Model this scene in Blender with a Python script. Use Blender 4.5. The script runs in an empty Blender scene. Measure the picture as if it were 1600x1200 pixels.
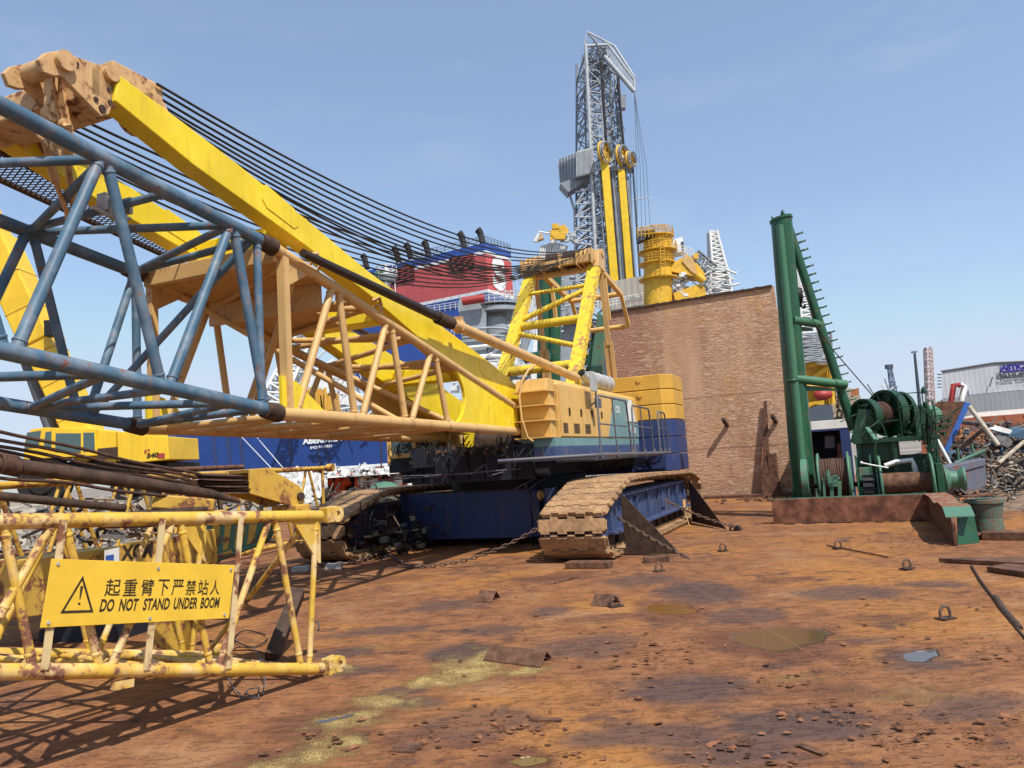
import bpy, math, random
from mathutils import Vector as V, Matrix, noise
R = math.radians
sc = bpy.context.scene
COL = sc.collection
random.seed(7)
Z = V((0, 0, 1))

# ------------------------------------------------------------------ camera
F, W0, H0, EYE = 1180.0, 1600.0, 1200.0, 1.65
PITCH, ROLL = R(5.8), R(3.7)
_f = V((0, math.cos(PITCH), math.sin(PITCH)))
_u0 = V((0, -math.sin(PITCH), math.cos(PITCH)))
_r0 = V((1, 0, 0))
_r = _r0 * math.cos(ROLL) - _u0 * math.sin(ROLL)
_u = _u0 * math.cos(ROLL) + _r0 * math.sin(ROLL)
EYEP = V((0, 0, EYE))

def ray(px, py):
    return _f + _r * ((px - 800) / F) - _u * ((py - 600) / F)
def proj(P):
    d = V(P) - EYEP
    z = d.dot(_f)
    return 800 + F * d.dot(_r) / z, 600 - F * d.dot(_u) / z
def G(px, py, z=0.0):
    d = ray(px, py)
    return EYEP + d * ((z - EYE) / d.z)
def WY(px, py, Y):
    d = ray(px, py)
    return EYEP + d * (Y / d.y)

class Frame:
    """a local frame standing on the deck: x to its right, y away, z up"""
    def __init__(s, ox, oy, az, oz=0.0):
        a = R(az)
        s.O = V((ox, oy, oz))
        s.U = V((math.sin(a), math.cos(a), 0))
        s.X = V((math.cos(a), -math.sin(a), 0))
        s.m = Matrix(((s.X.x, s.U.x, 0, ox), (s.X.y, s.U.y, 0, oy), (0, 0, 1, oz), (0, 0, 0, 1)))
    def w(s, x, y, z=0.0):
        return s.m @ V((x, y, z))
    def l(s, P):
        P = V(P) - s.O
        return V((P.dot(s.X), P.dot(s.U), P.z))
    def x(s, px, py, x):
        d = ray(px, py)
        t = ((s.O - EYEP).dot(s.X) + x) / d.dot(s.X)
        return s.l(EYEP + d * t)
    def y(s, px, py, y):
        d = ray(px, py)
        t = ((s.O - EYEP).dot(s.U) + y) / d.dot(s.U)
        return s.l(EYEP + d * t)
    def z(s, px, py, z=0.0):
        return s.l(G(px, py, z + s.O.z))

cam = bpy.data.cameras.new("camera")
co = bpy.data.objects.new("camera", cam)
COL.objects.link(co)
cam.sensor_width = 36.0
cam.lens = 36.0 * F / W0
cam.clip_start = 0.05
cam.clip_end = 20000
M4 = Matrix((( _r.x, _u.x, -_f.x, 0), (_r.y, _u.y, -_f.y, 0), (_r.z, _u.z, -_f.z, EYE), (0, 0, 0, 1)))
co.matrix_world = M4
sc.camera = co

# ------------------------------------------------------------------ light
SUN = V((0.30, -0.47, 0.83)).normalized()
w = bpy.data.worlds.new("World")
sc.world = w
w.use_nodes = True
nt = w.node_tree
nt.nodes.clear()
wo = nt.nodes.new('ShaderNodeOutputWorld')
bg = nt.nodes.new('ShaderNodeBackground')
sky = nt.nodes.new('ShaderNodeTexSky')
sky.sky_type = 'NISHITA'
sky.sun_disc = False
sky.sun_elevation = math.asin(SUN.z)
sky.sun_rotation = math.atan2(SUN.x, SUN.y)
sky.air_density = 1.0
sky.dust_density = 0.9
sky.ozone_density = 1.6
tc = nt.nodes.new('ShaderNodeTexCoord')
mpg = nt.nodes.new('ShaderNodeMapping'); mpg.inputs['Scale'].default_value = (1.2, 1.2, 5.0); mpg.inputs['Location'].default_value = (3.1, 1.7, .4)
nzc = nt.nodes.new('ShaderNodeTexNoise'); nzc.inputs['Scale'].default_value = 2.6; nzc.inputs['Detail'].default_value = 7; nzc.inputs['Roughness'].default_value = .58
mr_ = nt.nodes.new('ShaderNodeMapRange'); mr_.interpolation_type = 'SMOOTHSTEP'
for i_, q_ in enumerate((.50, .80, 0, .16)): mr_.inputs[i_ + 1].default_value = q_
mxc = nt.nodes.new('ShaderNodeMixRGB'); mxc.inputs[2].default_value = (4.0, 4.3, 4.8, 1)
nt.links.new(tc.outputs['Generated'], mpg.inputs[0]); nt.links.new(mpg.outputs[0], nzc.inputs['Vector'])
nt.links.new(nzc.outputs[0], mr_.inputs[0]); nt.links.new(mr_.outputs[0], mxc.inputs[0])
cap = nt.nodes.new('ShaderNodeMixRGB'); cap.blend_type = 'DARKEN'; cap.inputs[0].default_value = .9; cap.inputs[2].default_value = (3.7, 4.2, 5.0, 1)
hz0 = nt.nodes.new('ShaderNodeMixRGB'); hz0.inputs[0].default_value = .26; hz0.inputs[2].default_value = (2.9, 3.7, 5.0, 1)
nt.links.new(sky.outputs[0], cap.inputs[1]); nt.links.new(cap.outputs[0], hz0.inputs[1]); nt.links.new(hz0.outputs[0], mxc.inputs[1]); nt.links.new(mxc.outputs[0], bg.inputs[0])
bg.inputs[1].default_value = 0.15
nt.links.new(bg.outputs[0], wo.inputs[0])
sl = bpy.data.lights.new("sun", 'SUN')
sl.energy = 4.8
sl.angle = R(0.55)
sl.color = (1.0, 0.955, 0.88)
so = bpy.data.objects.new("sun", sl)
COL.objects.link(so)
so.rotation_euler = SUN.to_track_quat('Z', 'Y').to_euler()
so.location = (0, 0, 60)
sc.view_settings.view_transform = 'Standard'
sc.view_settings.look = 'None'
sc.view_settings.exposure = 0.25
sc.view_settings.gamma = 1.0
sc.cycles.max_bounces = 6

# ------------------------------------------------------------------ objects
ORG = {}
def setp(o, label=None, cat=None, group=None, kind=None):
    if label: o['label'] = label
    if cat: o['category'] = cat
    if group: o['group'] = group
    if kind: o['kind'] = kind
    return o
def thing(name, label, cat, loc, group=None):
    o = bpy.data.objects.new(name, None)
    o.empty_display_size = 0.2
    COL.objects.link(o)
    o.location = V(loc)
    ORG[o.name] = V(loc)
    return setp(o, label, cat, group)
def copy_tree(o, dloc=None, matrix=None, parent=None):
    c = o.copy()
    COL.objects.link(c)
    if parent: c.parent = parent
    for ch in list(o.children):
        copy_tree(ch, parent=c)
    if matrix is not None:
        c.matrix_world = matrix
    if dloc is not None:
        c.location = V(dloc)
    return c

class M:
    def __init__(s, T=None):
        s.v, s.f, s.sm = [], [], []
        s.T = T.m if isinstance(T, Frame) else T
    def add(s, vs, fs, smooth=False):
        n = len(s.v)
        if s.T is not None:
            vs = [s.T @ V(p) for p in vs]
        s.v += [tuple(p) for p in vs]
        s.f += [tuple(i + n for i in f) for f in fs]
        s.sm += [smooth] * len(fs)
        return s
    def box(s, c, d, rot=None):
        c = V(c); h = V(d) / 2
        vs = [V((x * h.x, y * h.y, z * h.z)) for z in (-1, 1) for y in (-1, 1) for x in (-1, 1)]
        if rot is not None: vs = [rot @ p for p in vs]
        return s.add([c + p for p in vs], [(0, 2, 3, 1), (4, 5, 7, 6), (0, 1, 5, 4), (2, 6, 7, 3), (0, 4, 6, 2), (1, 3, 7, 5)])
    def bx(s, x0, x1, y0, y1, z0, z1):
        return s.box(((x0 + x1) / 2, (y0 + y1) / 2, (z0 + z1) / 2), (abs(x1 - x0), abs(y1 - y0), abs(z1 - z0)))
    def basis(s, d, up=None):
        d = V(d).normalized()
        up = V(up) if up is not None else (Z if abs(d.z) < 0.95 else V((0, 1, 0)))
        a = d.cross(up).normalized()
        return d, a, a.cross(d).normalized()
    def bar(s, p, q, wd, ht, up=None, w2=None, h2=None):
        p, q = V(p), V(q)
        d, a, b = s.basis(q - p, up)
        w2 = wd if w2 is None else w2; h2 = ht if h2 is None else h2
        vs = [p + a * (i * wd / 2) + b * (j * ht / 2) for j in (-1, 1) for i in (-1, 1)]
        vs += [q + a * (i * w2 / 2) + b * (j * h2 / 2) for j in (-1, 1) for i in (-1, 1)]
        return s.add(vs, [(0, 2, 3, 1), (4, 5, 7, 6), (0, 1, 5, 4), (2, 6, 7, 3), (0, 4, 6, 2), (1, 3, 7, 5)])
    def ibeam(s, p, q, wd, ht, t=0.02, up=None):
        p, q = V(p), V(q)
        d, a, b = s.basis(q - p, up)
        o = b * (ht / 2 - t / 2)
        s.bar(p + o, q + o, wd, t, up); s.bar(p - o, q - o, wd, t, up)
        s.bar(p, q, t, ht - 2 * t, up)
        return s
    def tube(s, p, q, r, r2=None, n=12, caps=True):
        p, q = V(p), V(q)
        r2 = r if r2 is None else r2
        d, a, b = s.basis(q - p)
        c = [a * math.cos(2 * math.pi * i / n) + b * math.sin(2 * math.pi * i / n) for i in range(n)]
        vs = [p + k * r for k in c] + [q + k * r2 for k in c]
        s.add(vs, [(i, (i + 1) % n, n + (i + 1) % n, n + i) for i in range(n)], True)
        if caps:
            s.add([p + k * r for k in c], [tuple(range(n))[::-1]])
            s.add([q + k * r2 for k in c], [tuple(range(n))])
        return s
    def brace(s, p, q, r, n=10, bead=1.0):
        p, q = V(p), V(q); d = (q - p).normalized(); L_ = (q - p).length
        s.tube(p, q, r, n=n, caps=False)
        if bead:
            for c in (p + d * min(.10, L_ * .1), q - d * min(.10, L_ * .1)):
                s.lathe(c - d * .012, d, [(r * .98, 0), (r * 1.16, .006), (r * 1.16, .018), (r * .98, .024)], n)
        return s
    def pipe(s, p, q, ro, ri, n=16):
        p, q = V(p), V(q)
        d, a, b = s.basis(q - p)
        c = [a * math.cos(2 * math.pi * i / n) + b * math.sin(2 * math.pi * i / n) for i in range(n)]
        R4 = [[p + k * ro for k in c], [q + k * ro for k in c], [q + k * ri for k in c], [p + k * ri for k in c]]
        for j in range(4):
            A, B = R4[j], R4[(j + 1) % 4]
            s.add(A + B, [(i, (i + 1) % n, n + (i + 1) % n, n + i) for i in range(n)], j in (0, 2))
        return s
    def path(s, pts, r, n=7, closed=False):
        pts = [V(p) for p in pts]
        k = len(pts)
        ds = []
        for i in range(k):
            if closed: d = pts[(i + 1) % k] - pts[i - 1]
            else: d = pts[min(i + 1, k - 1)] - pts[max(i - 1, 0)]
            ds.append(d.normalized())
        _, a, b = s.basis(ds[0])
        vs = []
        for i in range(k):
            a = (a - ds[i] * a.dot(ds[i])).normalized()
            b = ds[i].cross(a)
            rr = r[i] if isinstance(r, (list, tuple)) else r
            vs += [pts[i] + (a * math.cos(2 * math.pi * j / n) + b * math.sin(2 * math.pi * j / n)) * rr for j in range(n)]
        fs = []
        for i in range(k if closed else k - 1):
            i2 = (i + 1) % k
            fs += [(i * n + j, i * n + (j + 1) % n, i2 * n + (j + 1) % n, i2 * n + j) for j in range(n)]
        s.add(vs, fs, True)
        if not closed:
            s.add(vs[:n], [tuple(range(n))[::-1]]); s.add(vs[-n:], [tuple(range(n))])
        return s
    def prism(s, pts, vec):
        pts = [V(p) for p in pts]; vec = V(vec); n = len(pts)
        s.add(pts + [p + vec for p in pts], [tuple(range(n))[::-1], tuple(range(n, 2 * n))] + [(i, (i + 1) % n, n + (i + 1) % n, n + i) for i in range(n)])
        return s
    def lathe(s, c, ax, prof, n=24, smooth=True, up=None):
        """prof: list of (radius, height along axis)"""
        c = V(c)
        d, a, b = s.basis(ax, up)
        vs = []
        for r, h in prof:
            vs += [c + d * h + (a * math.cos(2 * math.pi * i / n) + b * math.sin(2 * math.pi * i / n)) * r for i in range(n)]
        for k in range(len(prof) - 1):
            A, B = vs[k * n:(k + 1) * n], vs[(k + 1) * n:(k + 2) * n]
            s.add(A + B, [(i, (i + 1) % n, n + (i + 1) % n, n + i) for i in range(n)], smooth)
        return s
    def disc(s, c, ax, r, n=20):
        return s.tube(V(c) - V(ax).normalized() * 0.005, V(c) + V(ax).normalized() * 0.005, r, n=n)
    def sph(s, c, r, sc_=(1, 1, 1), nu=12, nv=8):
        c = V(c); vs = []; fs = []
        for j in range(nv + 1):
            t = math.pi * j / nv
            for i in range(nu):
                p = 2 * math.pi * i / nu
                vs.append(c + V((math.sin(t) * math.cos(p) * sc_[0], math.sin(t) * math.sin(p) * sc_[1], math.cos(t) * sc_[2])) * r)
        for j in range(nv):
            for i in range(nu):
                fs.append((j * nu + i, (j + 1) * nu + i, (j + 1) * nu + (i + 1) % nu, j * nu + (i + 1) % nu))
        return s.add(vs, fs, True)
    def ring(s, c, ax, Rr, r, n=20, m=8, a0=0, a1=360):
        d, a, b = s.basis(ax)
        c = V(c)
        full = abs(a1 - a0) >= 360
        k = n if full else n + 1
        pts = [c + (a * math.cos(R(a0 + (a1 - a0) * i / n)) + b * math.sin(R(a0 + (a1 - a0) * i / n))) * Rr for i in range(k)]
        return s.path(pts, r, m, closed=full)
    def zig(s, a0, a1, b0, b1, ts, us, r, n=8, r2=None):
        """zigzag braces between chord a and chord b at parameters ts (on a) and us (on b), alternating"""
        a0, a1, b0, b1 = V(a0), V(a1), V(b0), V(b1)
        A = [a0.lerp(a1, t) for t in ts]; B = [b0.lerp(b1, t) for t in us]
        seq = []
        for i in range(max(len(A), len(B))):
            if i < len(A): seq.append(A[i])
            if i < len(B): seq.append(B[i])
        for p, q in zip(seq, seq[1:]):
            s.tube(p, q, r, n=n, caps=False)
        return s
    def text(s, body, O, xd, yd, height=None, width=None, thick=0.0, bold=0.0, shear=0.0):
        """lettering as a flat mesh: O lower-left corner, xd / yd unit directions"""
        cu = bpy.data.curves.new("tmp_text", 'FONT')
        cu.body = body; cu.size = 1.0; cu.offset = bold; cu.extrude = 0.0; cu.shear = shear
        cu.resolution_u = 3
        ob = bpy.data.objects.new("tmp_text", cu)
        COL.objects.link(ob)
        dg = bpy.context.evaluated_depsgraph_get(); dg.update()
        me = bpy.data.meshes.new_from_object(ob.evaluated_get(dg))
        vs = [V(q.co) for q in me.vertices]; fs = [tuple(p.vertices) for p in me.polygons]
        bpy.data.objects.remove(ob); bpy.data.curves.remove(cu); bpy.data.meshes.remove(me)
        if not vs: return s
        x0 = min(q.x for q in vs); x1 = max(q.x for q in vs); y0 = min(q.y for q in vs); y1 = max(q.y for q in vs)
        sy = (height / (y1 - y0)) if height else 1
        sx = (width / (x1 - x0)) if width else sy
        O, xd, yd = V(O), V(xd).normalized(), V(yd).normalized()
        return s.add([O + xd * ((q.x - x0) * sx) + yd * ((q.y - y0) * sy) for q in vs], fs)
    def build(s, name, mat, parent=None, bevel=0.0, **kw):
        me = bpy.data.meshes.new(name)
        if parent is not None:
            org = ORG[parent.name]
        else:
            xs = [p[0] for p in s.v]; ys = [p[1] for p in s.v]; zs = [p[2] for p in s.v]
            org = V(((min(xs) + max(xs)) / 2, (min(ys) + max(ys)) / 2, min(zs)))
        me.from_pydata([(p[0] - org.x, p[1] - org.y, p[2] - org.z) for p in s.v], [], s.f)
        me.polygons.foreach_set('use_smooth', s.sm)
        for m_ in (mat if isinstance(mat, (list, tuple)) else [mat]): me.materials.append(m_)
        me.update()
        o = bpy.data.objects.new(name, me)
        COL.objects.link(o)
        if parent is not None: o.parent = parent
        else: o.location = org
        ORG[o.name] = org
        if bevel:
            b = o.modifiers.new('bevel', 'BEVEL')
            b.width = bevel; b.segments = 2; b.limit_method = 'ANGLE'; b.angle_limit = R(50)
            b.harden_normals = False
        return setp(o, **kw)

# ------------------------------------------------------------------ materials
class N:
    """tiny node helper"""
    def __init__(s, name):
        s.m = bpy.data.materials.new(name)
        s.m.use_nodes = True
        s.t = s.m.node_tree
        s.t.nodes.clear()
        s.out = s.t.nodes.new('ShaderNodeOutputMaterial')
        s.b = s.t.nodes.new('ShaderNodeBsdfPrincipled')
        s.t.links.new(s.b.outputs[0], s.out.inputs[0])
        s.geo = s.t.nodes.new('ShaderNodeNewGeometry')
        s.pos = s.geo.outputs['Position']
    def set(s, sock, val):
        i = s.b.inputs[sock] if isinstance(sock, str) else sock
        if hasattr(val, 'links') or hasattr(val, 'is_output'): s.t.links.new(val, i)
        else: i.default_value = val
    def lk(s, val, inp):
        if isinstance(val, bpy.types.NodeSocket): s.t.links.new(val, inp)
        else: inp.default_value = val
    def map(s, scale=(1, 1, 1), rot=(0, 0, 0), loc=(0, 0, 0), src=None):
        n = s.t.nodes.new('ShaderNodeMapping')
        n.inputs['Scale'].default_value = scale; n.inputs['Rotation'].default_value = rot; n.inputs['Location'].default_value = loc
        s.t.links.new(src or s.pos, n.inputs['Vector'])
        return n.outputs[0]
    def noise(s, scale, detail=4, rough=0.55, vec=None, dist=0.0):
        n = s.t.nodes.new('ShaderNodeTexNoise')
        n.inputs['Scale'].default_value = scale; n.inputs['Detail'].default_value = detail
        n.inputs['Roughness'].default_value = rough; n.inputs['Distortion'].default_value = dist
        s.t.links.new(vec or s.pos, n.inputs['Vector'])
        return n.outputs[0]
    def vor(s, scale, vec=None, feat='F1', out=0, rnd=1.0):
        n = s.t.nodes.new('ShaderNodeTexVoronoi')
        n.feature = feat
        n.inputs['Scale'].default_value = scale
        n.inputs['Randomness'].default_value = rnd
        s.t.links.new(vec or s.pos, n.inputs['Vector'])
        return n.outputs[out]
    def step(s, v, a, b, lo=0.0, hi=1.0):
        n = s.t.nodes.new('ShaderNodeMapRange')
        n.interpolation_type = 'SMOOTHSTEP'
        s.lk(v, n.inputs[0])
        for i, q in enumerate((a, b, lo, hi)): n.inputs[i + 1].default_value = q
        return n.outputs[0]
    def math(s, op, a, b=0.0, c=None, clamp=False):
        n = s.t.nodes.new('ShaderNodeMath'); n.operation = op; n.use_clamp = clamp
        s.lk(a, n.inputs[0]); s.lk(b, n.inputs[1])
        if c is not None: s.lk(c, n.inputs[2])
        return n.outputs[0]
    def mix(s, f, a, b, mode='MIX'):
        n = s.t.nodes.new('ShaderNodeMixRGB'); n.blend_type = mode
        s.lk(f, n.inputs[0])
        for i, q in ((1, a), (2, b)):
            if isinstance(q, (tuple, list)): n.inputs[i].default_value = (*q[:3], 1)
            else: s.t.links.new(q, n.inputs[i])
        return n.outputs[0]
    def bump(s, h, strength=0.4, dist=0.02, normal=None):
        n = s.t.nodes.new('ShaderNodeBump')
        n.inputs['Strength'].default_value = strength; n.inputs['Distance'].default_value = dist
        s.t.links.new(h, n.inputs['Height'])
        if normal: s.t.links.new(normal, n.inputs['Normal'])
        return n.outputs[0]
    def sep(s, v=None):
        n = s.t.nodes.new('ShaderNodeSeparateXYZ'); s.t.links.new(v or s.pos, n.inputs[0]); return n.outputs

def dk(c, k): return tuple(x * k for x in c)
RUST = (0.16, 0.06, 0.028)
def paint(name, col, rust=0.25, rough=0.45, dirt=0.3, scale=1.0, rustc=RUST, spec=0.4, dirtc=(0.10, 0.07, 0.05), chips=True, bump=0.25, bleach=0.0):
    n = N(name)
    big = n.noise(1.3 * scale, 3)
    med = n.noise(7 * scale, 6, 0.65)
    fine = n.noise(45 * scale, 4, 0.6)
    st = n.noise(1.0, 5, 0.6, n.map((9 * scale, 9 * scale, 0.7 * scale)))
    c = n.mix(n.step(big, 0.3, 0.7), dk(col, 0.88), tuple(min(1, x * 1.06) for x in col))
    if bleach: c = n.mix(n.math('MULTIPLY', n.step(n.noise(2.6 * scale, 4, .6), .45, .65), bleach), c, tuple(min(1, x * .55 + .33) for x in col))
    c = n.mix(n.math('MULTIPLY', n.step(st, 0.5, 0.78), dirt), c, dirtc)
    c = n.mix(n.math('MULTIPLY', n.step(fine, 0.55, 0.75), dirt * 0.5), c, dirtc)
    if rust > 0:
        th = 0.80 - 0.32 * rust
        m = n.step(n.math('ADD', n.math('MULTIPLY', med, 0.72), n.math('MULTIPLY', big, 0.28)), th - 0.12, th - 0.06)
        rc = n.mix(n.step(fine, 0.35, 0.65), dk(rustc, 0.65), dk(rustc, 1.5))
        c = n.mix(m, c, rc)
        halo = n.math('MULTIPLY', n.step(n.math('ADD', n.math('MULTIPLY', med, 0.72), n.math('MULTIPLY', big, 0.28)), th - 0.2, th - 0.08), 0.28)
        c = n.mix(halo, c, dk(rustc, 1.6))
        n.set('Roughness', n.step(m, 0, 1, rough, 0.85))
        hb = n.math('ADD', n.math('MULTIPLY', fine, 0.3), n.math('MULTIPLY', m, -0.7))
    else:
        n.set('Roughness', rough); hb = fine
    n.set('Base Color', c)
    n.b.inputs['Specular IOR Level'].default_value = spec
    n.set('Normal', n.bump(hb, bump, 0.008))
    return n.m
def plain(name, col, rough=0.6, metal=0.0, var=0.25, scale=6.0, spec=0.4, bump=0.15):
    n = N(name)
    f = n.noise(scale, 5, 0.6)
    n.set('Base Color', n.mix(n.step(f, 0.3, 0.7), dk(col, 1 - var), dk(col, 1 + var * 0.5)))
    n.b.inputs['Roughness'].default_value = rough; n.b.inputs['Metallic'].default_value = metal
    n.b.inputs['Specular IOR Level'].default_value = spec
    n.set('Normal', n.bump(n.noise(scale * 6, 3), bump, 0.006))
    return n.m
def glass(name, col=(0.05, 0.09, 0.09)):
    n = N(name)
    n.set('Base Color', (*col, 1)); n.set('Roughness', 0.08); n.b.inputs['Specular IOR Level'].default_value = 0.7
    return n.m

MT = {}
MT['blue'] = paint('blue_boom_paint', (0.06, 0.132, 0.205), rust=0.26, rough=0.5, dirt=0.9, dirtc=(0.16, 0.145, 0.15), scale=1.5, bleach=.28)
MT['tan'] = paint('tan_boom_paint', (0.58, 0.365, 0.145), rust=0.20, rough=0.5, dirt=0.6, dirtc=(0.28, 0.14, 0.06))
MT['yellow'] = paint('mast_yellow_paint', (0.80, 0.59, 0.018), rust=0.14, rough=0.40, dirt=0.35, dirtc=(0.42, 0.26, 0.02), scale=1.6, bleach=.06)
MT['house'] = paint('house_ochre_paint', (0.66, 0.40, 0.12), rust=0.10, rough=0.45, dirt=0.35, dirtc=(0.3, 0.16, 0.06))
MT['cwyellow'] = paint('ballast_ochre_paint', (0.60, 0.33, 0.05), rust=0.14, rough=0.5, dirt=0.4, dirtc=(0.32, 0.15, 0.04))
MT['navy'] = paint('navy_paint', (0.022, 0.038, 0.125), rust=0.08, rough=0.5, dirt=0.35, dirtc=(0.12, 0.11, 0.11))
MT['teal'] = paint('teal_paint', (0.16, 0.28, 0.29), rust=0.06, rough=0.5, dirt=0.3)
MT['white'] = paint('worn_white_paint', (0.72, 0.71, 0.67), rust=0.08, rough=0.5, dirt=0.3)
MT['black'] = plain('black_grease', (0.012, 0.011, 0.012), 0.6)
MT['dark'] = plain('dark_underframe', (0.012, 0.014, 0.022), 0.65)
MT['rope'] = plain('wire_rope_steel', (0.02, 0.013, 0.012), 0.6, var=0.4, scale=40)
MT['rustrope'] = plain('rusty_wire_rope', (0.075, 0.035, 0.022), 0.75, var=0.5, scale=30, bump=0.5)
MT['ruststeel'] = plain('rusty_steel', (0.13, 0.06, 0.034), 0.85, var=0.55, scale=9, bump=0.6)
MT['darkrust'] = plain('dark_rusty_steel', (0.06, 0.033, 0.022), 0.8, var=0.5, scale=11, bump=0.5)
MT['chain'] = plain('brown_chain_steel', (0.14, 0.085, 0.06), 0.75, var=0.5, scale=30, bump=0.4)
MT['rail'] = paint('rail_grey_paint', (0.10, 0.105, 0.125), rust=0.2, rough=0.5, dirt=0.4)
MT['grate'] = plain('grating_steel', (0.05, 0.04, 0.035), 0.6)
MT['galv'] = plain('galvanised_steel', (0.45, 0.45, 0.44), 0.45, metal=0.3)
MT['tipyellow'] = paint('lattice_yellow_paint', (0.66, 0.41, 0.055), rust=0.46, rough=0.45, dirt=0.6, dirtc=(0.33, 0.17, 0.06), scale=1.25, bleach=.6, rustc=(.17,.072,.045))
MT['gyellow'] = paint('gantry_yellow_paint', (0.76, 0.54, 0.03), rust=0.42, rough=0.5, dirt=0.6, dirtc=(0.38, 0.2, 0.05), scale=1.3, rustc=(.3,.15,.06))
MT['strap'] = paint('pale_strap', (.62,.48,.25), rust=.5, rough=.5, dirt=.4)
MT['dkgreen'] = paint('dark_machinery_green', (0.010, 0.046, 0.024), rust=0.10, rough=0.42, dirt=0.3, dirtc=(0.02, 0.03, 0.02))
MT['oldyellow'] = paint('old_yellow_paint', (0.56, 0.34, 0.05), rust=0.5, rough=0.5, dirt=0.4, dirtc=(0.3, 0.15, 0.04))
MT['green'] = paint('green_mast_paint', (0.016, 0.078, 0.040), rust=0.22, rough=0.30, dirt=0.3, dirtc=(0.02, 0.06, 0.03))
MT['ltgreen'] = paint('faded_green_paint', (0.075, 0.185, 0.125), rust=0.3, rough=0.5, dirt=0.5, dirtc=(0.05, 0.08, 0.05))
MT['midgreen'] = paint('mid_green_paint', (0.05, 0.155, 0.085), rust=0.12, rough=0.4, dirt=0.3, dirtc=(0.03, 0.06, 0.03))
MT['mud'] = None
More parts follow.
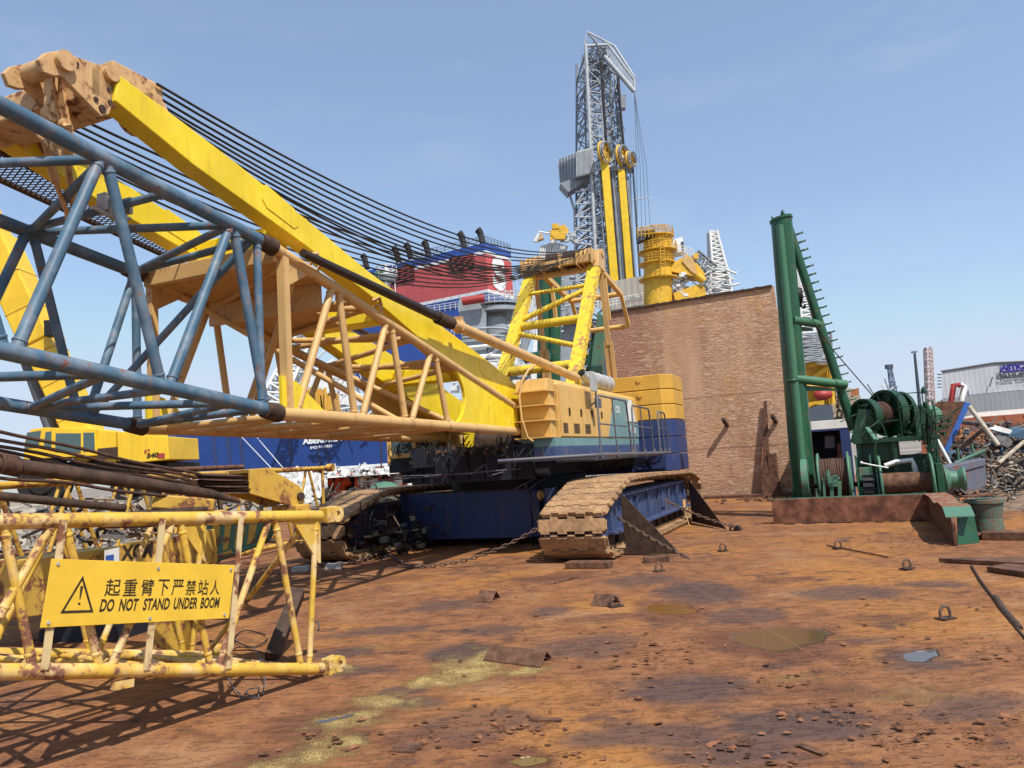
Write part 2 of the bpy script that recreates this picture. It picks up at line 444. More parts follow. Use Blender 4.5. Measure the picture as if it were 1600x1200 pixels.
# ------------------------------------------------------------------ deck, ground, far water
def deck_material():
    n = N('rusty_barge_deck')
    big = n.noise(0.34, 5, 0.6)
    big2 = n.noise(0.85, 6, 0.62, n.map((1, 1, 1), loc=(13, 4, 0)))
    med = n.noise(3.3, 7, 0.66, dist=0.3)
    fine = n.noise(22, 6, 0.7)
    grit = n.noise(110, 3, 0.7)
    flake = n.noise(1.0, 5, .65, n.map((5.5, 15, 1), rot=(0, 0, .15)))
    fl2 = n.vor(17, None, 'F1', 1)
    # base rust browns
    c = n.mix(n.step(med, 0.32, 0.68), (0.180, 0.074, 0.034), (0.280, 0.125, 0.055))
    # orange, freshly rusted areas
    c = n.mix(n.math('MULTIPLY', n.step(big, 0.47, 0.62), 0.75), c, (0.37, 0.158, 0.040))
    # pale dusty tan
    c = n.mix(n.math('MULTIPLY', n.step(big2, 0.52, 0.70), 0.55), c, (0.36, 0.20, 0.10))
    # dark flaking purple-grey scale
    dm = n.math('MULTIPLY', n.step(n.math('ADD', n.math('MULTIPLY', big2, 0.5), n.math('MULTIPLY', med, 0.5)), 0.46, 0.38), 0.8)
    c = n.mix(dm, c, (0.090, 0.052, 0.043))
    sp = n.math('MULTIPLY', n.step(fine, 0.52, 0.66), 0.45)
    c = n.mix(sp, c, (0.12, 0.052, 0.032))
    lt = n.math('MULTIPLY', n.step(n.noise(31, 5, 0.7), 0.60, 0.72), 0.5)
    c = n.mix(lt, c, (0.55, 0.33, 0.19))
    rough = 0.85
    wn = n.t.nodes.new('ShaderNodeTexNoise'); wn.inputs['Scale'].default_value = 1.7; wn.inputs['Detail'].default_value = 4; n.t.links.new(n.pos, wn.inputs['Vector'])
    ws = n.t.nodes.new('ShaderNodeVectorMath'); ws.operation = 'SUBTRACT'; ws.inputs[1].default_value = (.5, .5, .5); n.t.links.new(wn.outputs['Color'], ws.inputs[0])
    wm_ = n.t.nodes.new('ShaderNodeVectorMath'); wm_.operation = 'MULTIPLY_ADD'; wm_.inputs[1].default_value = (.75, .55, 0); n.t.links.new(ws.outputs[0], wm_.inputs[0]); n.t.links.new(n.pos, wm_.inputs[2])
    warped = wm_.outputs[0]
    wet = None; pud = None; gritm = None
    def ell(px, py, rxp, ryp, ang=0, k=0.33, soft=0.5, sc_=2.2):
        P = G(px, py)
        rx = abs((G(px + rxp, py) - P).length); ry = (G(px, py - ryp) - G(px, py + ryp)).length / 2
        mp = n.map((1 / rx, 1 / ry, 0), loc=(0, 0, 0))
        m_ = n.t.nodes.new('ShaderNodeMapping'); m_.vector_type = 'TEXTURE'
        m_.inputs['Location'].default_value = (P.x, P.y, 0)
        m_.inputs['Rotation'].default_value = (0, 0, R(ang))
        m_.inputs['Scale'].default_value = (rx, ry, 1)
        n.t.links.new(warped, m_.inputs['Vector'])
        vl = n.t.nodes.new('ShaderNodeVectorMath'); vl.operation = 'LENGTH'
        mul = n.t.nodes.new('ShaderNodeVectorMath'); mul.operation = 'MULTIPLY'; mul.inputs[1].default_value = (1, 1, 0)
        n.t.links.new(m_.outputs[0], mul.inputs[0]); n.t.links.new(mul.outputs[0], vl.inputs[0])
        nz = n.noise(sc_, 5, 0.6)
        return n.math('ADD', vl.outputs['Value'], n.math('MULTIPLY', n.math('SUBTRACT', nz, 0.5), k * 2.6))
    # damp dark patches: px, py, half width px, half height px, strength, colour
    damp = [(880, 900, 60, 7, .6, 0), (1010, 905, 80, 9, .55, 1), (1230, 905, 70, 7, .5, 0), (700, 945, 60, 9, .55, 1), (950, 965, 70, 9, .6, 0), (1390, 965, 80, 9, .5, 0), (1350, 1000, 60, 9, .45, 1), (860, 955, 50, 7, .6, 1), (1300, 1080, 90, 14, .5, 0), (690, 1160, 90, 18, .5, 0), (1050, 955, 75, 22, .6, 0), (1165, 962, 70, 16, .55, 1), (1215, 1002, 130, 33, .75, 0), (1440, 1032, 75, 22, .6, 1), (1100, 925, 80, 22, .7, 1),
            (1330, 925, 110, 14, .6, 1), (820, 1190, 75, 30, .7, 0), (490, 1130, 90, 24, .7, 0), (600, 985, 95, 8, .6, 1), (720, 1015, 60, 14, .75, 1),
            (560, 1045, 60, 12, .6, 1), (770, 985, 55, 10, .5, 1), (900, 1010, 120, 22, .5, 1), (1080, 1075, 130, 28, .7, 1), (640, 1082, 50, 9, .6, 1), (650, 1100, 70, 12, .6, 1),
            (600, 905, 70, 8, .5, 0), (840, 905, 55, 7, .6, 0), (760, 932, 45, 8, .5, 0), (520, 1020, 55, 9, .6, 1), (1450, 910, 60, 8, .6, 1),
            (1250, 1130, 180, 30, .7, 1), (1500, 1100, 120, 24, .55, 1), (1000, 1150, 120, 26, .6, 1), (740, 1130, 110, 30, .45, 1), (1150, 1180, 160, 26, .65, 1), (430, 1180, 80, 22, .6, 0)]
    for (px, py, a, b, s, k) in damp:
        e = ell(px, py, a, b)
        m = n.math('MULTIPLY', n.step(e, 1.15, 0.5), min(.95, s * 1.25))
        c = n.mix(m, c, ((0.13, 0.055, 0.033), (0.085, 0.054, 0.050))[k])
    # dark flakes of loose scale inside rough zones
    fm = n.math('MULTIPLY', n.step(flake, 0.60, 0.64), n.step(big2, 0.60, 0.44))
    c = n.mix(n.math('MULTIPLY', fm, 0.55), c, (0.07, 0.035, 0.028))
    # spilled pale yellow grit
    gr = [(740, 1035, 62, 20, 0), (700, 1058, 66, 14, 0), (600, 1100, 62, 13, 0), (545, 1130, 60, 16, 0), (500, 1170, 72, 20, 0), (420, 1196, 60, 14, 0), (820, 1045, 52, 6, 0), (450, 1185, 40, 9, 0),
          (560, 1040, 34, 6, 0), (1400, 1080, 120, 11, 0), (1240, 1060, 90, 6, 0), (570, 1012, 44, 4, 0)]
    gm = None
    for (px, py, a, b, ang) in gr:
        m = n.step(ell(px, py, a * 1.35, b * 1.75, ang, 0.55, sc_=4.5), 1.3, 0.1)
        if px > 1000 or py < 1030 and px < 640: m = n.math('MULTIPLY', m, 0.55)
        gm = m if gm is None else n.math('MAXIMUM', gm, m)
    gsp = n.step(n.math('ADD', n.math('MULTIPLY', n.noise(75, 5, 0.75), 1.0), n.math('ADD', n.math('MULTIPLY', gm, 0.40), n.math('MULTIPLY', n.math('SUBTRACT', n.noise(6, 5, .6), .5), .5))), 0.66, 0.98)
    gsp = n.math('MULTIPLY', gsp, n.step(gm, 0.02, 0.12))
    c = n.mix(gsp, c, n.mix(n.step(grit, 0.4, 0.6), (0.34, 0.22, 0.075), (0.52, 0.40, 0.16)))
    # standing water
    wr = [(1052, 952, 36, 7.5, (0.15, 0.062, 0.012)), (1215, 997, 78, 17, (0.095, 0.050, 0.016)), (1445, 1027, 36, 6.5, (0.10, 0.085, 0.08)), (835, 1187, 26, 10, (0.16, 0.10, 0.02)),
          (522, 1128, 17, 5, (0.06, 0.045, 0.04)), (532, 1033, 12, 3, (0.05, 0.03, 0.03))]
    wm = None
    for (px, py, a, b, wc) in wr:
        m = n.step(ell(px, py, a, b, 0, 0.22), 1.04, 0.86)
        c = n.mix(m, c, wc)
        wm = m if wm is None else n.math('MAXIMUM', wm, m)
    # slow rolling scrape marks
    scr = n.noise(1.0, 4, .6, n.map((.9, 26, 1), rot=(0, 0, .4)))
    c = n.mix(n.math('MULTIPLY', n.math('MULTIPLY', n.step(scr, .60, .70), n.step(big, .35, .55)), .35), c, (.10, .048, .03))
    # straight plate seams
    s_ = n.sep(n.map((1, 1, 1), rot=(0, 0, R(-3.0))))
    for (ax, p0) in ((0, 2.52), (0, 5.15), (0, -2.6), (1, 8.35), (1, 13.4), (1, 3.6)):
        d = n.math('ABSOLUTE', n.math('SUBTRACT', s_[ax], p0))
        c = n.mix(n.math('MULTIPLY', n.step(d, 0.016, 0.004), 0.16), c, (0.40, 0.19, 0.10))
    n.set('Base Color', c)
    rg = n.step(wm, 0, 1, 0.88, 0.16)
    n.set('Roughness', rg)
    n.set('Specular IOR Level', n.step(wm, 0, 1, 0.18, 0.6))
    h = n.math('ADD', n.math('MULTIPLY', fine, 0.42), n.math('MULTIPLY', grit, 0.2))
    h = n.math('ADD', h, n.math('MULTIPLY', med, 0.8))
    h = n.math('ADD', h, n.math('MULTIPLY', n.step(flake, 0.60, 0.52), 0.9))
    h = n.math('ADD', h, n.math('MULTIPLY', gsp, 0.7))
    h = n.math('MULTIPLY', h, n.math('SUBTRACT', 1.0, wm))
    n.set('Normal', n.bump(h, 0.75, 0.022))
    return n.m
MT['deck'] = deck_material()
d = M()
nx, ny = 90, 80
xs = [-45 + 100 * i / nx for i in range(nx + 1)]; ys = [-8 + 44 * j / ny for j in range(ny + 1)]
vs = []
for y in ys:
    for x in xs:
        vs.append((x, y, 0.02 * noise.noise(V((x * .35, y * .35, 0))) - 0.004 if -10 < x < 14 and 0 < y < 22 else 0.0))
d.add(vs, [(j * (nx + 1) + i, j * (nx + 1) + i + 1, (j + 1) * (nx + 1) + i + 1, (j + 1) * (nx + 1) + i) for j in range(ny) for i in range(nx)], True)
d.build('deck', MT['deck'], kind='structure')
# harbour ground to the horizon, a little lower than the deck
g = M()
g.add([(-6000, -40, -1.2), (6000, -40, -1.2), (6000, 9000, -1.2), (-6000, 9000, -1.2)], [(0, 1, 2, 3)])
n_ = N('harbour_ground')
n_.set('Base Color', n_.mix(n_.step(n_.noise(0.05, 6), 0.35, 0.65), (0.16, 0.13, 0.105), (0.27, 0.235, 0.2)))
n_.b.inputs['Roughness'].default_value = 0.9
g.build('ground', n_.m, kind='structure')

# loose rust scale lying on the deck
def scale_flakes():
    m = M()
    zones = [((900, 1060), (1330, 1200), 190), ((640, 1110), (900, 1195), 150), ((1250, 1110), (1600, 1200), 180), ((950, 1000), (1100, 1040), 90), ((1230, 830), (1480, 850), 120),
             ((400, 1110), (640, 1190), 60), ((1100, 900), (1600, 1060), 130), ((600, 900), (1100, 1040), 160), ((1200, 800), (1240, 815), 30)]
    rnd = random.Random(3)
    for (a, b, k) in zones:
        cx, cy = [], []
        cl = [(rnd.uniform(a[0], b[0]), rnd.uniform(a[1], b[1])) for _ in range(max(4, k // 9))]
        for i in range(k):
            q = rnd.choice(cl)
            P = G(min(1640, max(-20, rnd.gauss(q[0], 30))), min(1230, max(790, rnd.gauss(q[1], 9))))
            s = 0.005 + 0.034 * rnd.random() ** 3.2
            a0 = rnd.uniform(0, 6.28); kk = rnd.randint(4, 6)
            tx, ty = rnd.gauss(0, 0.16), rnd.gauss(0, 0.16)
            el = rnd.uniform(0.5, 1)
            pts = []
            for j in range(kk):
                t = a0 + 6.28 * j / kk + rnd.uniform(-.3, .3)
                rr = s * rnd.uniform(.5, 1.3)
                x, y = math.cos(t) * rr, math.sin(t) * rr * el
                pts.append(V((P.x + x, P.y + y, 0.014 + x * tx + y * ty)))
            m.prism(pts, (0, 0, rnd.uniform(0.001, 0.003)))
    return m
fm_ = plain('loose_rust_scale', (0.20, 0.082, 0.038), 0.95, var=0.8, scale=9.0, bump=0.5)
scale_flakes().build('rust_flakes', fm_, kind='stuff', label='loose flakes of rust scale scattered over the deck plates', cat='rust flakes')
# ------------------------------------------------------------------ crawler crane
S = Frame(0.02, 16.59, 22.6)       # superstructure: y to the back, boom points to -y
K = Frame(0.12, 16.5, 24.5)        # undercarriage
crane = thing('crawler_crane', 'large crawler crane with ochre house and blue and tan lattice boom reaching left', 'crane', (0.1, 16.55, 0))

# --- tracks -------------------------------------------------------
def track_mat():
    n = N('dusty_track_shoes')
    f = n.noise(14, 5, 0.65); b = n.noise(2.2, 4)
    c = n.mix(n.step(f, 0.35, 0.65), (0.26, 0.145, 0.068), (0.42, 0.255, 0.125))
    c = n.mix(n.math('MULTIPLY', n.step(b, 0.45, 0.65), 0.5), c, (0.17, 0.09, 0.05))
    n.set('Base Color', c); n.set('Roughness', 0.85)
    n.set('Normal', n.bump(n.noise(60, 4), 0.25, 0.006))
    return n.m
MT['track'] = track_mat()
def make_track(x0, x1):
    """shoes around an elongated loop; front end at y=-3.95, rear at y=3.95"""
    xc = (x0 + x1) / 2; wd = x1 - x0
    # closed side profile of the shoe plane, (y, z)
    prof = []
    def arc(cy, cz, r, a0, a1, k):
        for i in range(k + 1):
            a = R(a0 + (a1 - a0) * i / k)
            prof.append((cy + r * math.cos(a), cz + r * math.sin(a)))
    arc(3.40, 0.56, 0.47, -90, 70, 10)
    prof += [(2.9, 1.10), (1.8, 1.12), (0.0, 1.17), (-1.6, 1.19), (-2.35, 1.17)]
    arc(-3.42, 0.50, 0.41, 140, 270, 8)
    # resample at shoe pitch
    P = prof + [prof[0]]
    L = [0]
    for a, b in zip(P, P[1:]): L.append(L[-1] + math.hypot(b[0] - a[0], b[1] - a[1]))
    ns = 62
    m = M(K)
    def at(t):
        t %= L[-1]
        for i in range(len(L) - 1):
            if L[i + 1] >= t:
                k = (t - L[i]) / (L[i + 1] - L[i])
                return P[i][0] + (P[i + 1][0] - P[i][0]) * k, P[i][1] + (P[i + 1][1] - P[i][1]) * k
    pitch = L[-1] / ns
    rnd = random.Random(5)
    for i in range(ns):
        a, b = at(i * pitch + 0.008), at((i + 1) * pitch - 0.008)
        t = V((0, b[0] - a[0], b[1] - a[1])).normalized()
        nrm = V((0, t.z, -t.y))      # outward
        A = V((xc, a[0], a[1])); Bq = V((xc, b[0], b[1]))
        mid = (A + Bq) / 2; ln = (Bq - A).length
        rot = Matrix(((1, 0, 0), (0, t.y, nrm.y), (0, t.z, nrm.z)))
        w_ = wd * rnd.uniform(.985, 1.0)
        m.box(mid + nrm * 0.035, (w_, ln * 0.80, 0.07), rot)
        # interlocking fingers: three lugs on each edge
        for k in range(4):
            xx = -w_ * .40 + k * w_ * .2667
            m.box(mid + nrm * 0.034 + V((xx, 0, 0)) + t * ln * .45, (w_ * .14, ln * .22, 0.066), rot)
        for k in range(3):
            xx = -w_ * .2667 + k * w_ * .2667
            m.box(mid + nrm * 0.034 + V((xx, 0, 0)) - t * ln * .45, (w_ * .11, ln * .22, 0.066), rot)
        # bevelled shoulders and inner drive lugs
        for sx in (-1, 1):
            m.box(mid + nrm * 0.02 + V((sx * (w_ / 2 - .02), 0, 0)), (0.10, ln * 0.62, 0.04), rot)
        m.box(mid - nrm * 0.05, (0.20, ln * .35, 0.10), rot)
        m.box(mid - nrm * 0.03 + V((0.3, 0, 0)), (0.07, ln * .8, 0.06), rot)
        m.box(mid - nrm * 0.03 - V((0.3, 0, 0)), (0.07, ln * .8, 0.06), rot)
    return m
def crawler(x0, x1, side):
    tr = make_track(x0, x1).build('track', MT['track'], crane, bevel=0.006)
    xc = (x0 + x1) / 2
    fr = M(K)
    # side frame: long box, ribs, idler and sprocket brackets, lower roller guard
    h = .30
    prof = [(-3.25, .30), (-3.4, .55), (-3.0, .80), (-2.2, .96), (2.2, .96), (2.95, .88), (3.3, .60), (3.2, .33)]
    fr.prism([(xc - h, y, z) for y, z in prof], (2 * h, 0, 0))
    for sx in (-1, 1):
        xf = xc + sx * (h + .02)
        for y in (-2.9, -2.1, -1.25, -.4, .45, 1.3, 2.1, 2.8):
            fr.box((xf, y, .60), (.10, .035, .52))
        fr.box((xf + sx * .06, 0, .36), (.16, 5.9, .05))
        fr.box((xf + sx * .03, 0, .93), (.10, 5.2, .035))
        for y in (-1.7, .85): fr.box((xf, y, .66), (.055, .36, .34))
    f_ = fr.build('crawler_frame', MT['navyside'], crane, bevel=0.008)
    for cy, cz_, nm in ((-3.42, .50, 'idler_wheel'), (3.40, .56, 'sprocket')):
        wh = M(K)
        wh.lathe((xc - .24, cy, cz_), (1, 0, 0), [(0, 0), (.32, 0), (.32, .10), (.36, .10), (.36, .38), (.32, .38), (.32, .48), (0, .48)], 20)
        wh.tube((xc - .42, cy, cz_), (xc + .42, cy, cz_), .09)
        wh.build(nm, MT['darkrust'], crane)
    for i in range(11):
        y = -2.75 + i * .55
        r_ = M(K); r_.lathe((xc - .30, y, .24), (1, 0, 0), [(0, 0), (.16, 0), (.16, .12), (.10, .13), (.10, .47), (.16, .48), (.16, .60), (0, .60)], 14)
        r_.build('track_roller', MT['darkrust'], crane)
    return tr
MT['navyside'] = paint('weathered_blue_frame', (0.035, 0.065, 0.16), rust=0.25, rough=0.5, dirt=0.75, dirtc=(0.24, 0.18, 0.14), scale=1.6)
crawler(1.93, 3.02, 1)
MT['navyside_'] = MT['navyside']; MT['navyside'] = paint('grimy_shaded_frame', (0.014, 0.022, 0.06), rust=0.4, rough=0.6, dirt=0.9, dirtc=(0.05, 0.035, 0.03), scale=1.6)  # left frame: grime, plus shade put into a darker blue
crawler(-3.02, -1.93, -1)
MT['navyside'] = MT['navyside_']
gm_ = M(K); rnd = random.Random(55)
for i in range(150):
    c = V((rnd.uniform(-1.95, -1.2), rnd.uniform(-3.6, .6), rnd.uniform(.02, .9) ** 1.3)); sz = rnd.uniform(.03, .13)
    if rnd.random() < .5: gm_.box(c, (sz, sz * 1.6, sz * .8), Matrix.Rotation(rnd.uniform(0, 3), 3, 'Z'))
    else: gm_.path([c, c + V((rnd.uniform(-.3, .3), rnd.uniform(-.4, .4), rnd.uniform(-.2, .2))), c + V((rnd.uniform(-.4, .4), rnd.uniform(-.5, .5), rnd.uniform(-.1, .3)))], .010, 5)
gm_.build('track_clutter', MT['black'], crane, kind='stuff')
# lengths of the low deck mat below the right track
m = M(K)
# carbody --------------------------------------------------------
cb = M(K)
cb.bx(-1.75, 1.75, -1.25, 1.35, .35, .98)
for y in (-1.15, 1.2):
    cb.bx(-2.1, 2.1, y - .22, y + .22, .42, .92)
cb.build('carbody', MT['navy'], crane, bevel=.01)
p = M(S)
p.bx(-1.97, .88, -1.62, -1.30, .16, 1.09)
p.bx(.885, 1.06, -1.60, -1.25, .17, 1.06)
p.bx(-2.0, -1.93, -1.68, -1.63, .2, 1.18)
cwf = p.build('carbody_counterweight', MT['navy'], crane, bevel=.012)
p = M(S)
p.prism([(-2.0, -1.62, 1.092), (.88, -1.62, 1.092), (.88, -1.0, 1.092), (-2.0, -1.0, 1.092)], (0, 0, .012))
p.build('top_plate', MT['ruststeel'], cwf)
p = M(S)
c1 = S.y(882, 745, -1.45)
p.tube((1.36, -1.75, .50), (1.36, -1.75, 1.10), .13, n=18)
p.bx(1.12, 1.66, -1.95, -1.5, .62, .66)
p.tube((1.62, -1.8, .66), (1.62, -1.8, .86), .035)
p.tube((1.36, -1.75, 0.15), (1.36, -1.75, .6), .20, n=18)
p.build('swivel_column', MT['navyside'], crane, bevel=.006)
p = M(S)
p.path([(.92, -1.7, 1.08), (1.0, -1.62, 1.18), (1.2, -1.3, 1.32), (1.25, -1.25, 1.34)], .018)
p.bar((.55, -1.55, 1.1), (.95, -1.45, 1.28), .28, .02)
p.build('step_plate', MT['rail'], crane)
p = M(S)
p.tube((1.1, -1.75, .97), (1.24, -1.78, .97), .055); p.lathe((1.14, -1.77, .97), (1, -.1, 0), [(0, 0), (.10, 0), (.10, .05), (0, .05)], 14)
p.build('hydraulic_motor', MT['tan'], crane)
t = M(S)
t.lathe((0, 0, .96), (0, 0, 1), [(1.35, 0), (1.35, .12), (1.45, .12), (1.45, .34), (1.30, .34), (1.30, .42)], 48)
t.build('turntable', MT['dark'], crane)

# --- superstructure ---------------------------------------------
u = M(S)
u.bx(-1.55, 1.55, -2.3, 4.2, 1.34, 1.62)
u.bx(-1.05, -.75, -2.75, 4.2, 1.62, 2.0)
u.bx(.60, .90, -2.35, 4.2, 1.62, 2.0)
u.bx(-.62, .5, -2.0, 3.5, 1.5, 1.56)
u.bx(-1.3, 1.3, -2.36, -2.31, 1.30, 1.95)
for i in range(9): u.bx(-1.4 + i * .33, -1.36 + i * .33, -2.42, -2.36, 1.36, 1.9)
u.build('revolving_frame', MT['dark'], crane, bevel=.01)
hl_ = M(S); rnd = random.Random(31)
for i in range(46):
    x = -1.5 + rnd.random() * 2.6; y = -2.5 - rnd.random() * .25; z = 1.7 + rnd.random() * .45; a = rnd.uniform(.05, .35); b_ = rnd.uniform(-.2, .2)
    hl_.path([(x, y, z), (x + b_ * .3, y - .06, z - a * .7), (x + b_, y - .04, z - a), (x + b_ * 1.6, y, z - a * .4), (x + b_ * 1.8, y + .1, z + .02)], rnd.choice((.006, .010, .014)), 5)
hl_.build('hanging_hoses', MT['black'], crane, kind='stuff')
hl_ = M(S)
for i in range(12):
    x = -1.4 + i * .2 + rnd.uniform(-.05, .05); hl_.box((x, -2.62, 1.95 + rnd.uniform(-.15, .1)), (.05, .05, .08)); hl_.sph((x + .06, -2.64, 1.9), .03)
hl_.build('valve_fittings', MT['chain'], crane, kind='stuff')
kl_ = M(S); kl_.tube((-2.3, -2.6, 1.42), (1.2, -2.75, 1.5), .014, n=5); kl_.path([(-1.6, -2.7, 1.5), (.2, -2.72, 1.46), (.5, -2.75, 1.62), (.56, -2.8, 1.4), (.85, -2.75, 1.46)], .012, 5); kl_.build('slack_cable', MT['rail'], crane)
# machinery: winch drums seen below the boom foot
for y in (-.6, .6, 1.9):
    dr = M(S)
    dr.lathe((-.55, y, 2.05), (1, 0, 0), [(0, 0), (.42, 0), (.42, .04), (.30, .04), (.30, .92), (.42, .92), (.42, .96), (0, .96)], 24)
    dr.build('winch_drum', MT['darkrust'], crane)
# foot brackets and pins
for sx in (-1, 1):
    b = M(S)
    b.prism([(sx * .88 - .03, -1.75, 1.5), (sx * .88 - .03, -.35, 1.5), (sx * .88 - .03, -.6, 2.15), (sx * .88 - .03, -1.05, 2.42), (sx * .88 - .03, -1.4, 2.36), (sx * .88 - .03, -1.55, 2.1)], (.06, 0, 0))
    b.prism([(sx * 1.08 - .03, -1.75, 1.5), (sx * 1.08 - .03, -.95, 1.5), (sx * 1.08 - .03, -1.12, 2.32), (sx * 1.08 - .03, -1.38, 2.36), (sx * 1.08 - .03, -1.55, 2.1)], (.06, 0, 0))
    bo = b.build('foot_bracket', MT['tanor'] if 'tanor' in MT else MT['tan'], crane, bevel=.006)
    b = M(S)
    b.pipe((sx * .84, -1.27, 2.17), (sx * 1.16, -1.27, 2.17), .17, .07, 20)
    b.tube((sx * .82, -1.27, 2.17), (sx * 1.20, -1.27, 2.17), .065)
    b.build('foot_pin', MT['tan'], bo)
for sx in (-1, 1):
    y_ = M(S)   # yellow upright plates behind the foot
    y_.bar((sx * .85, -.15, 1.6), (sx * .85, -.15, 3.0), .05, .8, (1, 0, 0)) if False else None
    y_.bx(sx * .80 - .03, sx * .80 + .03, -.9, .3, 1.7, 2.92)
    y_.bx(sx * .98 - .02, sx * .98 + .02, -.75, -.3, 1.9, 2.98)
    y_.tube((sx * .80, -.65, 2.62), (sx * 1.0, -.65, 2.62), .26, n=24)
    y_.build('gantry_plate', MT['yellow'], crane, bevel=.006)
# house (right machinery enclosure)
HS = 1.72
def side(poly, name, mat, parent, th=.03, off=0.0):
    return M(S).prism([(HS + off, y, z) for y, z in poly], (th, 0, 0)).build(name, mat, parent, bevel=.004)
hb = M(S)
MT['greasy'] = plain('greasy_brown_rod', (0.030, 0.017, 0.013), 0.5, var=.5, scale=14)
hb.bx(1.0, HS, -2.0, 4.15, 2.02, 3.02)
hb.prism([(1.0, -2.0, 3.02), (1.0, -1.2, 3.16), (1.0, 1.2, 3.16), (1.0, 4.15, 3.0)], (HS - 1.0, 0, 0)) if False else None
hb.add([(1.0, -2.0, 3.02), (HS, -2.0, 3.02), (HS, 4.15, 3.02), (1.0, 4.15, 3.02), (1.02, -1.9, 3.12), (HS - .05, -1.9, 3.12), (HS - .05, 4.1, 3.10), (1.02, 4.1, 3.10)], [(0, 1, 5, 4), (1, 2, 6, 5), (2, 3, 7, 6), (3, 0, 4, 7), (4, 5, 6, 7)])
house = hb.build('house', MT['house'], crane, bevel=.015)
hl = M(S)
hl.bx(-1.7, -1.02, -1.4, 4.15, 1.7, 2.9)
hl.build('left_house', MT['house'], crane, bevel=.015)
# doors with thin gaps
ys = [-1.98, -1.35, -.62, .12, .86, 1.6]
for a, b_ in zip(ys, ys[1:]):
    dd = M(S); dd.bx(HS + .002, HS + .022, a + .012, b_ - .012, 2.05, 2.99)
    dr_ = dd.build('door', MT['house'], house, bevel=.003)
    if b_ < .2:
        gv = M(S)
        for k in range(7): gv.bx(HS + .022, HS + .034, a + .12, b_ - .25, 2.12 + k * .028, 2.13 + k * .028)
        gv.build('vent', MT['darkrust'], house)
    if b_ < 1.5:
        hh = M(S); hh.bx(HS + .022, HS + .034, b_ - .14, b_ - .06, 2.45, 2.6)
        hh.path([(HS + .03, b_ - .12, 2.47), (HS + .05, b_ - .12, 2.49), (HS + .05, b_ - .12, 2.57), (HS + .03, b_ - .12, 2.59)], .007)
        hh.build('handle', MT['darkrust'], house)
side([(1.62, 2.05), (2.9, 2.05), (2.9, 2.99), (2.05, 2.99)], 'teal_door', MT['teal'], house, .022, .002)
side([(1.2, 2.05), (1.62, 2.05), (2.05, 2.99), (1.9, 2.99)], 'teal_stripe', MT['teal'], house, .006, .0235)
side([(2.92, 2.05), (4.13, 2.05), (4.13, 2.4), (2.92, 2.4)], 'teal_panel', MT['teal'], house, .022, .002)
side([(3.35, 2.42), (4.13, 2.42), (4.13, 2.5), (3.55, 2.99), (2.92, 2.99), (2.92, 2.42)], 'rear_panel', MT['teal'], house, .018, .002)
side([(2.98, 2.44), (3.9, 2.44), (3.62, 2.99), (3.3, 2.99), (2.98, 2.66)], 'white_stripe', MT['white'], house, .004, .021)
side([(3.9, 2.44), (4.13, 2.44), (4.13, 2.99), (3.62, 2.99)], 'ochre_stripe', MT['house'], house, .004, .021)
tx = M(S)
tx.text("CK", (HS + .028, 1.98, 2.62), (0, 1, 0), (0, 0, 1), .17, .42, bold=.03)
tx.text("1", (HS + .028, 3.05, 2.14), (0, 1, 0), (0, 0, 1), .17, .06, bold=.03)
tx.text("7", (HS + .028, 3.16, 2.14), (0, 1, 0), (0, 0, 1), .17, .16, bold=.03)
tx.text("0", (HS + .028, 3.62, 2.14), (0, 1, 0), (0, 0, 1), .17, .18, bold=.03)
tx.build('lettering', MT['white'], house)
# ribbed front end
fp = M(S)
fp.bx(1.06, 1.66, -2.32, -2.02, 2.02, 2.98)
fp.build('front_panel', MT['housedk'] if 'housedk' in MT else MT['house'], house, bevel=.008)
for z in (2.03, 2.34, 2.62, 2.88):
    rb = M(S); rb.prism([(1.0, -2.02, z), (1.0, -2.5, z), (1.66, -2.5, z), (HS + .01, -2.05, z)], (0, 0, .022))
    rb.build('front_shelf', MT['house'], house)
rb = M(S); rb.prism([(1.05, -2.45, 2.9), (1.05, -2.02, 2.9), (1.05, -2.02, 3.12), (1.05, -2.38, 3.12)], (.62, 0, 0)); rb.build('cowl', MT['house'], house, bevel=.01)
hz_ = M(S)
hz_.path([(1.35, -2.1, 3.42), (1.30, -2.35, 3.3), (1.22, -2.5, 3.1), (1.18, -2.58, 2.8), (1.2, -2.58, 2.4), (1.28, -2.56, 2.05), (1.36, -2.5, 1.98)], .022)
hz_.build('hose', MT['tan'], house)
# lower skirt
sk = M(S); sk.bx(1.0, HS + .01, -2.35, 4.15, 1.60, 1.86); sk.build('skirt', MT['navyside'], crane, bevel=.01)
sk = M(S); sk.bx(1.05, HS + .004, -2.3, 4.14, 1.862, 2.018); sk.build('blue_band', MT['teal'], crane, bevel=.006)
# walkway
wk = M(S)
wk.bx(HS + .02, 2.48, -2.4, 4.2, 1.56, 1.60)
wk.prism([(1.0, -3.3, 1.62), (1.75, -3.2, 1.62), (2.48, -2.4, 1.62), (HS, -2.4, 1.62), (HS, -2.4, 1.62), (1.0, -2.4, 1.62)], (0, 0, .035))
wk.path([(2.5, -2.4, 1.66), (2.5, 4.2, 1.60)], .035, 8)
wk.path([(1.0, -3.3, 1.66), (1.75, -3.2, 1.66), (2.5, -2.4, 1.66)], .03, 8)
walk = wk.build('walkway', MT['rail'], crane)
st = M(S)
rnd = random.Random(2)
for i in range(60):
    y = -1.5 + i * .105
    z = rnd.uniform(1.22, 1.42)
    st.path([(2.25, y, 1.6), (2.2 + rnd.uniform(-.1, .1), y + .04, (z + 1.6) / 2), (2.0 + rnd.uniform(-.2, .1), y + .05, z), (1.8, y + .12, 1.5)], .008, 5)
st.build('hose_bundle', MT['black'], crane)
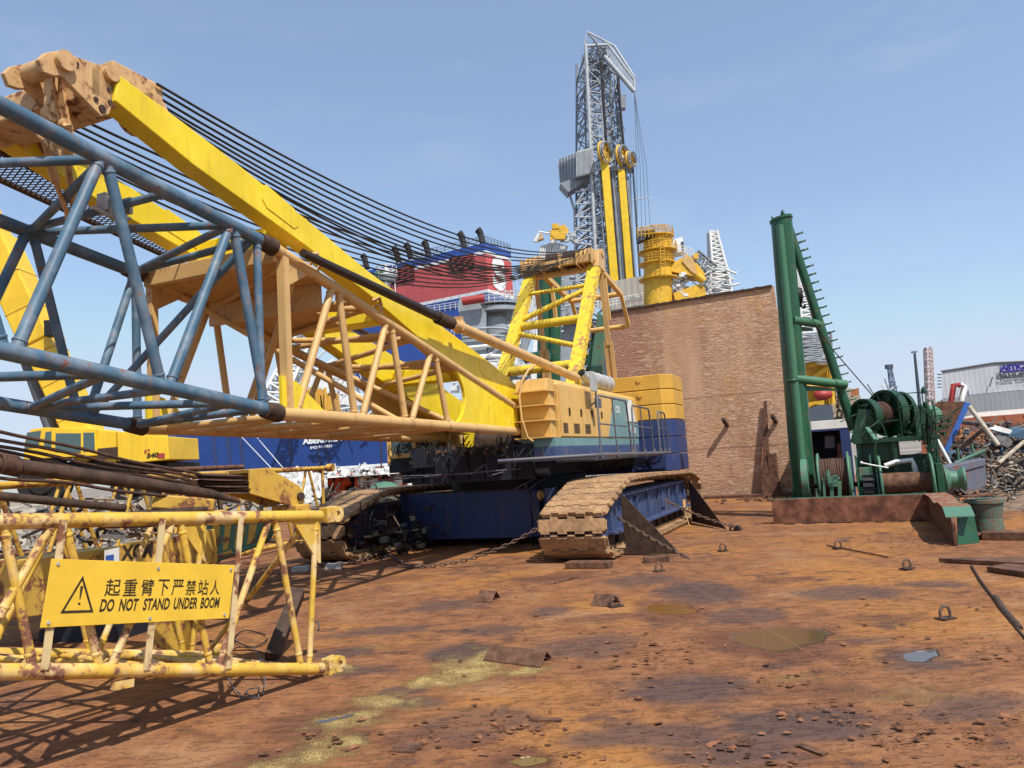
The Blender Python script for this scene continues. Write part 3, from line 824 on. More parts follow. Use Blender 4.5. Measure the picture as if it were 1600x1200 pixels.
for (a, b_, top) in ((-2.1, .22, 2.74), (.45, 2.3, 2.66), (3.02, 4.08, 2.62)):
    r = M(S); x = 2.5
    r.path([(x, a, 1.63), (x, a + .02, top - .08), (x, a + .1, top), (x, b_ - .30, top - .01), (x, b_ - .2, top - .06), (x, b_, 1.63)], .02)
    r.path([(x, a, 2.22), (x, b_ - .12, 2.20)], .015)
    mid = (a + b_ - .25) / 2
    r.path([(x, mid, top), (x, mid + .12, 1.63)], .015)
    for yy in (a, mid + .12, b_): r.tube((x, yy, 1.60), (x, yy, 1.72), .045, n=10)
    r.build('handrail', MT['rail'], crane)
# mirror, muffler
mr = M(S); mm = S.x(925, 615, 1.9)
mr.box((1.92, -.28, 3.14), (.04, .42, .34)); mir = mr.build('mirror', MT['galv'], crane, bevel=.01)
mr = M(S); mr.path([(1.9, -.1, 2.96), (1.9, -.1, 2.78), (1.78, -.1, 2.7)], .02); mr.box((1.9, .02, 2.74), (.1, .16, .2)); mr.build('mirror_arm', MT['rail'], mir)
mf = M(S)
mf.tube((1.25, 1.7, 3.42), (1.25, 3.2, 3.42), .19, n=20)
for y in (1.72, 2.2, 2.75, 3.18): mf.ring((1.25, y, 3.42), (0, 1, 0), .195, .02, 18, 6)
mf.path([(1.25, 1.7, 3.42), (1.25, 1.45, 3.44), (1.2, 1.32, 3.55)], .1, 12)
mfl = mf.build('muffler', MT['galv'], crane)
M(S).tube((1.2, 1.32, 3.55), (1.18, 1.28, 3.60), .085, n=14).build('exhaust_outlet', MT['black'], mfl)
# counterweight slabs
zs = [1.13, 1.58, 2.03, 2.48, 2.88, 3.28, 3.68]
for i, (z0, z1) in enumerate(zip(zs, zs[1:])):
    c = M(S); xr = 2.36; ch = .34; ya, yb = 4.35, 6.0
    c.prism([(-xr, ya, z0), (xr, ya, z0), (xr + ch * .8, ya + ch, z0), (xr + ch * .8, yb, z0), (-xr - ch * .8, yb, z0), (-xr - ch * .8, ya + ch, z0)], (0, 0, z1 - z0 - .016))
    if i in (4, 5): c.tube((1.8, ya - .03, (z0 + z1) / 2 + .08), (1.8, ya + .02, (z0 + z1) / 2 + .08), .07, n=16)
    c.build('counterweight_slab', MT['navy'] if i < 3 else MT['cwyellow'], crane, bevel=.018)

# --- gantry -------------------------------------------------------
pk = (4.35, 7.0)
for sx, x0 in ((1, .92), (-1, -1.0)):
    g = M(S)
    g.bar((x0, 1.0, 2.75), (x0 * .97, pk[0], pk[1]), .22, .30, (1, 0, 0))
    for k in range(9):
        q = V((x0 + sx * .12, 1.0, 2.75)).lerp(V((x0 * .97 + sx * .12, pk[0], pk[1])), .12 + k * .095)
        g.path([q + V((0, -.15, 0)), q + V((.10 * sx, -.16, .02)), q + V((.10 * sx, .14, .04)), q + V((0, .15, .02))], .008, 5)
    g.prism([(x0 - .1, .75, 2.55), (x0 - .1, 1.5, 2.55), (x0 - .1, 1.45, 3.15), (x0 - .1, .95, 3.2)], (.2, 0, 0))
    g.build('gantry_leg', MT['gyellow'], crane, bevel=.01)
def gp(sx, t, xo=0): return V(((.92 if sx > 0 else -1.0) * (1 - .03 * t), 1.0 + (pk[0] - 1.0) * t, 2.75 + (pk[1] - 2.75) * t))
for t0, r in ((.26, .12), (.56, .11), (.80, .055)):
    M(S).tube(gp(-1, t0), gp(1, t0), r).build('gantry_crossbar', MT['gyellow'], crane)
for (a, b_, r) in ((.52, .37, .065), (.60, .78, .075)):
    M(S).tube(gp(-1, a), gp(1, b_), r).build('gantry_diagonal', MT['gyellow'], crane)
hd = M(S)
hd.bx(-1.1, .95, pk[0] - .12, pk[0] + .12, pk[1] - .30, pk[1] - .05)
hd.bx(-1.15, .98, pk[0] - .5, pk[0] - .36, pk[1] - .16, pk[1] + .02)
for x in (-1.12, -.55, 0, .5, .92): hd.box((x, pk[0] - .25, pk[1] - .02), (.05, .6, .42))
hd.prism([(.86, pk[0] - .4, pk[1] - .3), (.86, pk[0] + .25, pk[1] - .35), (.86, pk[0] + .3, pk[1] + .15), (.86, pk[0] + .1, pk[1] + .28), (.86, pk[0] - .2, pk[1] + .2)], (.2, 0, 0))
gh = hd.build('gantry_head', MT['tanor'] if 'tanor' in MT else MT['tan'], crane, bevel=.01)
for x in (-.98, -.86, -.74, -.38, -.26, -.14, .12, .24, .36, .62, .74):
    M(S).lathe((x - .04, pk[0] - .22, pk[1] + .04), (1, 0, 0), [(0, 0), (.22, 0), (.25, .0), (.20, .03), (.20, .05), (.25, .08), (.22, .08), (0, .08)], 20).build('sheave', MT['rustrope'] if abs(x) < .5 else MT['tan'], gh)
bl = M(S); bl.tube((-1.05, pk[0] - .22, pk[1] + .04), (.9, pk[0] - .22, pk[1] + .04), .06); bl.build('sheave_pin', MT['black'], gh)
# rear links down to the house
lk = M(S)
for sx in (1, -1):
    x = .95 * sx
    lk = M(S)
    lk.bar((x, pk[0] + .1, pk[1] + .15), (x, 4.75, 4.65), .06, .13, (1, 0, 0))
    lk.bar((x - .05, 4.74, 4.75), (x - .05, 4.95, 3.3), .03, .16, (1, 0, 0))
    lk.bar((x + .05, 4.74, 4.75), (x + .05, 4.95, 3.3), .03, .16, (1, 0, 0))
    lk.tube((x - .14, pk[0] + .08, pk[1] + .14), (x + .14, pk[0] + .08, pk[1] + .14), .11)
    lk.build('rear_link', MT['tan'], crane)
lk = M(S)
for x in (.8, -.8):
    lk.bar((x, pk[0], pk[1] - .05), (x, 7.2, 6.55), .16, .16, (1, 0, 0), .12, .12)
    lk.bar((x, 7.2, 6.6), (x, 7.9, 5.65), .10, .10, (1, 0, 0))
    lk.bar((x, 5.4, 6.8), (x, 5.6, 5.5), .10, .10, (1, 0, 0))
lk.tube((-.8, 7.2, 6.55), (.8, 7.2, 6.55), .08); lk.tube((-.8, 7.9, 5.65), (.8, 7.9, 5.65), .08)
lk.build('counterweight_lifting_frame', MT['house'], crane)

# --- boom ----------------------------------------------------------
hw = .98
T0, T1 = V((0, -8.9, 4.12)), V((0, -1.25, 2.40))   # butt top chord, y/z
B0, B1 = V((0, -8.9, 2.31)), V((0, -1.35, 2.17))
dU = V((0, -1, .115)).normalized()
butt = M(S)
def ch(P, x): return V((x, P.y, P.z))
Tl = lambda y: T0.lerp(T1, (y - T0.y) / (T1.y - T0.y)); Bl = lambda y: B0.lerp(B1, (y - B0.y) / (B1.y - B0.y))
bb = None
for x in (hw, -hw):
    o = M(S).tube(ch(T0, x), ch(T1, x), .066, n=16).build('top_chord', MT['tan'], crane)
    o = M(S).tube(ch(B0, x), ch(B1, x), .078, n=16).build('bottom_chord', MT['tan'], crane)
for x in (hw, -hw):
    tn = [-7.8, -6.62, -5.41]; bn = [-8.62, -7.45, -7.35, -6.25, -6.15, -5.05]
    seg = [(-7.86, -8.62), (-7.74, -7.5), (-6.68, -7.36), (-6.56, -6.3), (-5.47, -6.16), (-5.35, -5.05)]
    for ty, by in seg:
        M(S).brace(ch(Tl(ty), x), ch(Bl(by), x), .045, n=10).build('brace', MT['tan'], crane)
    M(S).bar(ch(Tl(-8.75), x), ch(Bl(-8.75), x), .09, .10, (1, 0, 0)).build('end_post', MT['tan'], crane)
# horizontal bracing top and bottom of the butt
for tl, r in ((Tl, .042), (Bl, .042)):
    seqs = [(-8.6, hw), (-7.8, -hw), (-7.15, hw), (-6.62, -hw), (-6.0, hw), (-5.41, -hw), (-4.7, hw), (-4.2, -hw)]
    for (ya, xa), (yb, xb) in zip(seqs, seqs[1:]):
        M(S).brace(ch(tl(ya), xa), ch(tl(yb), xb), r, n=9).build('lacing', MT['tan'], crane)
    for y in (-8.6, -7.4, -6.3, -5.1): M(S).brace(ch(tl(y), hw), ch(tl(y), -hw), r, n=9).build('cross_tube', MT['tan'], crane)
# inner diagonal tubes
for (ya, xa, yb, xb) in ((-8.4, -hw, -6.4, hw), (-6.2, -hw, -4.6, hw), (-8.5, hw, -7.2, -hw)):
    M(S).brace(ch(Tl(ya), xa), ch(Bl(yb), xb), .04, n=9).build('inner_diagonal', MT['tan'], crane)
# deep box cross head at the section joint
cx_ = M(S)
cx_.prism([(-hw, -8.85, 4.18), (-hw, -7.9, 4.0), (-hw, -7.9, 3.92), (-hw, -8.85, 4.06)], (2 * hw - .02, 0, 0))
cx_.bx(-hw, hw - .02, -8.87, -8.80, 3.98, 4.17); cx_.bx(-hw + .1, hw - .12, -7.96, -7.9, 3.62, 3.93)
cx_.prism([(-hw, -7.9, 3.98), (-hw, -6.6, 3.70), (-hw, -6.6, 3.66), (-hw, -7.9, 3.9)], (1.2, 0, 0))
cx_.build('cross_head', MT['tan'], crane, bevel=.012)
for x in (hw - .02, -hw - .02):
    M(S).prism([(x, -8.72, 4.05), (x, -8.72, 3.72), (x, -8.35, 3.92), (x, -7.95, 3.86), (x, -7.95, 3.97)], (.04, 0, 0)).build('gusset', MT['tan'], crane)
    M(S).prism([(x, -8.86, 2.36), (x, -8.86, 2.72), (x, -8.6, 2.66), (x, -8.2, 2.4), (x, -8.1, 2.34)], (.05, 0, 0)).build('yellow_gusset', MT['yellow'], crane, bevel=.005)
# foot side plates
for x in (hw - .03, -hw - .03):
    pts = [(x, -4.75, 3.14)]
    for i in range(1, 8):
        t = i / 8; pts.append((x, -4.72 + .26 * math.sin(math.pi * t) + .0 * t, 3.14 - .86 * t))
    pts += [(x, -4.85, 2.27), (x, -1.5, 2.2), (x, -1.4, 2.40)]
    if x < 0: pts = [(x, -4.65, 3.13), (x, -4.32, 3.0), (x, -4.12, 2.72), (x, -4.0, 2.5), (x, -3.95, 2.25), (x, -1.5, 2.2), (x, -1.4, 2.4)]
    fpn = M(S).prism(pts, (.06, 0, 0)).build('foot_plate', MT['yellow'] if x > 0 else MT['tan'], crane, bevel=.006)
    M(S).bx(x - .008, x + .068, -3.0, -2.96, 2.24, 2.76).build('plate_rib', MT['yellow'], fpn)
# end connectors
for x in (hw, -hw):
    for P0, dz in ((T0, 0), (B0, 0)):
        M(S).tube(ch(P0, x) + V((0, .0, 0)), ch(P0, x) - V((0, .22, -.03)), .10, .085, n=14).build('pin_connector', MT['darkrust'], crane)
# blue section ------------------------------------------------------
TL0, BL0 = V((0, -9.05, 4.14)), V((0, -9.05, 2.34))
def bt(y): return TL0 + V((0, y + 9.05, -(y + 9.05) * .125))
def bbm(y): return BL0 + V((0, y + 9.05, -(y + 9.05) * .118))
YE = -14.6
for x in (hw, -hw):
    M(S).tube(ch(bt(-9.05), x), ch(bt(YE), x), .068, n=16).build('blue_top_chord', MT['blue'], crane)
    M(S).tube(ch(bbm(-9.05), x), ch(bbm(YE), x), .068, n=16).build('blue_bottom_chord', MT['blue'], crane)
for x in (hw, -hw):
    d_ = 0 if x > 0 else 0
    if x > 0: seg = [(-9.49, -9.10), (-9.53, -10.34), (-10.95, -10.42), (-11.0, -11.72), (-12.4, -11.8), (-12.45, -13.1), (-13.8, -13.2)]
    else: seg = [(-8.98, -8.98), (-8.99, -9.62), (-10.22, -9.72), (-10.28, -11.0), (-11.7, -11.1), (-11.75, -12.4), (-13.1, -12.5), (-13.2, -13.8)]
    for ty, by in seg:
        M(S).brace(ch(bt(ty), x), ch(bbm(by), x), .048, n=10).build('blue_brace', MT['blue'], crane)
    if x > 0: M(S).brace(ch(bt(-9.15), x), ch(bbm(-9.15), x), .042, n=10).build('blue_end_post', MT['blue'], crane)
for tl in (bt, bbm):
    seqs = [(-9.15, hw), (-9.0, -hw), (-9.53, hw), (-10.25, -hw), (-10.97, hw), (-11.7, -hw), (-12.42, hw), (-13.1, -hw), (-13.8, hw)]
    for (ya, xa), (yb, xb) in zip(seqs, seqs[1:]):
        M(S).brace(ch(tl(ya), xa), ch(tl(yb), xb), .042, n=9).build('blue_lacing', MT['blue'], crane)
    for y in (-10.3, -11.9): M(S).brace(ch(tl(y), hw), ch(tl(y), -hw), .04, n=9).build('blue_cross_tube', MT['blue'], crane)
M(S).brace(ch(bt(-9.2), hw), ch(bbm(-9.6), -hw), .04, n=9).build('blue_diagonal', MT['blue'], crane)
cl = M(S)
pc = ch(bt(-10.3), .25)
for k in range(5): cl.box(pc + V((.1 * math.sin(k * 2.1), .05 * k - .1, .03 * math.cos(k * 3))), (.11, .035, .16))
cl.path([pc + V((0, -.2, -.05)), pc + V((.05, 0, -.12)), pc + V((0, .2, -.05))], .02)
cl.build('clamp', MT['galv'], crane)

# --- live mast ------------------------------------------------------
mx = .74
def mast_leg(x, inner):
    # polygon of side plate in (y,z), thickened across
    top = [(-10.75, 5.26), (-10.0, 5.10), (-9.34, 4.95), (-8.23, 4.66), (-6.94, 4.29), (-4.44, 3.72), (-3.0, 3.38), (-1.3, 2.90)]
    bot = [(-10.78, 5.0), (-9.9, 4.72), (-8.25, 4.33), (-6.9, 3.96), (-4.6, 3.20), (-3.0, 2.72), (-1.6, 2.30), (-1.1, 2.25)]
    o = M(S).prism([(x - .05, y, z) for y, z in top] + [(x - .05, y, z) for y, z in bot[::-1]], (.22, 0, 0))
    return o.build('mast_leg', MT['yellow'], crane, bevel=.01)
for x in (mx - .02, -mx):
    ml = mast_leg(x, 0)
    xx = x + (.17 if x > 0 else .17)
    for (ya, yb, zz) in ((-8.95, -8.35, 4.52), (-3.6, -3.0, 3.1)):
        zc = lambda y: 4.78 - (y + 8.95) * .262
        M(S).prism([(xx + .001, ya, zc(ya) + .02), (xx + .001, ya + .07, zc(ya) + .09 - .018), (xx + .001, yb - .07, zc(yb) + .09), (xx + .001, yb, zc(yb) + .02), (xx + .001, yb, zc(yb) - .10), (xx + .001, yb - .07, zc(yb) - .17 + .02), (xx + .001, ya + .07, zc(ya) - .19), (xx + .001, ya, zc(ya) - .11)], (.008, 0, 0)).build('doubler_plate', MT['yellow'], ml)
for (y, z) in ((-8.1, 4.63), (-5.6, 4.02), (-2.2, 3.15)):
    M(S).path([(mx + .05, y - .06, z - .02), (mx + .05, y - .04, z + .07), (mx + .05, y + .04, z + .06), (mx + .05, y + .06, z - .04)], .014, 6).build('lifting_eye', MT['yellow'], crane)
for y, z in ((-8.3, 4.42), (-6.2, 3.85), (-3.9, 3.2)):
    M(S).box((0, y, z), (2 * mx - .36, .34, .26)).build('mast_cross_box', MT['yellow'], crane, bevel=.02)
# head
MT['tanor'] = paint('mast_head_paint', (0.58, 0.365, 0.165), rust=0.42, rough=0.55, dirt=0.5, dirtc=(0.3, 0.15, 0.08), scale=1.4)
hp = [(62, 92), (72, 82), (95, 78), (120, 88), (155, 100), (172, 115), (182, 150), (172, 178), (160, 181), (145, 166), (98, 118), (86, 118), (70, 112)]
def headplate(x, th=.05, shift=0):
    P_ = [S.x(a, b, .86) for a, b in hp]
    return M(S).prism([(x, q.y + shift, q.z) for q in P_], (th, 0, 0))
MT['tanor2'] = MT['tanor']
mhead = None
for x in (.80, .38, -.45, -.90):
    o = headplate(x).build('head_plate', MT['tanor'], crane, bevel=.006)
    if mhead is None: mhead = o
q1, q2 = S.x(100, 96, .86), S.x(172, 116, .86)
M(S).tube((.30, q1.y, q1.z), (.90, q1.y, q1.z), .085, n=18).build('head_pin', MT['tanor'], crane)
M(S).tube((.70, q2.y, q2.z), (.90, q2.y, q2.z), .07, n=18).build('head_pin', MT['tanor'], crane)
hc = M(S)
qa, qb = S.x(180, 118, .80), S.x(216, 128, .80)
hc.bx(-.95, .85, q2.y - .18, q2.y + .22, q2.z - .26, q2.z + .01)
hc.bx(.44, .83, q2.y + .05, q2.y + .60, q2.z - .12, q2.z + .17)
hc.bx(-.92, -.38, q2.y + .05, q2.y + .60, q2.z - .16, q2.z + .12)
hc.bx(-.85, .40, q1.y + .1, q2.y, q2.z - .34, q2.z - .16)
for sx in (.55, .68, .80, -.45, -.6, -.75): hc.lathe((sx - .03, q2.y + .5, q2.z - .12), (1, 0, 0), [(0, 0), (.17, 0), (.14, .03), (.17, .06), (0, .06)], 16)
hc.build('mast_crosshead', MT['tanor'], crane, bevel=.014)
for (a, b, r) in ((160, 170, .035), (172, 160, .022), (150, 155, .022), (170, 140, .02), (120, 100, .02)):
    q = S.x(a, b, .855); M(S).tube((.84, q.y, q.z), (.862, q.y, q.z), r, n=12).build('plate_bolt', MT['darkrust'], mhead)
# pendant links and rods hanging from the head
pl = M(S)
def Lx(px, py, x=.6): return S.x(px, py, x)
def link(m, a, b, w_, t_, x):
    A, B_ = Lx(*a, x), Lx(*b, x)
    m.bar(A, B_, t_, w_, (1, 0, 0)); m.tube(A - V((t_ / 2 + .01, 0, 0)), A + V((t_ / 2 + .01, 0, 0)), w_ * .62, n=14); m.tube(B_ - V((t_ / 2 + .01, 0, 0)), B_ + V((t_ / 2 + .01, 0, 0)), w_ * .62, n=14)
link(pl, (78, 108), (77, 178), .10, .03, .66); link(pl, (82, 108), (82, 178), .10, .03, .54)
link(pl, (90, 110), (103, 195), .09, .03, .5)
pl.build('pendant_link', MT['tanor'], crane, bevel=.005)
for pts, rs in (([(77, 178), (68, 218), (78, 252)], .026), ([(78, 252), (87, 285)], .036), ([(87, 285), (104, 330), (106, 345)], .022),
                ([(82, 180), (74, 215), (80, 250)], .020), ([(103, 195), (106, 255)], .045), ([(106, 255), (110, 285)], .030), ([(110, 285), (116, 340)], .024)):
    M(S).path([Lx(*q, .60 - .004 * (q[1] - 180)) for q in pts], rs, 9).build('pendant_rod', MT['tanor'], crane)
sc2 = M(S)
P = Lx(74, 215, .46)
for k in range(3): sc2.ring(P + V((.02 * k, .03 * k - .03, -.05 * k)), (1, .3 * k, .2), .05, .016, 14, 6)
sc2.build('shackle', MT['tanor'], crane)
# catwalk along the mast
cw_ = M(S)
xa, xb = -1.40, -.86
def cz(y): return 4.80 - (y + 9.5) * .155
y0, y1 = -12.2, -3.6
for x in (xa, xb):
    cw_.bar((x, y0, cz(y0)), (x, y1, cz(y1)), .035, .07, (1, 0, 0))
k = 0; yy = y0
cw = cw_.build('catwalk', MT['darkrust'], crane)
gr = M(S)
sp = .055; nn = int((y1 - y0) / sp)
for i in range(nn):
    a = y0 + i * sp
    gr.bar((xa, a, cz(a)), (xb, a + .2, cz(a + .2)), .012, .008)
    gr.bar((xb, a, cz(a) + .009), (xa, a + .2, cz(a + .2) + .009), .012, .008)
gr.build('expanded_metal', MT['grate'], cw)
# backstop: dark rod in tan tube
bs0, bs1, bs2 = V((1.14, -8.9, 4.15)), V((1.14, -5.17, 3.82)), V((1.14, 1.05, 3.43))
M(S).tube(bs0 + V((0, .3, -.05)), bs1, .05, .075, n=14).build('backstop_rod', MT['greasy'], crane)
k = M(S)
for i in range(12): k.ring(bs1.lerp(bs2, -.05 + i * .006), (0, 1, -.1), .085, .016, 14, 6)
k.build('backstop_spring', MT['darkrust'], crane)
bk = M(S).tube(bs1 + V((0, .15, -.01)), bs2, .085, .095, n=16).build('backstop_tube', MT['tan'], crane)
k = M(S); q = bs1.lerp(bs2, .06); k.box(q + V((0, 0, .1)), (.1, .12, .12)); k.ring(q, (0, 1, -.1), .095, .02, 14, 6); k.build('backstop_collar', MT['tanor'], bk)
# tie rods lying along the near top chord
for (y, z) in ((-8.2, 4.05), (-6.9, 3.74)):
    M(S).ring((hw, y, z), (0, 1, -.22), .078, .018, 12, 6).build('chord_band', MT['tanor'], crane)
    M(S).path([(hw, y - .1, z + .12), (hw + .05, y, z + .16), (hw, y + .12, z + .1)], .025, 6).build('chord_lug', MT['tanor'], crane)

# --- hoist ropes between mast head and gantry head ----------------
def rope(a, b_, sag, r=.014, name='hoist_rope', n=22, mat='rope', F_=S, par=crane):
    a, b_ = V(a), V(b_)
    pts = [a.lerp(b_, i / n) - V((0, 0, sag * 4 * (i / n) * (1 - i / n))) for i in range(n + 1)]
    return M(F_).path(pts, r, 6).build(name, MT[mat], par)
for i in range(11):
    x = .86 - (i % 4) * .03 - i * .01
    zo = (.14, .11, .07, .04, -.05, -.07, -.09, -.11, -.16, -.18, -.20)[i]
    rope((x, q2.y + .50, q2.z + zo), (x * .95 - .08 * i, pk[0] - .35, pk[1] + .12 + zo * .9), .78 - zo * .75, .013, n=26)
for i in range(7):
    x = -.40 - i * .065
    rope((x, q2.y + .55, q2.z + .10 - .03 * i), (x, pk[0] - .35, pk[1] + .1 - .04 * i), .70 + .035 * i, .0135, n=26)
rope((.1, q2.y + .2, q2.z - .1), (.2, pk[0] - .3, pk[1] - .2), .6, .014)
# reeving packed on the gantry head
for i in range(14):
    x = -1.0 + i * .14
    rope((x, pk[0] - .30, pk[1] - .18), (x + .02, pk[0] + .05, pk[1] - .16), .03, .018, n=4, mat='rustrope')
# operator cab, front left
cab = M(S)
cab.bx(-1.72, -1.1, -2.5, -1.0, 1.56, 1.86)
cb_ = cab.build('cab', MT['dark'], crane, bevel=.02)
cab = M(S); cab.bx(-1.68, -1.14, -2.46, -1.05, 1.86, 2.7); 
cabu = cab.build('cab_windows', glass('cab_glass'), cb_)
cab = M(S)
for x in (-1.70, -1.12):
    for y in (-2.48, -1.75, -1.02): cab.bx(x - .035, x + .035, y - .035, y + .035, 1.72, 2.8)
cab.bx(-1.75, -1.07, -2.53, -.97, 2.72, 2.8)
cab.bx(-1.70, -1.1, -2.52, -2.46, 1.84, 1.93)
cab.build('cab_frame', MT['house'], cb_, bevel=.01)
# ------------------------------------------------------------------ boom tip section in the left foreground
P0 = G(505, 1056)
T = Frame(P0.x, P0.y, 30.0)
tip = thing('boom_tip_section', 'rust-flecked yellow lattice boom section with bilingual warning sign in the foreground', 'boom section', P0)
WT = 1.45
def t2(px, py, x=0): return T.x(px, py, x)
nt0, nt1 = t2(500, 806), t2(0, 815)
nb0, nb1 = t2(503, 1047), t2(0, 1050)
nb0.z = .06
ext = lambda a, b, k: a.lerp(b, k)
nt1, nb1 = ext(nt0, nt1, 1.6), ext(nb0, nb1, 1.6)
TY = MT['tipyellow']
rad = .046
def off(P, x): return V((x, P.y, P.z))
for x in (0, -WT):
    M(T).tube(off(nt0, x), off(nt1, x), rad, n=16).build('top_chord', TY, tip)
    M(T).tube(off(nb0, x), off(nb1, x), rad, n=16).build('bottom_chord', TY, tip)
    for c in (nt0, nb0):
        q = M(T); cc = off(c, x) + V((0, .10, 0))
        q.box(cc, (.10, .12, .13)); q.pipe(cc + V((-.055, .06, 0)), cc + V((.055, .06, 0)), .068, .03, 18)
        q.build('pin_lug', TY, tip, bevel=.006)
pairs = [((429, 808), (470, 1040)), ((422, 808), (341, 1042)), ((280, 810), (329, 1042)), ((272, 810), (173, 1044)), ((100, 812), (156, 1044)), ((85, 812), (-2, 965)), ((3, 814), (52, 1045)), ((-10, 814), (-70, 1045))]
for a, b in pairs:
    A, B = t2(*a), t2(*b)
    for x in (0, -WT):
        M(T).brace(off(A, x), off(B, x), .026, n=10).build('brace', TY, tip)
for x in (0, -WT):
    A, B = t2(494, 808), t2(483, 1045)
    M(T).brace(off(A, x), off(B, x), .024, n=10).build('end_post', TY, tip)
    g_ = [t2(455, 812), t2(499, 812), t2(500, 880), t2(497, 880)]
    gq = M(T).prism([off(p, x - .012) for p in g_], (.024, 0, 0)); gq.build('gusset_plate', TY, tip, bevel=.003)
M(T).brace(off(t2(466, 832), 0), off(nb0, -WT), .022, n=9).build('end_diagonal', TY, tip)
for P_, nm in ((nt0, 'top'), (nb0, 'bottom')):
    e = nt1 if nm == 'top' else nb1
    ks = [0.03, .18, .34, .50, .68, .86]
    for i, k in enumerate(ks):
        M(T).brace(off(ext(P_, e, k), 0 if i % 2 else -WT), off(ext(P_, e, k), -WT if i % 2 else 0), .022, n=8).build('cross_tube', TY, tip)
        if i: M(T).brace(off(ext(P_, e, ks[i - 1]), 0 if i % 2 else -WT), off(ext(P_, e, k), -WT if i % 2 else 0), .020, n=8).build('lacing', TY, tip)
for a, b in (((92, 812), (62, 1046)), ((247, 810), (222, 1046)), ((370, 808), (350, 1044))):
    A, B = off(t2(*a), .05), off(t2(*b), .05)
    M(T).bar(A, B, .045, .008, (1, 0, 0)).build('sign_strap', MT['strap'] if 'strap' in MT else TY, tip)
# timber-like flat bar cluster under the section
# warning sign
x_s = .062
sTL, sTR, sBR, sBL = [t2(a, b, x_s) for a, b in ((80, 873), (366, 883), (357, 966), (62, 981))]
MT['sign'] = plain('sign_yellow_plate', (0.72, 0.46, 0.045), 0.4, var=0.10, scale=4, bump=0.1)
MT['signink'] = plain('sign_black_ink', (0.035, 0.022, 0.012), 0.6, var=0.5, scale=60)
sg = M(T).prism([sTL, sTR, sBR, sBL], (.006, 0, 0)).build('warning_sign', MT['sign'], tip, bevel=.002)
def suv(u, v, o=.008): 
    p = sTL.lerp(sTR, u).lerp(sBL.lerp(sBR, u), v); return p + V((o, 0, 0))
def text_on(m, body, u0, u1, v0, v1, bold=0.0, shear=0.0):
    t = M().text(body, (0, 0, 0), (1, 0, 0), (0, 1, 0), 1.0, 1.0, bold=bold, shear=shear)
    vs = [suv(u0 + (u1 - u0) * p[0], v1 + (v0 - v1) * p[1]) for p in t.v]
    m.add(vs, t.f)
lm = M(T)
us = [(.268, .345), (.36, .43), (.452, .52), (.542, .605), (.622, .69), (.705, .765), (.778, .842), (.855, .915)]
for chh, (a, b) in zip("起重臂下严禁站人", us): text_on(lm, chh, a, b, .285, .56, bold=.008)
for wd_, (a, b) in zip(("DO", "NOT", "STAND", "UNDER", "BOOM"), ((.255, .325), (.35, .45), (.475, .622), (.645, .785), (.805, .925))):
    text_on(lm, wd_, a, b, .60, .80, bold=.028, shear=.12)
def tri(r0, cx=.152, cy=.615):
    return [(cx + .088 * r0 * math.cos(R(a)) * 1.0, cy + .375 * r0 * -math.sin(R(a))) for a in (90, 210, 330)]
o3, i3 = tri(1.0), tri(.80)
for i in range(3):
    j = (i + 1) % 3
    lm.add([suv(*o3[i]), suv(*o3[j]), suv(*i3[j]), suv(*i3[i])], [(0, 1, 2, 3)])
lm.add([suv(.148, .40), suv(.162, .40), suv(.1575, .60), suv(.1525, .60)], [(0, 1, 2, 3)])
lm.add([suv(.155 + .006 * math.cos(t * .785), .665 + .022 * math.sin(t * .785)) for t in range(8)], [tuple(range(8))])
lm.build('lettering', MT['signink'], sg)
for u_, v_ in ((.03, .07), (.53, .10), (.975, .09), (.03, .93), (.52, .93), (.965, .93)):
    M(T).tube(suv(u_, v_, .004), suv(u_, v_, .014), .010, n=8).build('rivet', MT['galv'], sg)

# rope block and pendant pipes lying on top of the section ----------------
blk = thing('sheave_block', 'rusty yellow sheave bracket with wire ropes and brown pipes lying on the warning-sign boom section', 'sheave block', T.w(-.5, -.6, 1.25))
pb = [(388, 734), (416, 731), (466, 760), (474, 786), (455, 791), (386, 771)]
for x in (-.16, -.42):
    M(T).prism([t2(a, b, -.16) + V((x + .16, 0, 0)) for a, b in pb], (.025, 0, 0)).build('bracket_plate', MT['oldyellow'], blk, bevel=.004)
M(T).prism([t2(a, b, -.16) for a, b in pb[:3]] + [t2(462, 764, -.16), t2(416, 737, -.16), t2(389, 739, -.16)], (-.26, 0, 0)).build('bracket_top', MT['oldyellow'], blk)
A = t2(465, 776, -.16); M(T).tube(A + V((-.30, 0, 0)), A + V((.05, 0, 0)), .035, n=14).build('pin', MT['darkrust'], blk)
A = t2(455, 800, -.2); M(T).box(A, (.3, .16, .12)).build('foot', MT['oldyellow'], blk, bevel=.01)
A = t2(352, 755, -.3)
for k in range(3):
    M(T).lathe(A + V((0, -.02 * k, -.05 + .05 * k)), (0.1, 0.05, 1), [(0, -.018), (.20, -.018), (.17, 0), (.20, .018), (0, .018)], 24).build('sheave', MT['rustrope'], blk)
A, B = t2(330, 790, -.3), t2(235, 782, -.5)
M(T).bar(A, B, .25, .10).build('cradle', MT['oldyellow'], blk, bevel=.01)
A = t2(300, 798, -.3); M(T).box(A + V((0, -.3, -.02)), (.5, .5, .10)).build('cradle_base', MT['darkrust'], blk, bevel=.01)
def pthru(pts, x, r, name, mat, par, n=12, x1=None):
    P_ = [t2(a, b, x if x1 is None else x + (x1 - x) * i / (len(pts) - 1)) for i, (a, b) in enumerate(pts)]
    return M(T).path(P_, r, n).build(name, MT[mat], par)
pthru([(375, 784), (330, 772), (200, 752), (60, 733), (-60, 718)], -.10, [.012, .034, .045, .045, .045], 'pendant_pipe', 'brownpipe' if 'brownpipe' in MT else 'darkrust', blk, 16)
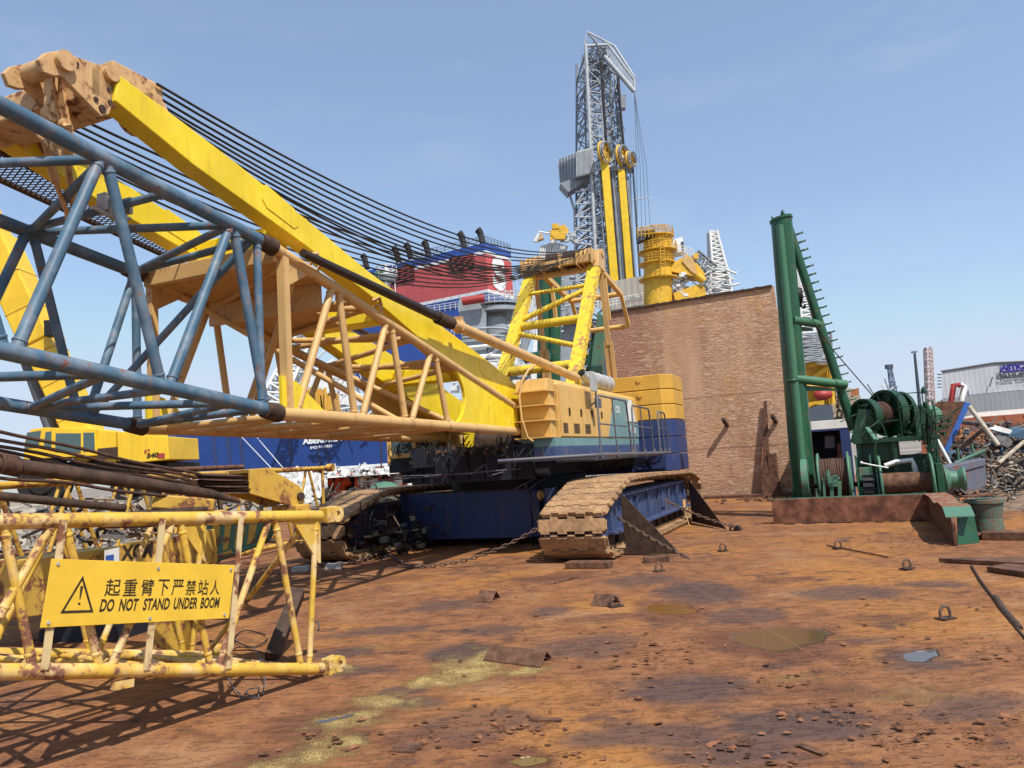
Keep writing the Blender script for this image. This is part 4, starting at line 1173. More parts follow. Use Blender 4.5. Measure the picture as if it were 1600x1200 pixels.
pthru([(195, 794), (100, 785), (-40, 771)], -.10, .026, 'pendant_pipe', 'darkrust', blk, 14)
m = M(T)
for i in range(7): m.ring(t2(2 + i * 4, 724 + i * .8, -.10), (0, 1, 0), .052, .012, 14, 6)
m.build('rope_coil', MT['rustrope'], blk)
rows = [((-40, 664), (170, 712), (340, 748)), ((-40, 678), (170, 722), (338, 752)), ((-40, 690), (160, 728), (336, 756)), ((-40, 697), (150, 735), (330, 757)), ((-40, 705), (150, 741), (330, 760)), ((-40, 712), (120, 742), (320, 763)), ((-40, 742), (130, 758), (300, 782))]
for i, rws in enumerate(rows):
    k = []
    for (a, b), (c, d2) in zip(rws, rws[1:]):
        for j in range(6): k.append((a + (c - a) * j / 6, b + (d2 - b) * j / 6 + 1.5 * math.sin(j + i)))
    k.append(rws[-1])
    pthru(k, -.28 - .03 * i, .0115, 'wire_rope', 'rustrope', blk, 7, -.34)
m = [(345 + 42 * math.cos(t * .42), 757 + 8 * math.sin(t * .42) + 1.2 * math.sin(t * 3)) for t in range(26)]
pthru(m, -.3, .010, 'wire_rope', 'rustrope', blk, 6, -.42)

# leaning steel box beam ---------------------------------------------------
B0_ = G(424, 1032); B1_ = WY(466, 926, B0_.y + .55)
bm = M(); dvec = (B1_ - B0_)
bm.bar(B0_ + V((0, 0, .02)), B1_, .155, .12, (0.75, .5, 0.2))
bm.build('steel_beam', MT['darkrust'], None, bevel=.006, label='dark rusty square beam leaning inside the end of the yellow lattice section', cat='beam')
# hoses on the deck at the section end
m = M()
for (cx, cy, a, b, n_) in ((392, 1000, 26, 12, 20), (345, 1035, 50, 6, 20), (365, 1028, 60, 9, 24)):
    m.path([G(cx + a * math.cos(t * 6.1 / n_), cy + b * math.sin(t * 6.1 / n_)) + V((0, 0, .015 + .01 * math.sin(t))) for t in range(n_)], .007, 6)
m.path([G(300 + i * 12, 1036 + 3 * math.sin(i)) + V((0, 0, .02)) for i in range(9)], .008, 6)
m.build('black_hose', MT['black'], None, label='tangled black hoses lying behind the lattice section near its end', cat='hose')
m = M()
kk = [(345, 1028, 0), (372, 1030, .1), (398, 1042, .16), (411, 1058, .10), (414, 1072, .03), (411, 1088, .012), (398, 1092, .01), (382, 1088, .01), (388, 1081, .015), (405, 1080, .02), (404, 1094, .01), (380, 1094, .01), (363, 1078, .02), (357, 1071, .05)]
m.path([G(a, b) * 1.0 + V((0, 0, z + .008)) for a, b, z in kk], .0055, 6)
m.build('grey_cable', MT['rail'], None, label='thin grey cable looping onto the deck below the end of the lattice section', cat='cable')
m = M(); c = G(494, 985); m.ring(c + V((0, 0, .05)), (.3, 1, 0), .045, .004, 14, 5); m.ring(c + V((.03, 0, .04)), (1, .4, 0), .04, .004, 14, 5)
m.build('wire_coil', MT['rail'], None, label='small coil of wire on the deck just right of the lattice end post', cat='wire')
m = M(); A = t2(190, 1068); m.bar(T.w(*t2(176, 1072)), T.w(*t2(206, 1066)), .05, .05); m.build('block', TY, tip)

# things standing behind the tip section ---------------------------------
mc = thing('machine_cover', 'yellow machine bonnet with black painted letters XCM behind the warning sign', 'machine cover', WY(225, 900, 8.6))
Q = Frame(*WY(222, 900, 8.6).to_2d(), 4.0)
b = M(Q)
def q2(px, py, y=0): return Q.y(px, py, y)
poly = [q2(186, 850), q2(258, 842), q2(263, 900), q2(186, 905)]
mcb = M(Q).prism(poly, (0, 1.2, 0)).build('cover_panel', MT['oldyellow'], mc, bevel=.01)
M(Q).text("XCM", q2(189, 876, -.006), (1, 0, .05), (0, 0, 1), .165, .38, bold=.04, shear=.1).build('lettering', MT['signink'], mcb)
M(Q).prism([q2(166, 868, -.004), q2(178, 866, -.004), q2(178, 876, -.004), q2(166, 878, -.004)], (0, -.01, 0)).build('emblem', plain('emblem_blue', (.03, .08, .3), .5), mcb)
M(Q).prism([q2(163, 860), q2(186, 855), q2(186, 905), q2(163, 905)], (0, .5, 0)).build('side_panel', MT['white'], mc)
def blocky(name, label, cat, quad, Y, dep, mat, az=20, parent=None, **kw):
    c0 = WY(sum(q[0] for q in quad) / len(quad), sum(q[1] for q in quad) / len(quad), Y)
    fr_ = Frame(c0.x, c0.y, az)
    return M(fr_).prism([fr_.y(a, b, 0) for a, b in quad], (0, dep, 0)).build(name, mat, parent, bevel=.012, label=label, cat=cat, **kw)
blocky('yellow_cabinet', 'yellow steel cabinet behind the lattice section at the left edge', 'cabinet', [(-30, 878), (66, 872), (66, 962), (-30, 972)], 8.2, 1.0, MT['oldyellow'])
blocky('outrigger', 'flat yellow outrigger leg standing just under the warning sign', 'outrigger', [(243, 955), (293, 948), (274, 1036), (232, 1034)], 6.9, .25, MT['oldyellow'], 12)
blocky('dark_machinery', 'dark machinery block in shade behind the left end of the lattice section', 'machinery', [(60, 985), (180, 975), (180, 1020), (60, 1030)], 8.4, 1.0, MT['dark'], 15)
# striped box
sb = thing('striped_box', 'steel box with green and yellow stripes beyond the end of the lattice section', 'box', WY(365, 860, 11.5))
c0 = WY(365, 860, 11.5); Sb = Frame(c0.x, c0.y, 0)
s2 = lambda a, b, y=0: Sb.y(a, b, y)
M(Sb).prism([s2(322, 818), s2(412, 814), s2(394, 851), s2(326, 876)], (0, .9, 0)).build('box_body', MT['ltgreen'], sb, bevel=.01)
for (a, b) in ((332, 345), (352, 362), (370, 384), (390, 402)):
    M(Sb).prism([s2(a, 819, -.004), s2(b, 818, -.004), s2(b - 5, 858 - (b - 360) * .25, -.004), s2(a - 4, 864 - (a - 340) * .25, -.004)], (0, -.006, 0)).build('stripe', MT['oldyellow'], sb)
M(Sb).tube(s2(322, 815, -.03), s2(415, 811, -.03), .03).build('top_pipe', MT['ltgreen'], sb)
M(Sb).tube(s2(325, 880, -.04), s2(405, 850, -.04), .03).build('bottom_pipe', MT['ltgreen'], sb)
M(Sb).tube(s2(316, 878, -.25), s2(362, 862, -.25), .03).build('prop', MT['oldyellow'], sb)

# second yellow section further back -------------------------------------
a0, a1 = WY(512, 731, 19.0), WY(0, 752, 10.8)
az2 = math.degrees(math.atan2(a0.x - a1.x, a0.y - a1.y))
sec = thing('boom_section', 'long plain yellow lattice boom section lying behind the one with the warning sign', 'boom section', (a0.x, a0.y, 0))
T2 = Frame(a0.x, a0.y, az2)
L2 = -(a0 - a1).length * 1.12; z2 = a0.z
for x in (0, -1.7):
    M(T2).tube((x, 0.1, z2), (x, L2, z2), .055, n=12).build('top_chord', MT['oldyellow'], sec)
    M(T2).tube((x, 0.1, .12), (x, L2, .12), .055, n=12).build('bottom_chord', MT['oldyellow'], sec)
    M(T2).tube((x, -.25, z2), (x, -.25, .1), .04, n=8).build('end_post', MT['oldyellow'], sec)
    M(T2).lathe((x - .08, .12, z2), (1, 0, 0), [(0, 0), (.1, 0), (.1, .16), (0, .16)], 14).build('lug', MT['oldyellow'], sec)
    k = -.9
    while k > L2 + .8:
        M(T2).brace((x, k + .05, z2), (x, k + .65, .12), .032, n=8).build('brace', MT['oldyellow'], sec)
        M(T2).brace((x, k - .05, z2), (x, k - .65, .12), .032, n=8).build('brace', MT['oldyellow'], sec)
        k -= 1.3
k = -.4
while k > L2: 
    M(T2).tube((0, k, z2), (-1.7, k - .65, z2), .028, n=8).build('lacing', MT['oldyellow'], sec); k -= 1.3
M(T2).tube((-.6, -2.5, z2 + .13), (-.6, -5.5, z2 + .13), .05, n=12).build('loose_pipe', MT['ruststeel'], None, label='short rusty pipe lying on top of the plain yellow boom section', cat='pipe')
rb_ = M(T2)

# ------------------------------------------------------------------ rough terrain crane
MT['rty'] = paint('rt_crane_yellow', (0.78, 0.50, 0.03), rust=0.0, rough=0.35, dirt=0.2)
MT['rtdark'] = plain('rt_dark_seam', (0.33, 0.17, 0.02), 0.5)  # brown for the thin seam bands round the boom
MT['glass'] = glass('tinted_cab_glass', (0.06, 0.10, 0.10))
MT['rubber'] = plain('tyre_rubber', (0.015, 0.015, 0.015), 0.8)
YR = 21.0
c0 = WY(150, 700, YR)
rt = thing('mobile_crane', 'yellow rough terrain crane with raised telescopic boom and black number on its rear', 'crane', (c0.x, c0.y, -1.2))
A_ = Frame(c0.x, c0.y, 0)
a2 = lambda a, b, y=0: A_.y(a, b, y)
def A4(pts, y, dep, name, mat, par, bev=.02): return M(A_).prism([a2(p, q, y) for p, q in pts], (0, dep, 0)).build(name, mat, par, bevel=bev)
cabr = A4([(48, 671), (68, 668), (148, 670), (152, 712), (36, 718), (38, 690)], 0, 1.3, 'cab', MT['rty'], rt)
A4([(42, 676), (64, 673), (60, 699), (38, 701)], -.012, .02, 'windscreen', MT['glass'], cabr, .002)
A4([(71, 675), (80, 674), (80, 700), (68, 701)], -.012, .02, 'front_window', MT['glass'], cabr, .002)
A4([(87, 677), (126, 677), (126, 707), (86, 706)], -.014, .02, 'door_window', MT['glass'], cabr, .002)
A4([(130, 676), (147, 676), (148, 704), (130, 706)], -.012, .02, 'rear_window', MT['glass'], cabr, .002)
A4([(152, 672), (180, 674), (182, 722), (152, 722)], .1, 1.5, 'engine_cover', MT['rty'], rt)
A4([(152, 701), (184, 698), (184, 716), (152, 718)], .02, .08, 'ladder_panel', MT['darkrust'], rt, .004)
A4([(183, 674), (216, 676), (216, 721), (184, 720)], -.1, 1.8, 'rear_housing', MT['rty'], rt)
cwt = A4([(216, 680), (262, 682), (264, 718), (214, 723)], -.2, 2.0, 'counterweight', MT['rty'], rt)
lt = M(A_)
lt.text("540", a2(229, 716, -.215), (1, 0, 0.05), (0, 0, 1), .13, .33, bold=.04, shear=.15)
lt.build('number', MT['signink'], cwt)
MT['redpaint'] = plain('red_decal', (0.38, 0.05, 0.04), 0.5)
lt = M(A_); lt.text("RT", a2(225, 709, -.215), (1, 0, 0.05), (0, 0, 1), .11, .17, bold=.03, shear=.15)
lt.build('lettering', MT['redpaint'], cwt)
A4([(247, 708), (257, 708), (257, 716), (246, 716)], -.215, .01, 'red_patch', MT['redpaint'], cwt, .001)
A4([(30, 722), (262, 722), (262, 745), (30, 750)], .4, 2.2, 'carrier', MT['dark'], rt)
for px in (70, 215):
    for yy in (.2, 2.4):
        cc = a2(px, 752, yy)
        M(A_).lathe(cc - V((0, .2, 0)), (0, 1, 0), [(0, 0), (.35, .0), (.42, .05), (.7, .05), (.75, .15), (.75, .35), (.7, .45), (0, .45)], 24).build('tyre', MT['rubber'], rt)
# boom: three nested boxes
b0, b1 = a2(152, 720, .9), a2(1, 392, .9)
dv = (b1 - b0).normalized(); up_ = V((0, -1, 0))
bs = M(A_); bs.bar(b0, b0 + (b1 - b0) * .62, .80, .80, up_); boomb = bs.build('boom_base', MT['rty'], rt, bevel=.05)
M(A_).bar(b0 + (b1 - b0) * .55, b0 + (b1 - b0) * 1.05, .90, .90, up_).build('boom_collar', MT['rty'], rt, bevel=.05)
M(A_).bar(b0 + (b1 - b0) * 1.05, b0 + (b1 - b0) * 1.9, .70, .70, up_).build('boom_inner', MT['rty'], rt, bevel=.04)
q = a2(82, 516, .3)
fl = M(A_); fl.box(q, (.32, .3, .38)); fl.box(q + V((-.12, 0, .22)), (.16, .2, .14)); fl.build('work_lamp', MT['black'], rt, bevel=.02)
M(A_).tube(a2(82, 672, 1.0), a2(42, 560, 1.0), .20, n=16).build('lift_cylinder', MT['galvd'] if 'galvd' in MT else MT['rail'], rt)
M(A_).tube(a2(42, 560, 1.0), a2(14, 470, 1.0), .13, n=16).build('cylinder_rod', MT['galv'], rt)
k = A4([(0, 0), (1, 0), (1, 1)], 0, .01, 'seam', MT['dark'], rt) if False else None
for t in (.2, .36, .5, .7, .86):
    c = b0 + (b1 - b0) * t; M(A_).bar(c - dv * .01, c + dv * .01, 0.815 if t < .55 else .915, .815 if t < .55 else .915, up_).build('boom_seam', MT['rtdark'], rt)
# ------------------------------------------------------------------ rusted steel wall
AZ = 23.9
wr = G(1221, 774)
Wl = Frame(wr.x, wr.y, AZ)
def wall_mat():
    n = N('flaking_rusted_wall')
    s = n.t.nodes.new('ShaderNodeMapping'); s.vector_type = 'TEXTURE'
    s.inputs['Location'].default_value = (wr.x, wr.y, 0); s.inputs['Rotation'].default_value = (0, 0, R(-AZ))
    n.t.links.new(n.pos, s.inputs['Vector'])
    L = s.outputs[0]
    f1 = n.noise(1.0, 6, 0.7, n.map((3.4, 3.4, 13.0), src=L))
    f2 = n.noise(1.0, 5, 0.65, n.map((9.0, 9.0, 26.0), src=L))
    bigx = n.noise(1.0, 4, 0.6, n.map((1.1, 1.1, .28), src=L))
    big = n.noise(.55, 4, 0.6, L)
    fine = n.noise(30, 4, 0.7, L)
    lw_ = n.t.nodes.new('ShaderNodeMixRGB'); lw_.blend_type = 'ADD'; lw_.inputs[0].default_value = .35
    n.t.links.new(n.map((4.2, .01, 13.0), src=L), lw_.inputs[1]); nz_ = n.t.nodes.new('ShaderNodeTexNoise'); nz_.inputs['Scale'].default_value = 2.2; n.t.links.new(L, nz_.inputs['Vector']); n.t.links.new(nz_.outputs['Color'], lw_.inputs[2])
    brk = n.vor(1.0, lw_.outputs[0], 'DISTANCE_TO_EDGE'); brc = n.sep(n.vor(1.0, lw_.outputs[0], 'F1', 1))[0]
    o = n.sep(L)
    c = n.mix(n.step(bigx, .35, .65), (0.42, 0.235, 0.138), (0.58, 0.355, 0.22))
    # darker red to the left
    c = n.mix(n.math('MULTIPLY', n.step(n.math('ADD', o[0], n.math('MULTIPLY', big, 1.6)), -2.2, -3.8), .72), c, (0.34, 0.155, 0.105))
    # smooth vertical strip
    sm = n.math('MULTIPLY', n.step(o[0], -3.45, -3.3), n.step(o[0], -1.95, -2.2))
    sm = n.math('MULTIPLY', sm, n.step(o[2], 3.2, 3.6))
    pale = n.math('MULTIPLY', n.step(f1, .54, .62), n.step(bigx, .30, .55))
    rough_zone = n.math('SUBTRACT', 1.0, n.math('MULTIPLY', sm, .7))
    c = n.mix(n.math('MULTIPLY', n.math('MULTIPLY', pale, rough_zone), .38), c, (0.70, 0.49, 0.34))
    c = n.mix(n.math('MULTIPLY', n.step(f2, .44, .36), n.math('MULTIPLY', rough_zone, .6)), c, (0.22, 0.10, 0.06))
    c = n.mix(n.math('MULTIPLY', sm, .12), c, (0.54, 0.34, 0.215))
    c = n.mix(n.math('MULTIPLY', n.math('MULTIPLY', n.step(big, .52, .62), n.step(f1, .45, .6)), .7), c, (0.60, 0.31, 0.08))
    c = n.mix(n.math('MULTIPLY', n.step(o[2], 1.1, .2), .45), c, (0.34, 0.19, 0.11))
    for zz in (3.35, 1.62):
        c = n.mix(n.math('MULTIPLY', n.step(n.math('ABSOLUTE', n.math('SUBTRACT', o[2], zz)), .03, .012), .6), c, (0.13, .06, .035))
    c = n.mix(n.math('MULTIPLY', n.math('MULTIPLY', n.step(brc, .62, .8), rough_zone), n.step(bigx, .62, .42, 0, .42)), c, (.72, .52, .36))
    c = n.mix(n.math('MULTIPLY', n.math('MULTIPLY', n.step(brk, .10, .02), rough_zone), .42), c, (.20, .095, .055))
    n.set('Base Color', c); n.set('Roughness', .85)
    h = n.math('ADD', n.math('MULTIPLY', n.step(f1, .40, .60), 1.0), n.math('MULTIPLY', n.step(f2, .38, .55), .7))
    h = n.math('ADD', n.math('MULTIPLY', h, rough_zone), n.math('MULTIPLY', fine, .2))
    n.set('Normal', n.bump(h, .42, .025))
    return n.m
MT['wall'] = wall_mat()
zR, zL = Wl.y(1206, 447, 0).z, Wl.y(945, 490, 0).z
xL = Wl.y(945, 495, 0).x
wall = thing('rusty_wall', 'tall flaking rust-brown steel wall between the crane counterweight and the green mast', 'wall', Wl.w(-2, 0, 0))
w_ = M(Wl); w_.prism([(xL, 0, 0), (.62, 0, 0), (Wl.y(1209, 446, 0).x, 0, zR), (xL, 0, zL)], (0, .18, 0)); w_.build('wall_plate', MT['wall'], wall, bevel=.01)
w_ = M(Wl)
rnd = random.Random(4); x = xL; xr_ = Wl.y(1206, 447, 0).x
tp = []
k = 26
for i in range(k):
    xa_ = xL + (xr_ - xL) * i / k; xb_ = xL + (xr_ - xL) * (i + 1) / k
    za = zL + (zR - zL) * i / k; zb = zL + (zR - zL) * (i + 1) / k
    j = rnd.uniform(0, .035)
    w_.prism([(xa_, -.07, za - .03), (xb_, -.07, zb - .03), (xb_, -.07, zb + .03 + j), (xa_, -.07, za + .02 + rnd.uniform(0, .03))], (0, .3, 0))
w_.build('top_edge', MT['darkrust'], wall)
for (px, py) in ((1137, 665), (1213, 660), (1160, 700)):
    q = Wl.y(px, py, 0)
    if px == 1160: continue
    M(Wl).bar(q, q + V((-.08, -.42, .22)), .10, .10).build('lifting_lug', MT['darkrust'], wall)
q = Wl.y(1217, 700, 0)
M(Wl).bar((-.42, -.35, 0), (-.20, -.1, 3.05), .06, .28, (1, 0, 0), .04, .10).build('buttress', MT['ruststeel'], wall)
M(Wl).bx(-.28, -.02, -.32, -.02, 0, 1.35).build('post', MT['ruststeel'], wall, bevel=.01)
M(Wl).bar((-3.2, -.4, 0.0), (-3.05, -.06, 3.2), .08, .10).build('buttress', MT['ruststeel'], wall)
M(Wl).bx(xL, .5, -.45, 0, 0, .09).build('base_plate', MT['ruststeel'], wall, bevel=.01)
dd = thing('wall_debris', 'low heap of rubble and steel scraps at the foot of the rusty wall', 'debris', Wl.w(-.2, -1.6, 0))
m = M(Wl); rnd = random.Random(12)
for i in range(70):
    c = V((rnd.gauss(-.4, .8), rnd.gauss(-1.7, .6), .02)); s = rnd.uniform(.03, .11)
    rot = Matrix.Rotation(rnd.uniform(0, 3), 3, 'Z') @ Matrix.Rotation(rnd.uniform(-.6, .6), 3, 'X')
    m.box(c, (s * 1.8, s, s * .5), rot)
m.build('rubble', MT['ruststeel'], dd, kind='stuff')

# ------------------------------------------------------------------ green mast and winches (frame: x along the coaming, y away)
Wn = Frame(*G(1209, 819).to_2d(), AZ)
def wy(px, py, y): return Wn.y(px, py, y)
GR, LG = MT['green'], MT['ltgreen']
mast = thing('green_mast', 'tall green tubular A-frame mast with rung studs up its right leg', 'mast', Wn.w(.8, 1.6, 0))
yM = 1.6
cb0, ct0 = wy(1262, 790, yM), wy(1221, 345, yM)
cb0 = V((wy(1256, 775, yM).x, yM, .0))
M(Wn).tube((cb0.x, cb0.y, 0), ct0, .255, .235, n=32).build('main_column', GR, mast)
f0, f1 = wy(1256, 750, yM - .34), wy(1218, 352, yM - .30)
tb = M(Wn); tb.tube(f0, f1, .088, .082, n=20); tb.build('front_tube', MT['midgreen'], mast)
q = wy(1238, 595, yM - .34); M(Wn).ring(q, f1 - f0, .10, .03, 18, 8).build('tube_collar', GR, mast)
l1, l0 = wy(1231, 352, yM + .15), wy(1334, 672, yM + .5)
M(Wn).tube(l0, l1, .105, .10, n=20).build('raking_leg', GR, mast)
l2 = wy(1262, 700, yM + .75); M(Wn).tube((l2.x, yM + 1.0, 0), l1 + V((-.04, .1, 0)), .10, .095, n=16).build('rear_leg', GR, mast)
for (pa, pb, r) in (((1238, 500), (1284, 507), .095), ((1243, 592), (1322, 601), .10)):
    M(Wn).tube(wy(*pa, yM - .2), wy(*pb, yM + .35), r, n=18).build('crossbar', MT['midgreen'], mast)
    A = wy(pa[0] + 6, pa[1] + 2, yM - .1); B_ = wy(pb[0] - 14, pb[1] + 1, yM + .2)
    M(Wn).prism([A + V((0, 0, -.10)), B_ + V((0, 0, -.08)), B_ + V((0, 0, -.13)), A + V((0, 0, -.24))], (0, .03, 0)).build('crossbar_web', GR, mast)
cp = M(Wn); cp.tube(ct0, ct0 + V((-.01, 0, .06)), .26, n=28); cp.ring(ct0 + V((.04, 0, .14)), (1, .3, 0), .08, .028, 16, 8); cp.tube(ct0 + V((-.18, -.05, .06)), ct0 + V((-.2, -.06, .12)), .02); cp.build('mast_cap', GR, mast)
for i in range(24):
    t = .05 + i * .0405
    q = l1.lerp(l0, t); e = V((.26, -.02, .03))
    M(Wn).path([q + V((.08, 0, 0)), q + e, q + e + V((.0, .10, 0)), q + V((.08, .10, 0))], .013, 6).build('rung_stud', MT['darkgreen'] if 'darkgreen' in MT else GR, mast)
M(Wn).prism([(cb0.x - .5, yM - .5, .0), (cb0.x + .5, yM - .5, 0), (cb0.x + .5, yM + .5, 0), (cb0.x - .5, yM + .5, 0)], (0, 0, .06)).build('base_plate', LG, mast)
for a in range(4):
    dx, dy = math.cos(a * 1.57 + .6), math.sin(a * 1.57 + .6)
    M(Wn).prism([(cb0.x + dx * .25, yM + dy * .25, .06), (cb0.x + dx * .52, yM + dy * .52, .06), (cb0.x + dx * .25, yM + dy * .25, .6)], (.02, .02, 0)).build('base_gusset', LG, mast)
# hook block hanging between the legs
hb = thing('hook_block', 'black hook block with white top hanging inside the green mast', 'hook block', Wn.w(*wy(1247, 460, yM + .2)))
A = wy(1240, 418, yM + .2); B_ = wy(1250, 452, yM + .2)
M(Wn).bar(A, B_, .11, .09).build('upper_shackle', MT['white'], hb, bevel=.01)
A = wy(1248, 455, yM + .2)
M(Wn).lathe(A + V((-.06, 0, -.1)), (1, .2, 0), [(0, 0), (.16, 0), (.19, .03), (.19, .09), (.16, .12), (0, .12)], 22).build('sheave', MT['black'], hb)
M(Wn).path([A + V((0, 0, -.25)), A + V((.02, 0, -.36)), A + V((.09, 0, -.40)), A + V((.1, 0, -.32))], .03, 8).build('hook', MT['black'], hb)
rp = M(Wn).path([wy(1226, 352, yM + .1), wy(1240, 420, yM + .2)], .012, 6).build('hoist_rope', MT['rope'], hb)
M(Wn).path([wy(1256, 445, yM + .1), wy(1270, 500, yM), wy(1300, 545, yM), wy(1365, 620, yM)], .012, 6).build('lead_rope', MT['rope'], None, label='thin wire rope running from the hook block down to the green winch', cat='rope')
M(Wn).path([wy(1253, 540, yM + .3), wy(1262, 640, yM + .4), wy(1271, 725, yM + .4)], .01, 6).build('hanging_rope', MT['rope'], None, label='dark rope hanging straight down between the legs of the green mast', cat='rope')

# coaming and wing
co_ = thing('deck_coaming', 'low rusty coaming plate in front of the winches with green-tipped right wing', 'coaming', Wn.w(1.4, 0, 0))
H_ = .50
MT['coamtop'] = paint('rusty_pale_green', (.30,.28,.20), rust=.8, rough=.7, dirt=.5, scale=2)
MT['coam'] = plain('rusted_coaming', (0.19, 0.075, 0.045), 0.9, var=0.6, scale=5, bump=1.0)
m = M(Wn); m.bx(0, 2.86, 0, .045, 0, H_)
pl_ = m.build('coaming_plate', MT['coam'] if 'coam' in MT else MT['ruststeel'], co_, bevel=.006)
m = M(Wn); m.prism([(-.02, .05, H_ + .003), (2.9, .05, H_ + .003), (2.9, .13, H_ + .003), (.55, .13, H_ + .003), (.2, .3, H_ - .06), (-.02, .3, H_ - .1)], (0, 0, .012)); m.build('coaming_flange', LG, co_)
yF = Wn.z(1490, 853).y
tz = lambda y: H_ + .13 * (-y / 4)
wp = [(0, 0), (0, H_), (-1.2, H_ + .02), (-2.0, H_ - .03), (-2.6, H_ + .03), (-3.4, H_ + .02), (-3.75, H_ - .1), (yF, .32), (yF, 0)]
m = M(Wn); m.prism([(2.86, y, z) for y, z in wp], (.05, 0, 0)); m.build('wing_plate', MT['ruststeel'], co_, bevel=.006)
m = M(Wn)
for i_, ((ya, za), (yb, zb)) in enumerate(zip(wp[1:6], wp[2:7])):
    if i_ == 4: m.build('wing_top_rusty', MT['coamtop'], co_); m = M(Wn)
    m.prism([(2.80, ya, za + .004), (3.18, ya + .06, za + .004), (3.18, yb + .06, zb + .004), (2.80, yb, zb + .004)], (0, 0, .014))
m.build('wing_top', LG, co_)
m = M(Wn); m.prism([(2.92, yF + .12, 0), (3.22, yF + .3, 0), (3.2, yF + .42, .45), (2.98, yF + .35, .5)], (0, .03, 0)); m.build('wing_end', GR, co_)
m = M(Wn); rnd = random.Random(8)
for i in range(26):
    m.box((rnd.uniform(.1, 2.7), -rnd.uniform(.03, .16), .012), (rnd.uniform(.04, .2), rnd.uniform(.03, .07), rnd.uniform(.012, .03)), Matrix.Rotation(rnd.uniform(-.5, .5), 3, 'Z'))
m.build('coaming_scrap', MT['darkrust'], None, kind='stuff', label='flat rusty scraps along the foot of the coaming', cat='scrap')

# --- lower mooring winch ---
lw = thing('mooring_winch', 'low green deck winch with rope drum and bare rusty drum behind the coaming', 'winch', Wn.w(1.6, .9, 0))
yW = .95
def drum(x0, x1, zc, r, flr, y=yW, mat='ruststeel', par=lw, nm='drum', fl=True, flm=None):
    o = M(Wn).lathe((x0, y, zc), (1, 0, 0), [(0, 0), (r, 0), (r, x1 - x0), (0, x1 - x0)], 28).build(nm, MT[mat], par)
    if fl:
        for x in (x0, x1):
            f = M(Wn); f.lathe((x - .02, y, zc), (1, 0, 0), [(0, 0), (flr, 0), (flr, .04), (0, .04)], 36)
            f.ring((x, y, zc), (1, 0, 0), flr, .028, 36, 8)
            for a in range(6): f.bar((x + .0, y, zc), (x + .0, y + flr * math.cos(a * 1.047), zc + flr * math.sin(a * 1.047)), .07, .03, (1, 0, 0))
            f.build('drum_flange', flm or LG, par)
    return o
pz = lambda px, py, y=yW: wy(px, py, y)
x1a, x1b = pz(1281, 750).x, pz(1328, 750).x
zc1 = (pz(1305, 712).z + pz(1305, 782).z) / 2
d1 = drum(x1a, x1b, zc1, .40, .52)
m = M(Wn)
for i in range(14): m.ring((x1a + .04 + i * (x1b - x1a - .08) / 13, yW, zc1), (1, .0, .06 * math.sin(i)), .405, .024, 26, 6)
m.build('rope_layer', MT['rustrope'], d1)
x2a, x2b = pz(1376, 750).x, pz(1456, 750).x
zc2 = (pz(1415, 739).z + pz(1415, 768).z) / 2
drum(x2a, x2b, zc2, .205, .55)
# brake wheel and left gear housing
xg = pz(1258, 745).x
M(Wn).lathe((xg - .06, yW - .12, zc1 + .02), (1, 0, 0), [(0, 0), (.40, 0), (.42, .01), (.42, .13), (.40, .14), (0, .14)], 32).build('brake_wheel', LG, lw)
m = M(Wn); m.tube((xg - .18, yW - .28, .28), (xg + .32, yW - .28, .28), .16, n=20); m.box((xg + .05, yW - .25, .1), (.5, .35, .16)); m.tube((xg + .32, yW - .28, .28), (xg + .38, yW - .28, .28), .12, n=16); m.build('winch_motor', LG, lw, bevel=.006)
# centre gear frame
x3a, x3b = pz(1331, 750).x, pz(1371, 750).x
for x in (x3a, x3a + .12, x3b - .10, x3b):
    m = M(Wn); m.prism([(x - .02, yW - .45, 0), (x - .02, yW + .5, 0), (x - .02, yW + .25, 1.28), (x - .02, yW - .22, 1.30)], (.04, 0, 0)); m.ring((x, yW, .75), (1, 0, 0), .2, .03, 20, 6); m.build('gear_frame', LG if x in (x3a, x3b) else GR, lw, bevel=.006)
m = M(Wn); m.lathe((x3a + .2, yW, .55), (1, 0, 0), [(0, 0), (.42, 0), (.42, .22), (0, .22)], 30)
for a in range(22): m.box((x3a + .31, yW + .44 * math.cos(a * .2856), .55 + .44 * math.sin(a * .2856)), (.2, .05, .05), Matrix.Rotation(a * .2856, 3, 'X'))
m.build('gear_wheel', MT['black'], lw)
M(Wn).bx(x3a + .15, x3b - .13, yW - .30, yW - .2, .78, 1.05).build('gear_guard', LG, lw, bevel=.01)
m = M(Wn)
for (a, b) in ((1300, 752), (1312, 752)): m.bar(wy(a, 752, .45), (wy(a, 786, .45)), .07, .07)
m.bar(wy(1284, 749, .45), wy(1312, 747, .45), .05, .05); m.bar(wy(1287, 749, .45), wy(1289, 786, .45), .05, .05)
for i in range(14):
    q = wy(1293 + rnd.uniform(0, 14), 742 + rnd.uniform(0, 16), .42); m.box(q, (.09, .08, .07)); 
m.tube(wy(1293, 735, .42), wy(1293, 745, .42), .05); m.build('brake_linkage', LG, lw, bevel=.005)
m = M(Wn); m.path([wy(1345, 723, .4), wy(1365, 727, .4), wy(1388, 731, .4)], .016); m.sph(wy(1346, 723, .4), .03); m.build('control_lever', MT['white'], lw)
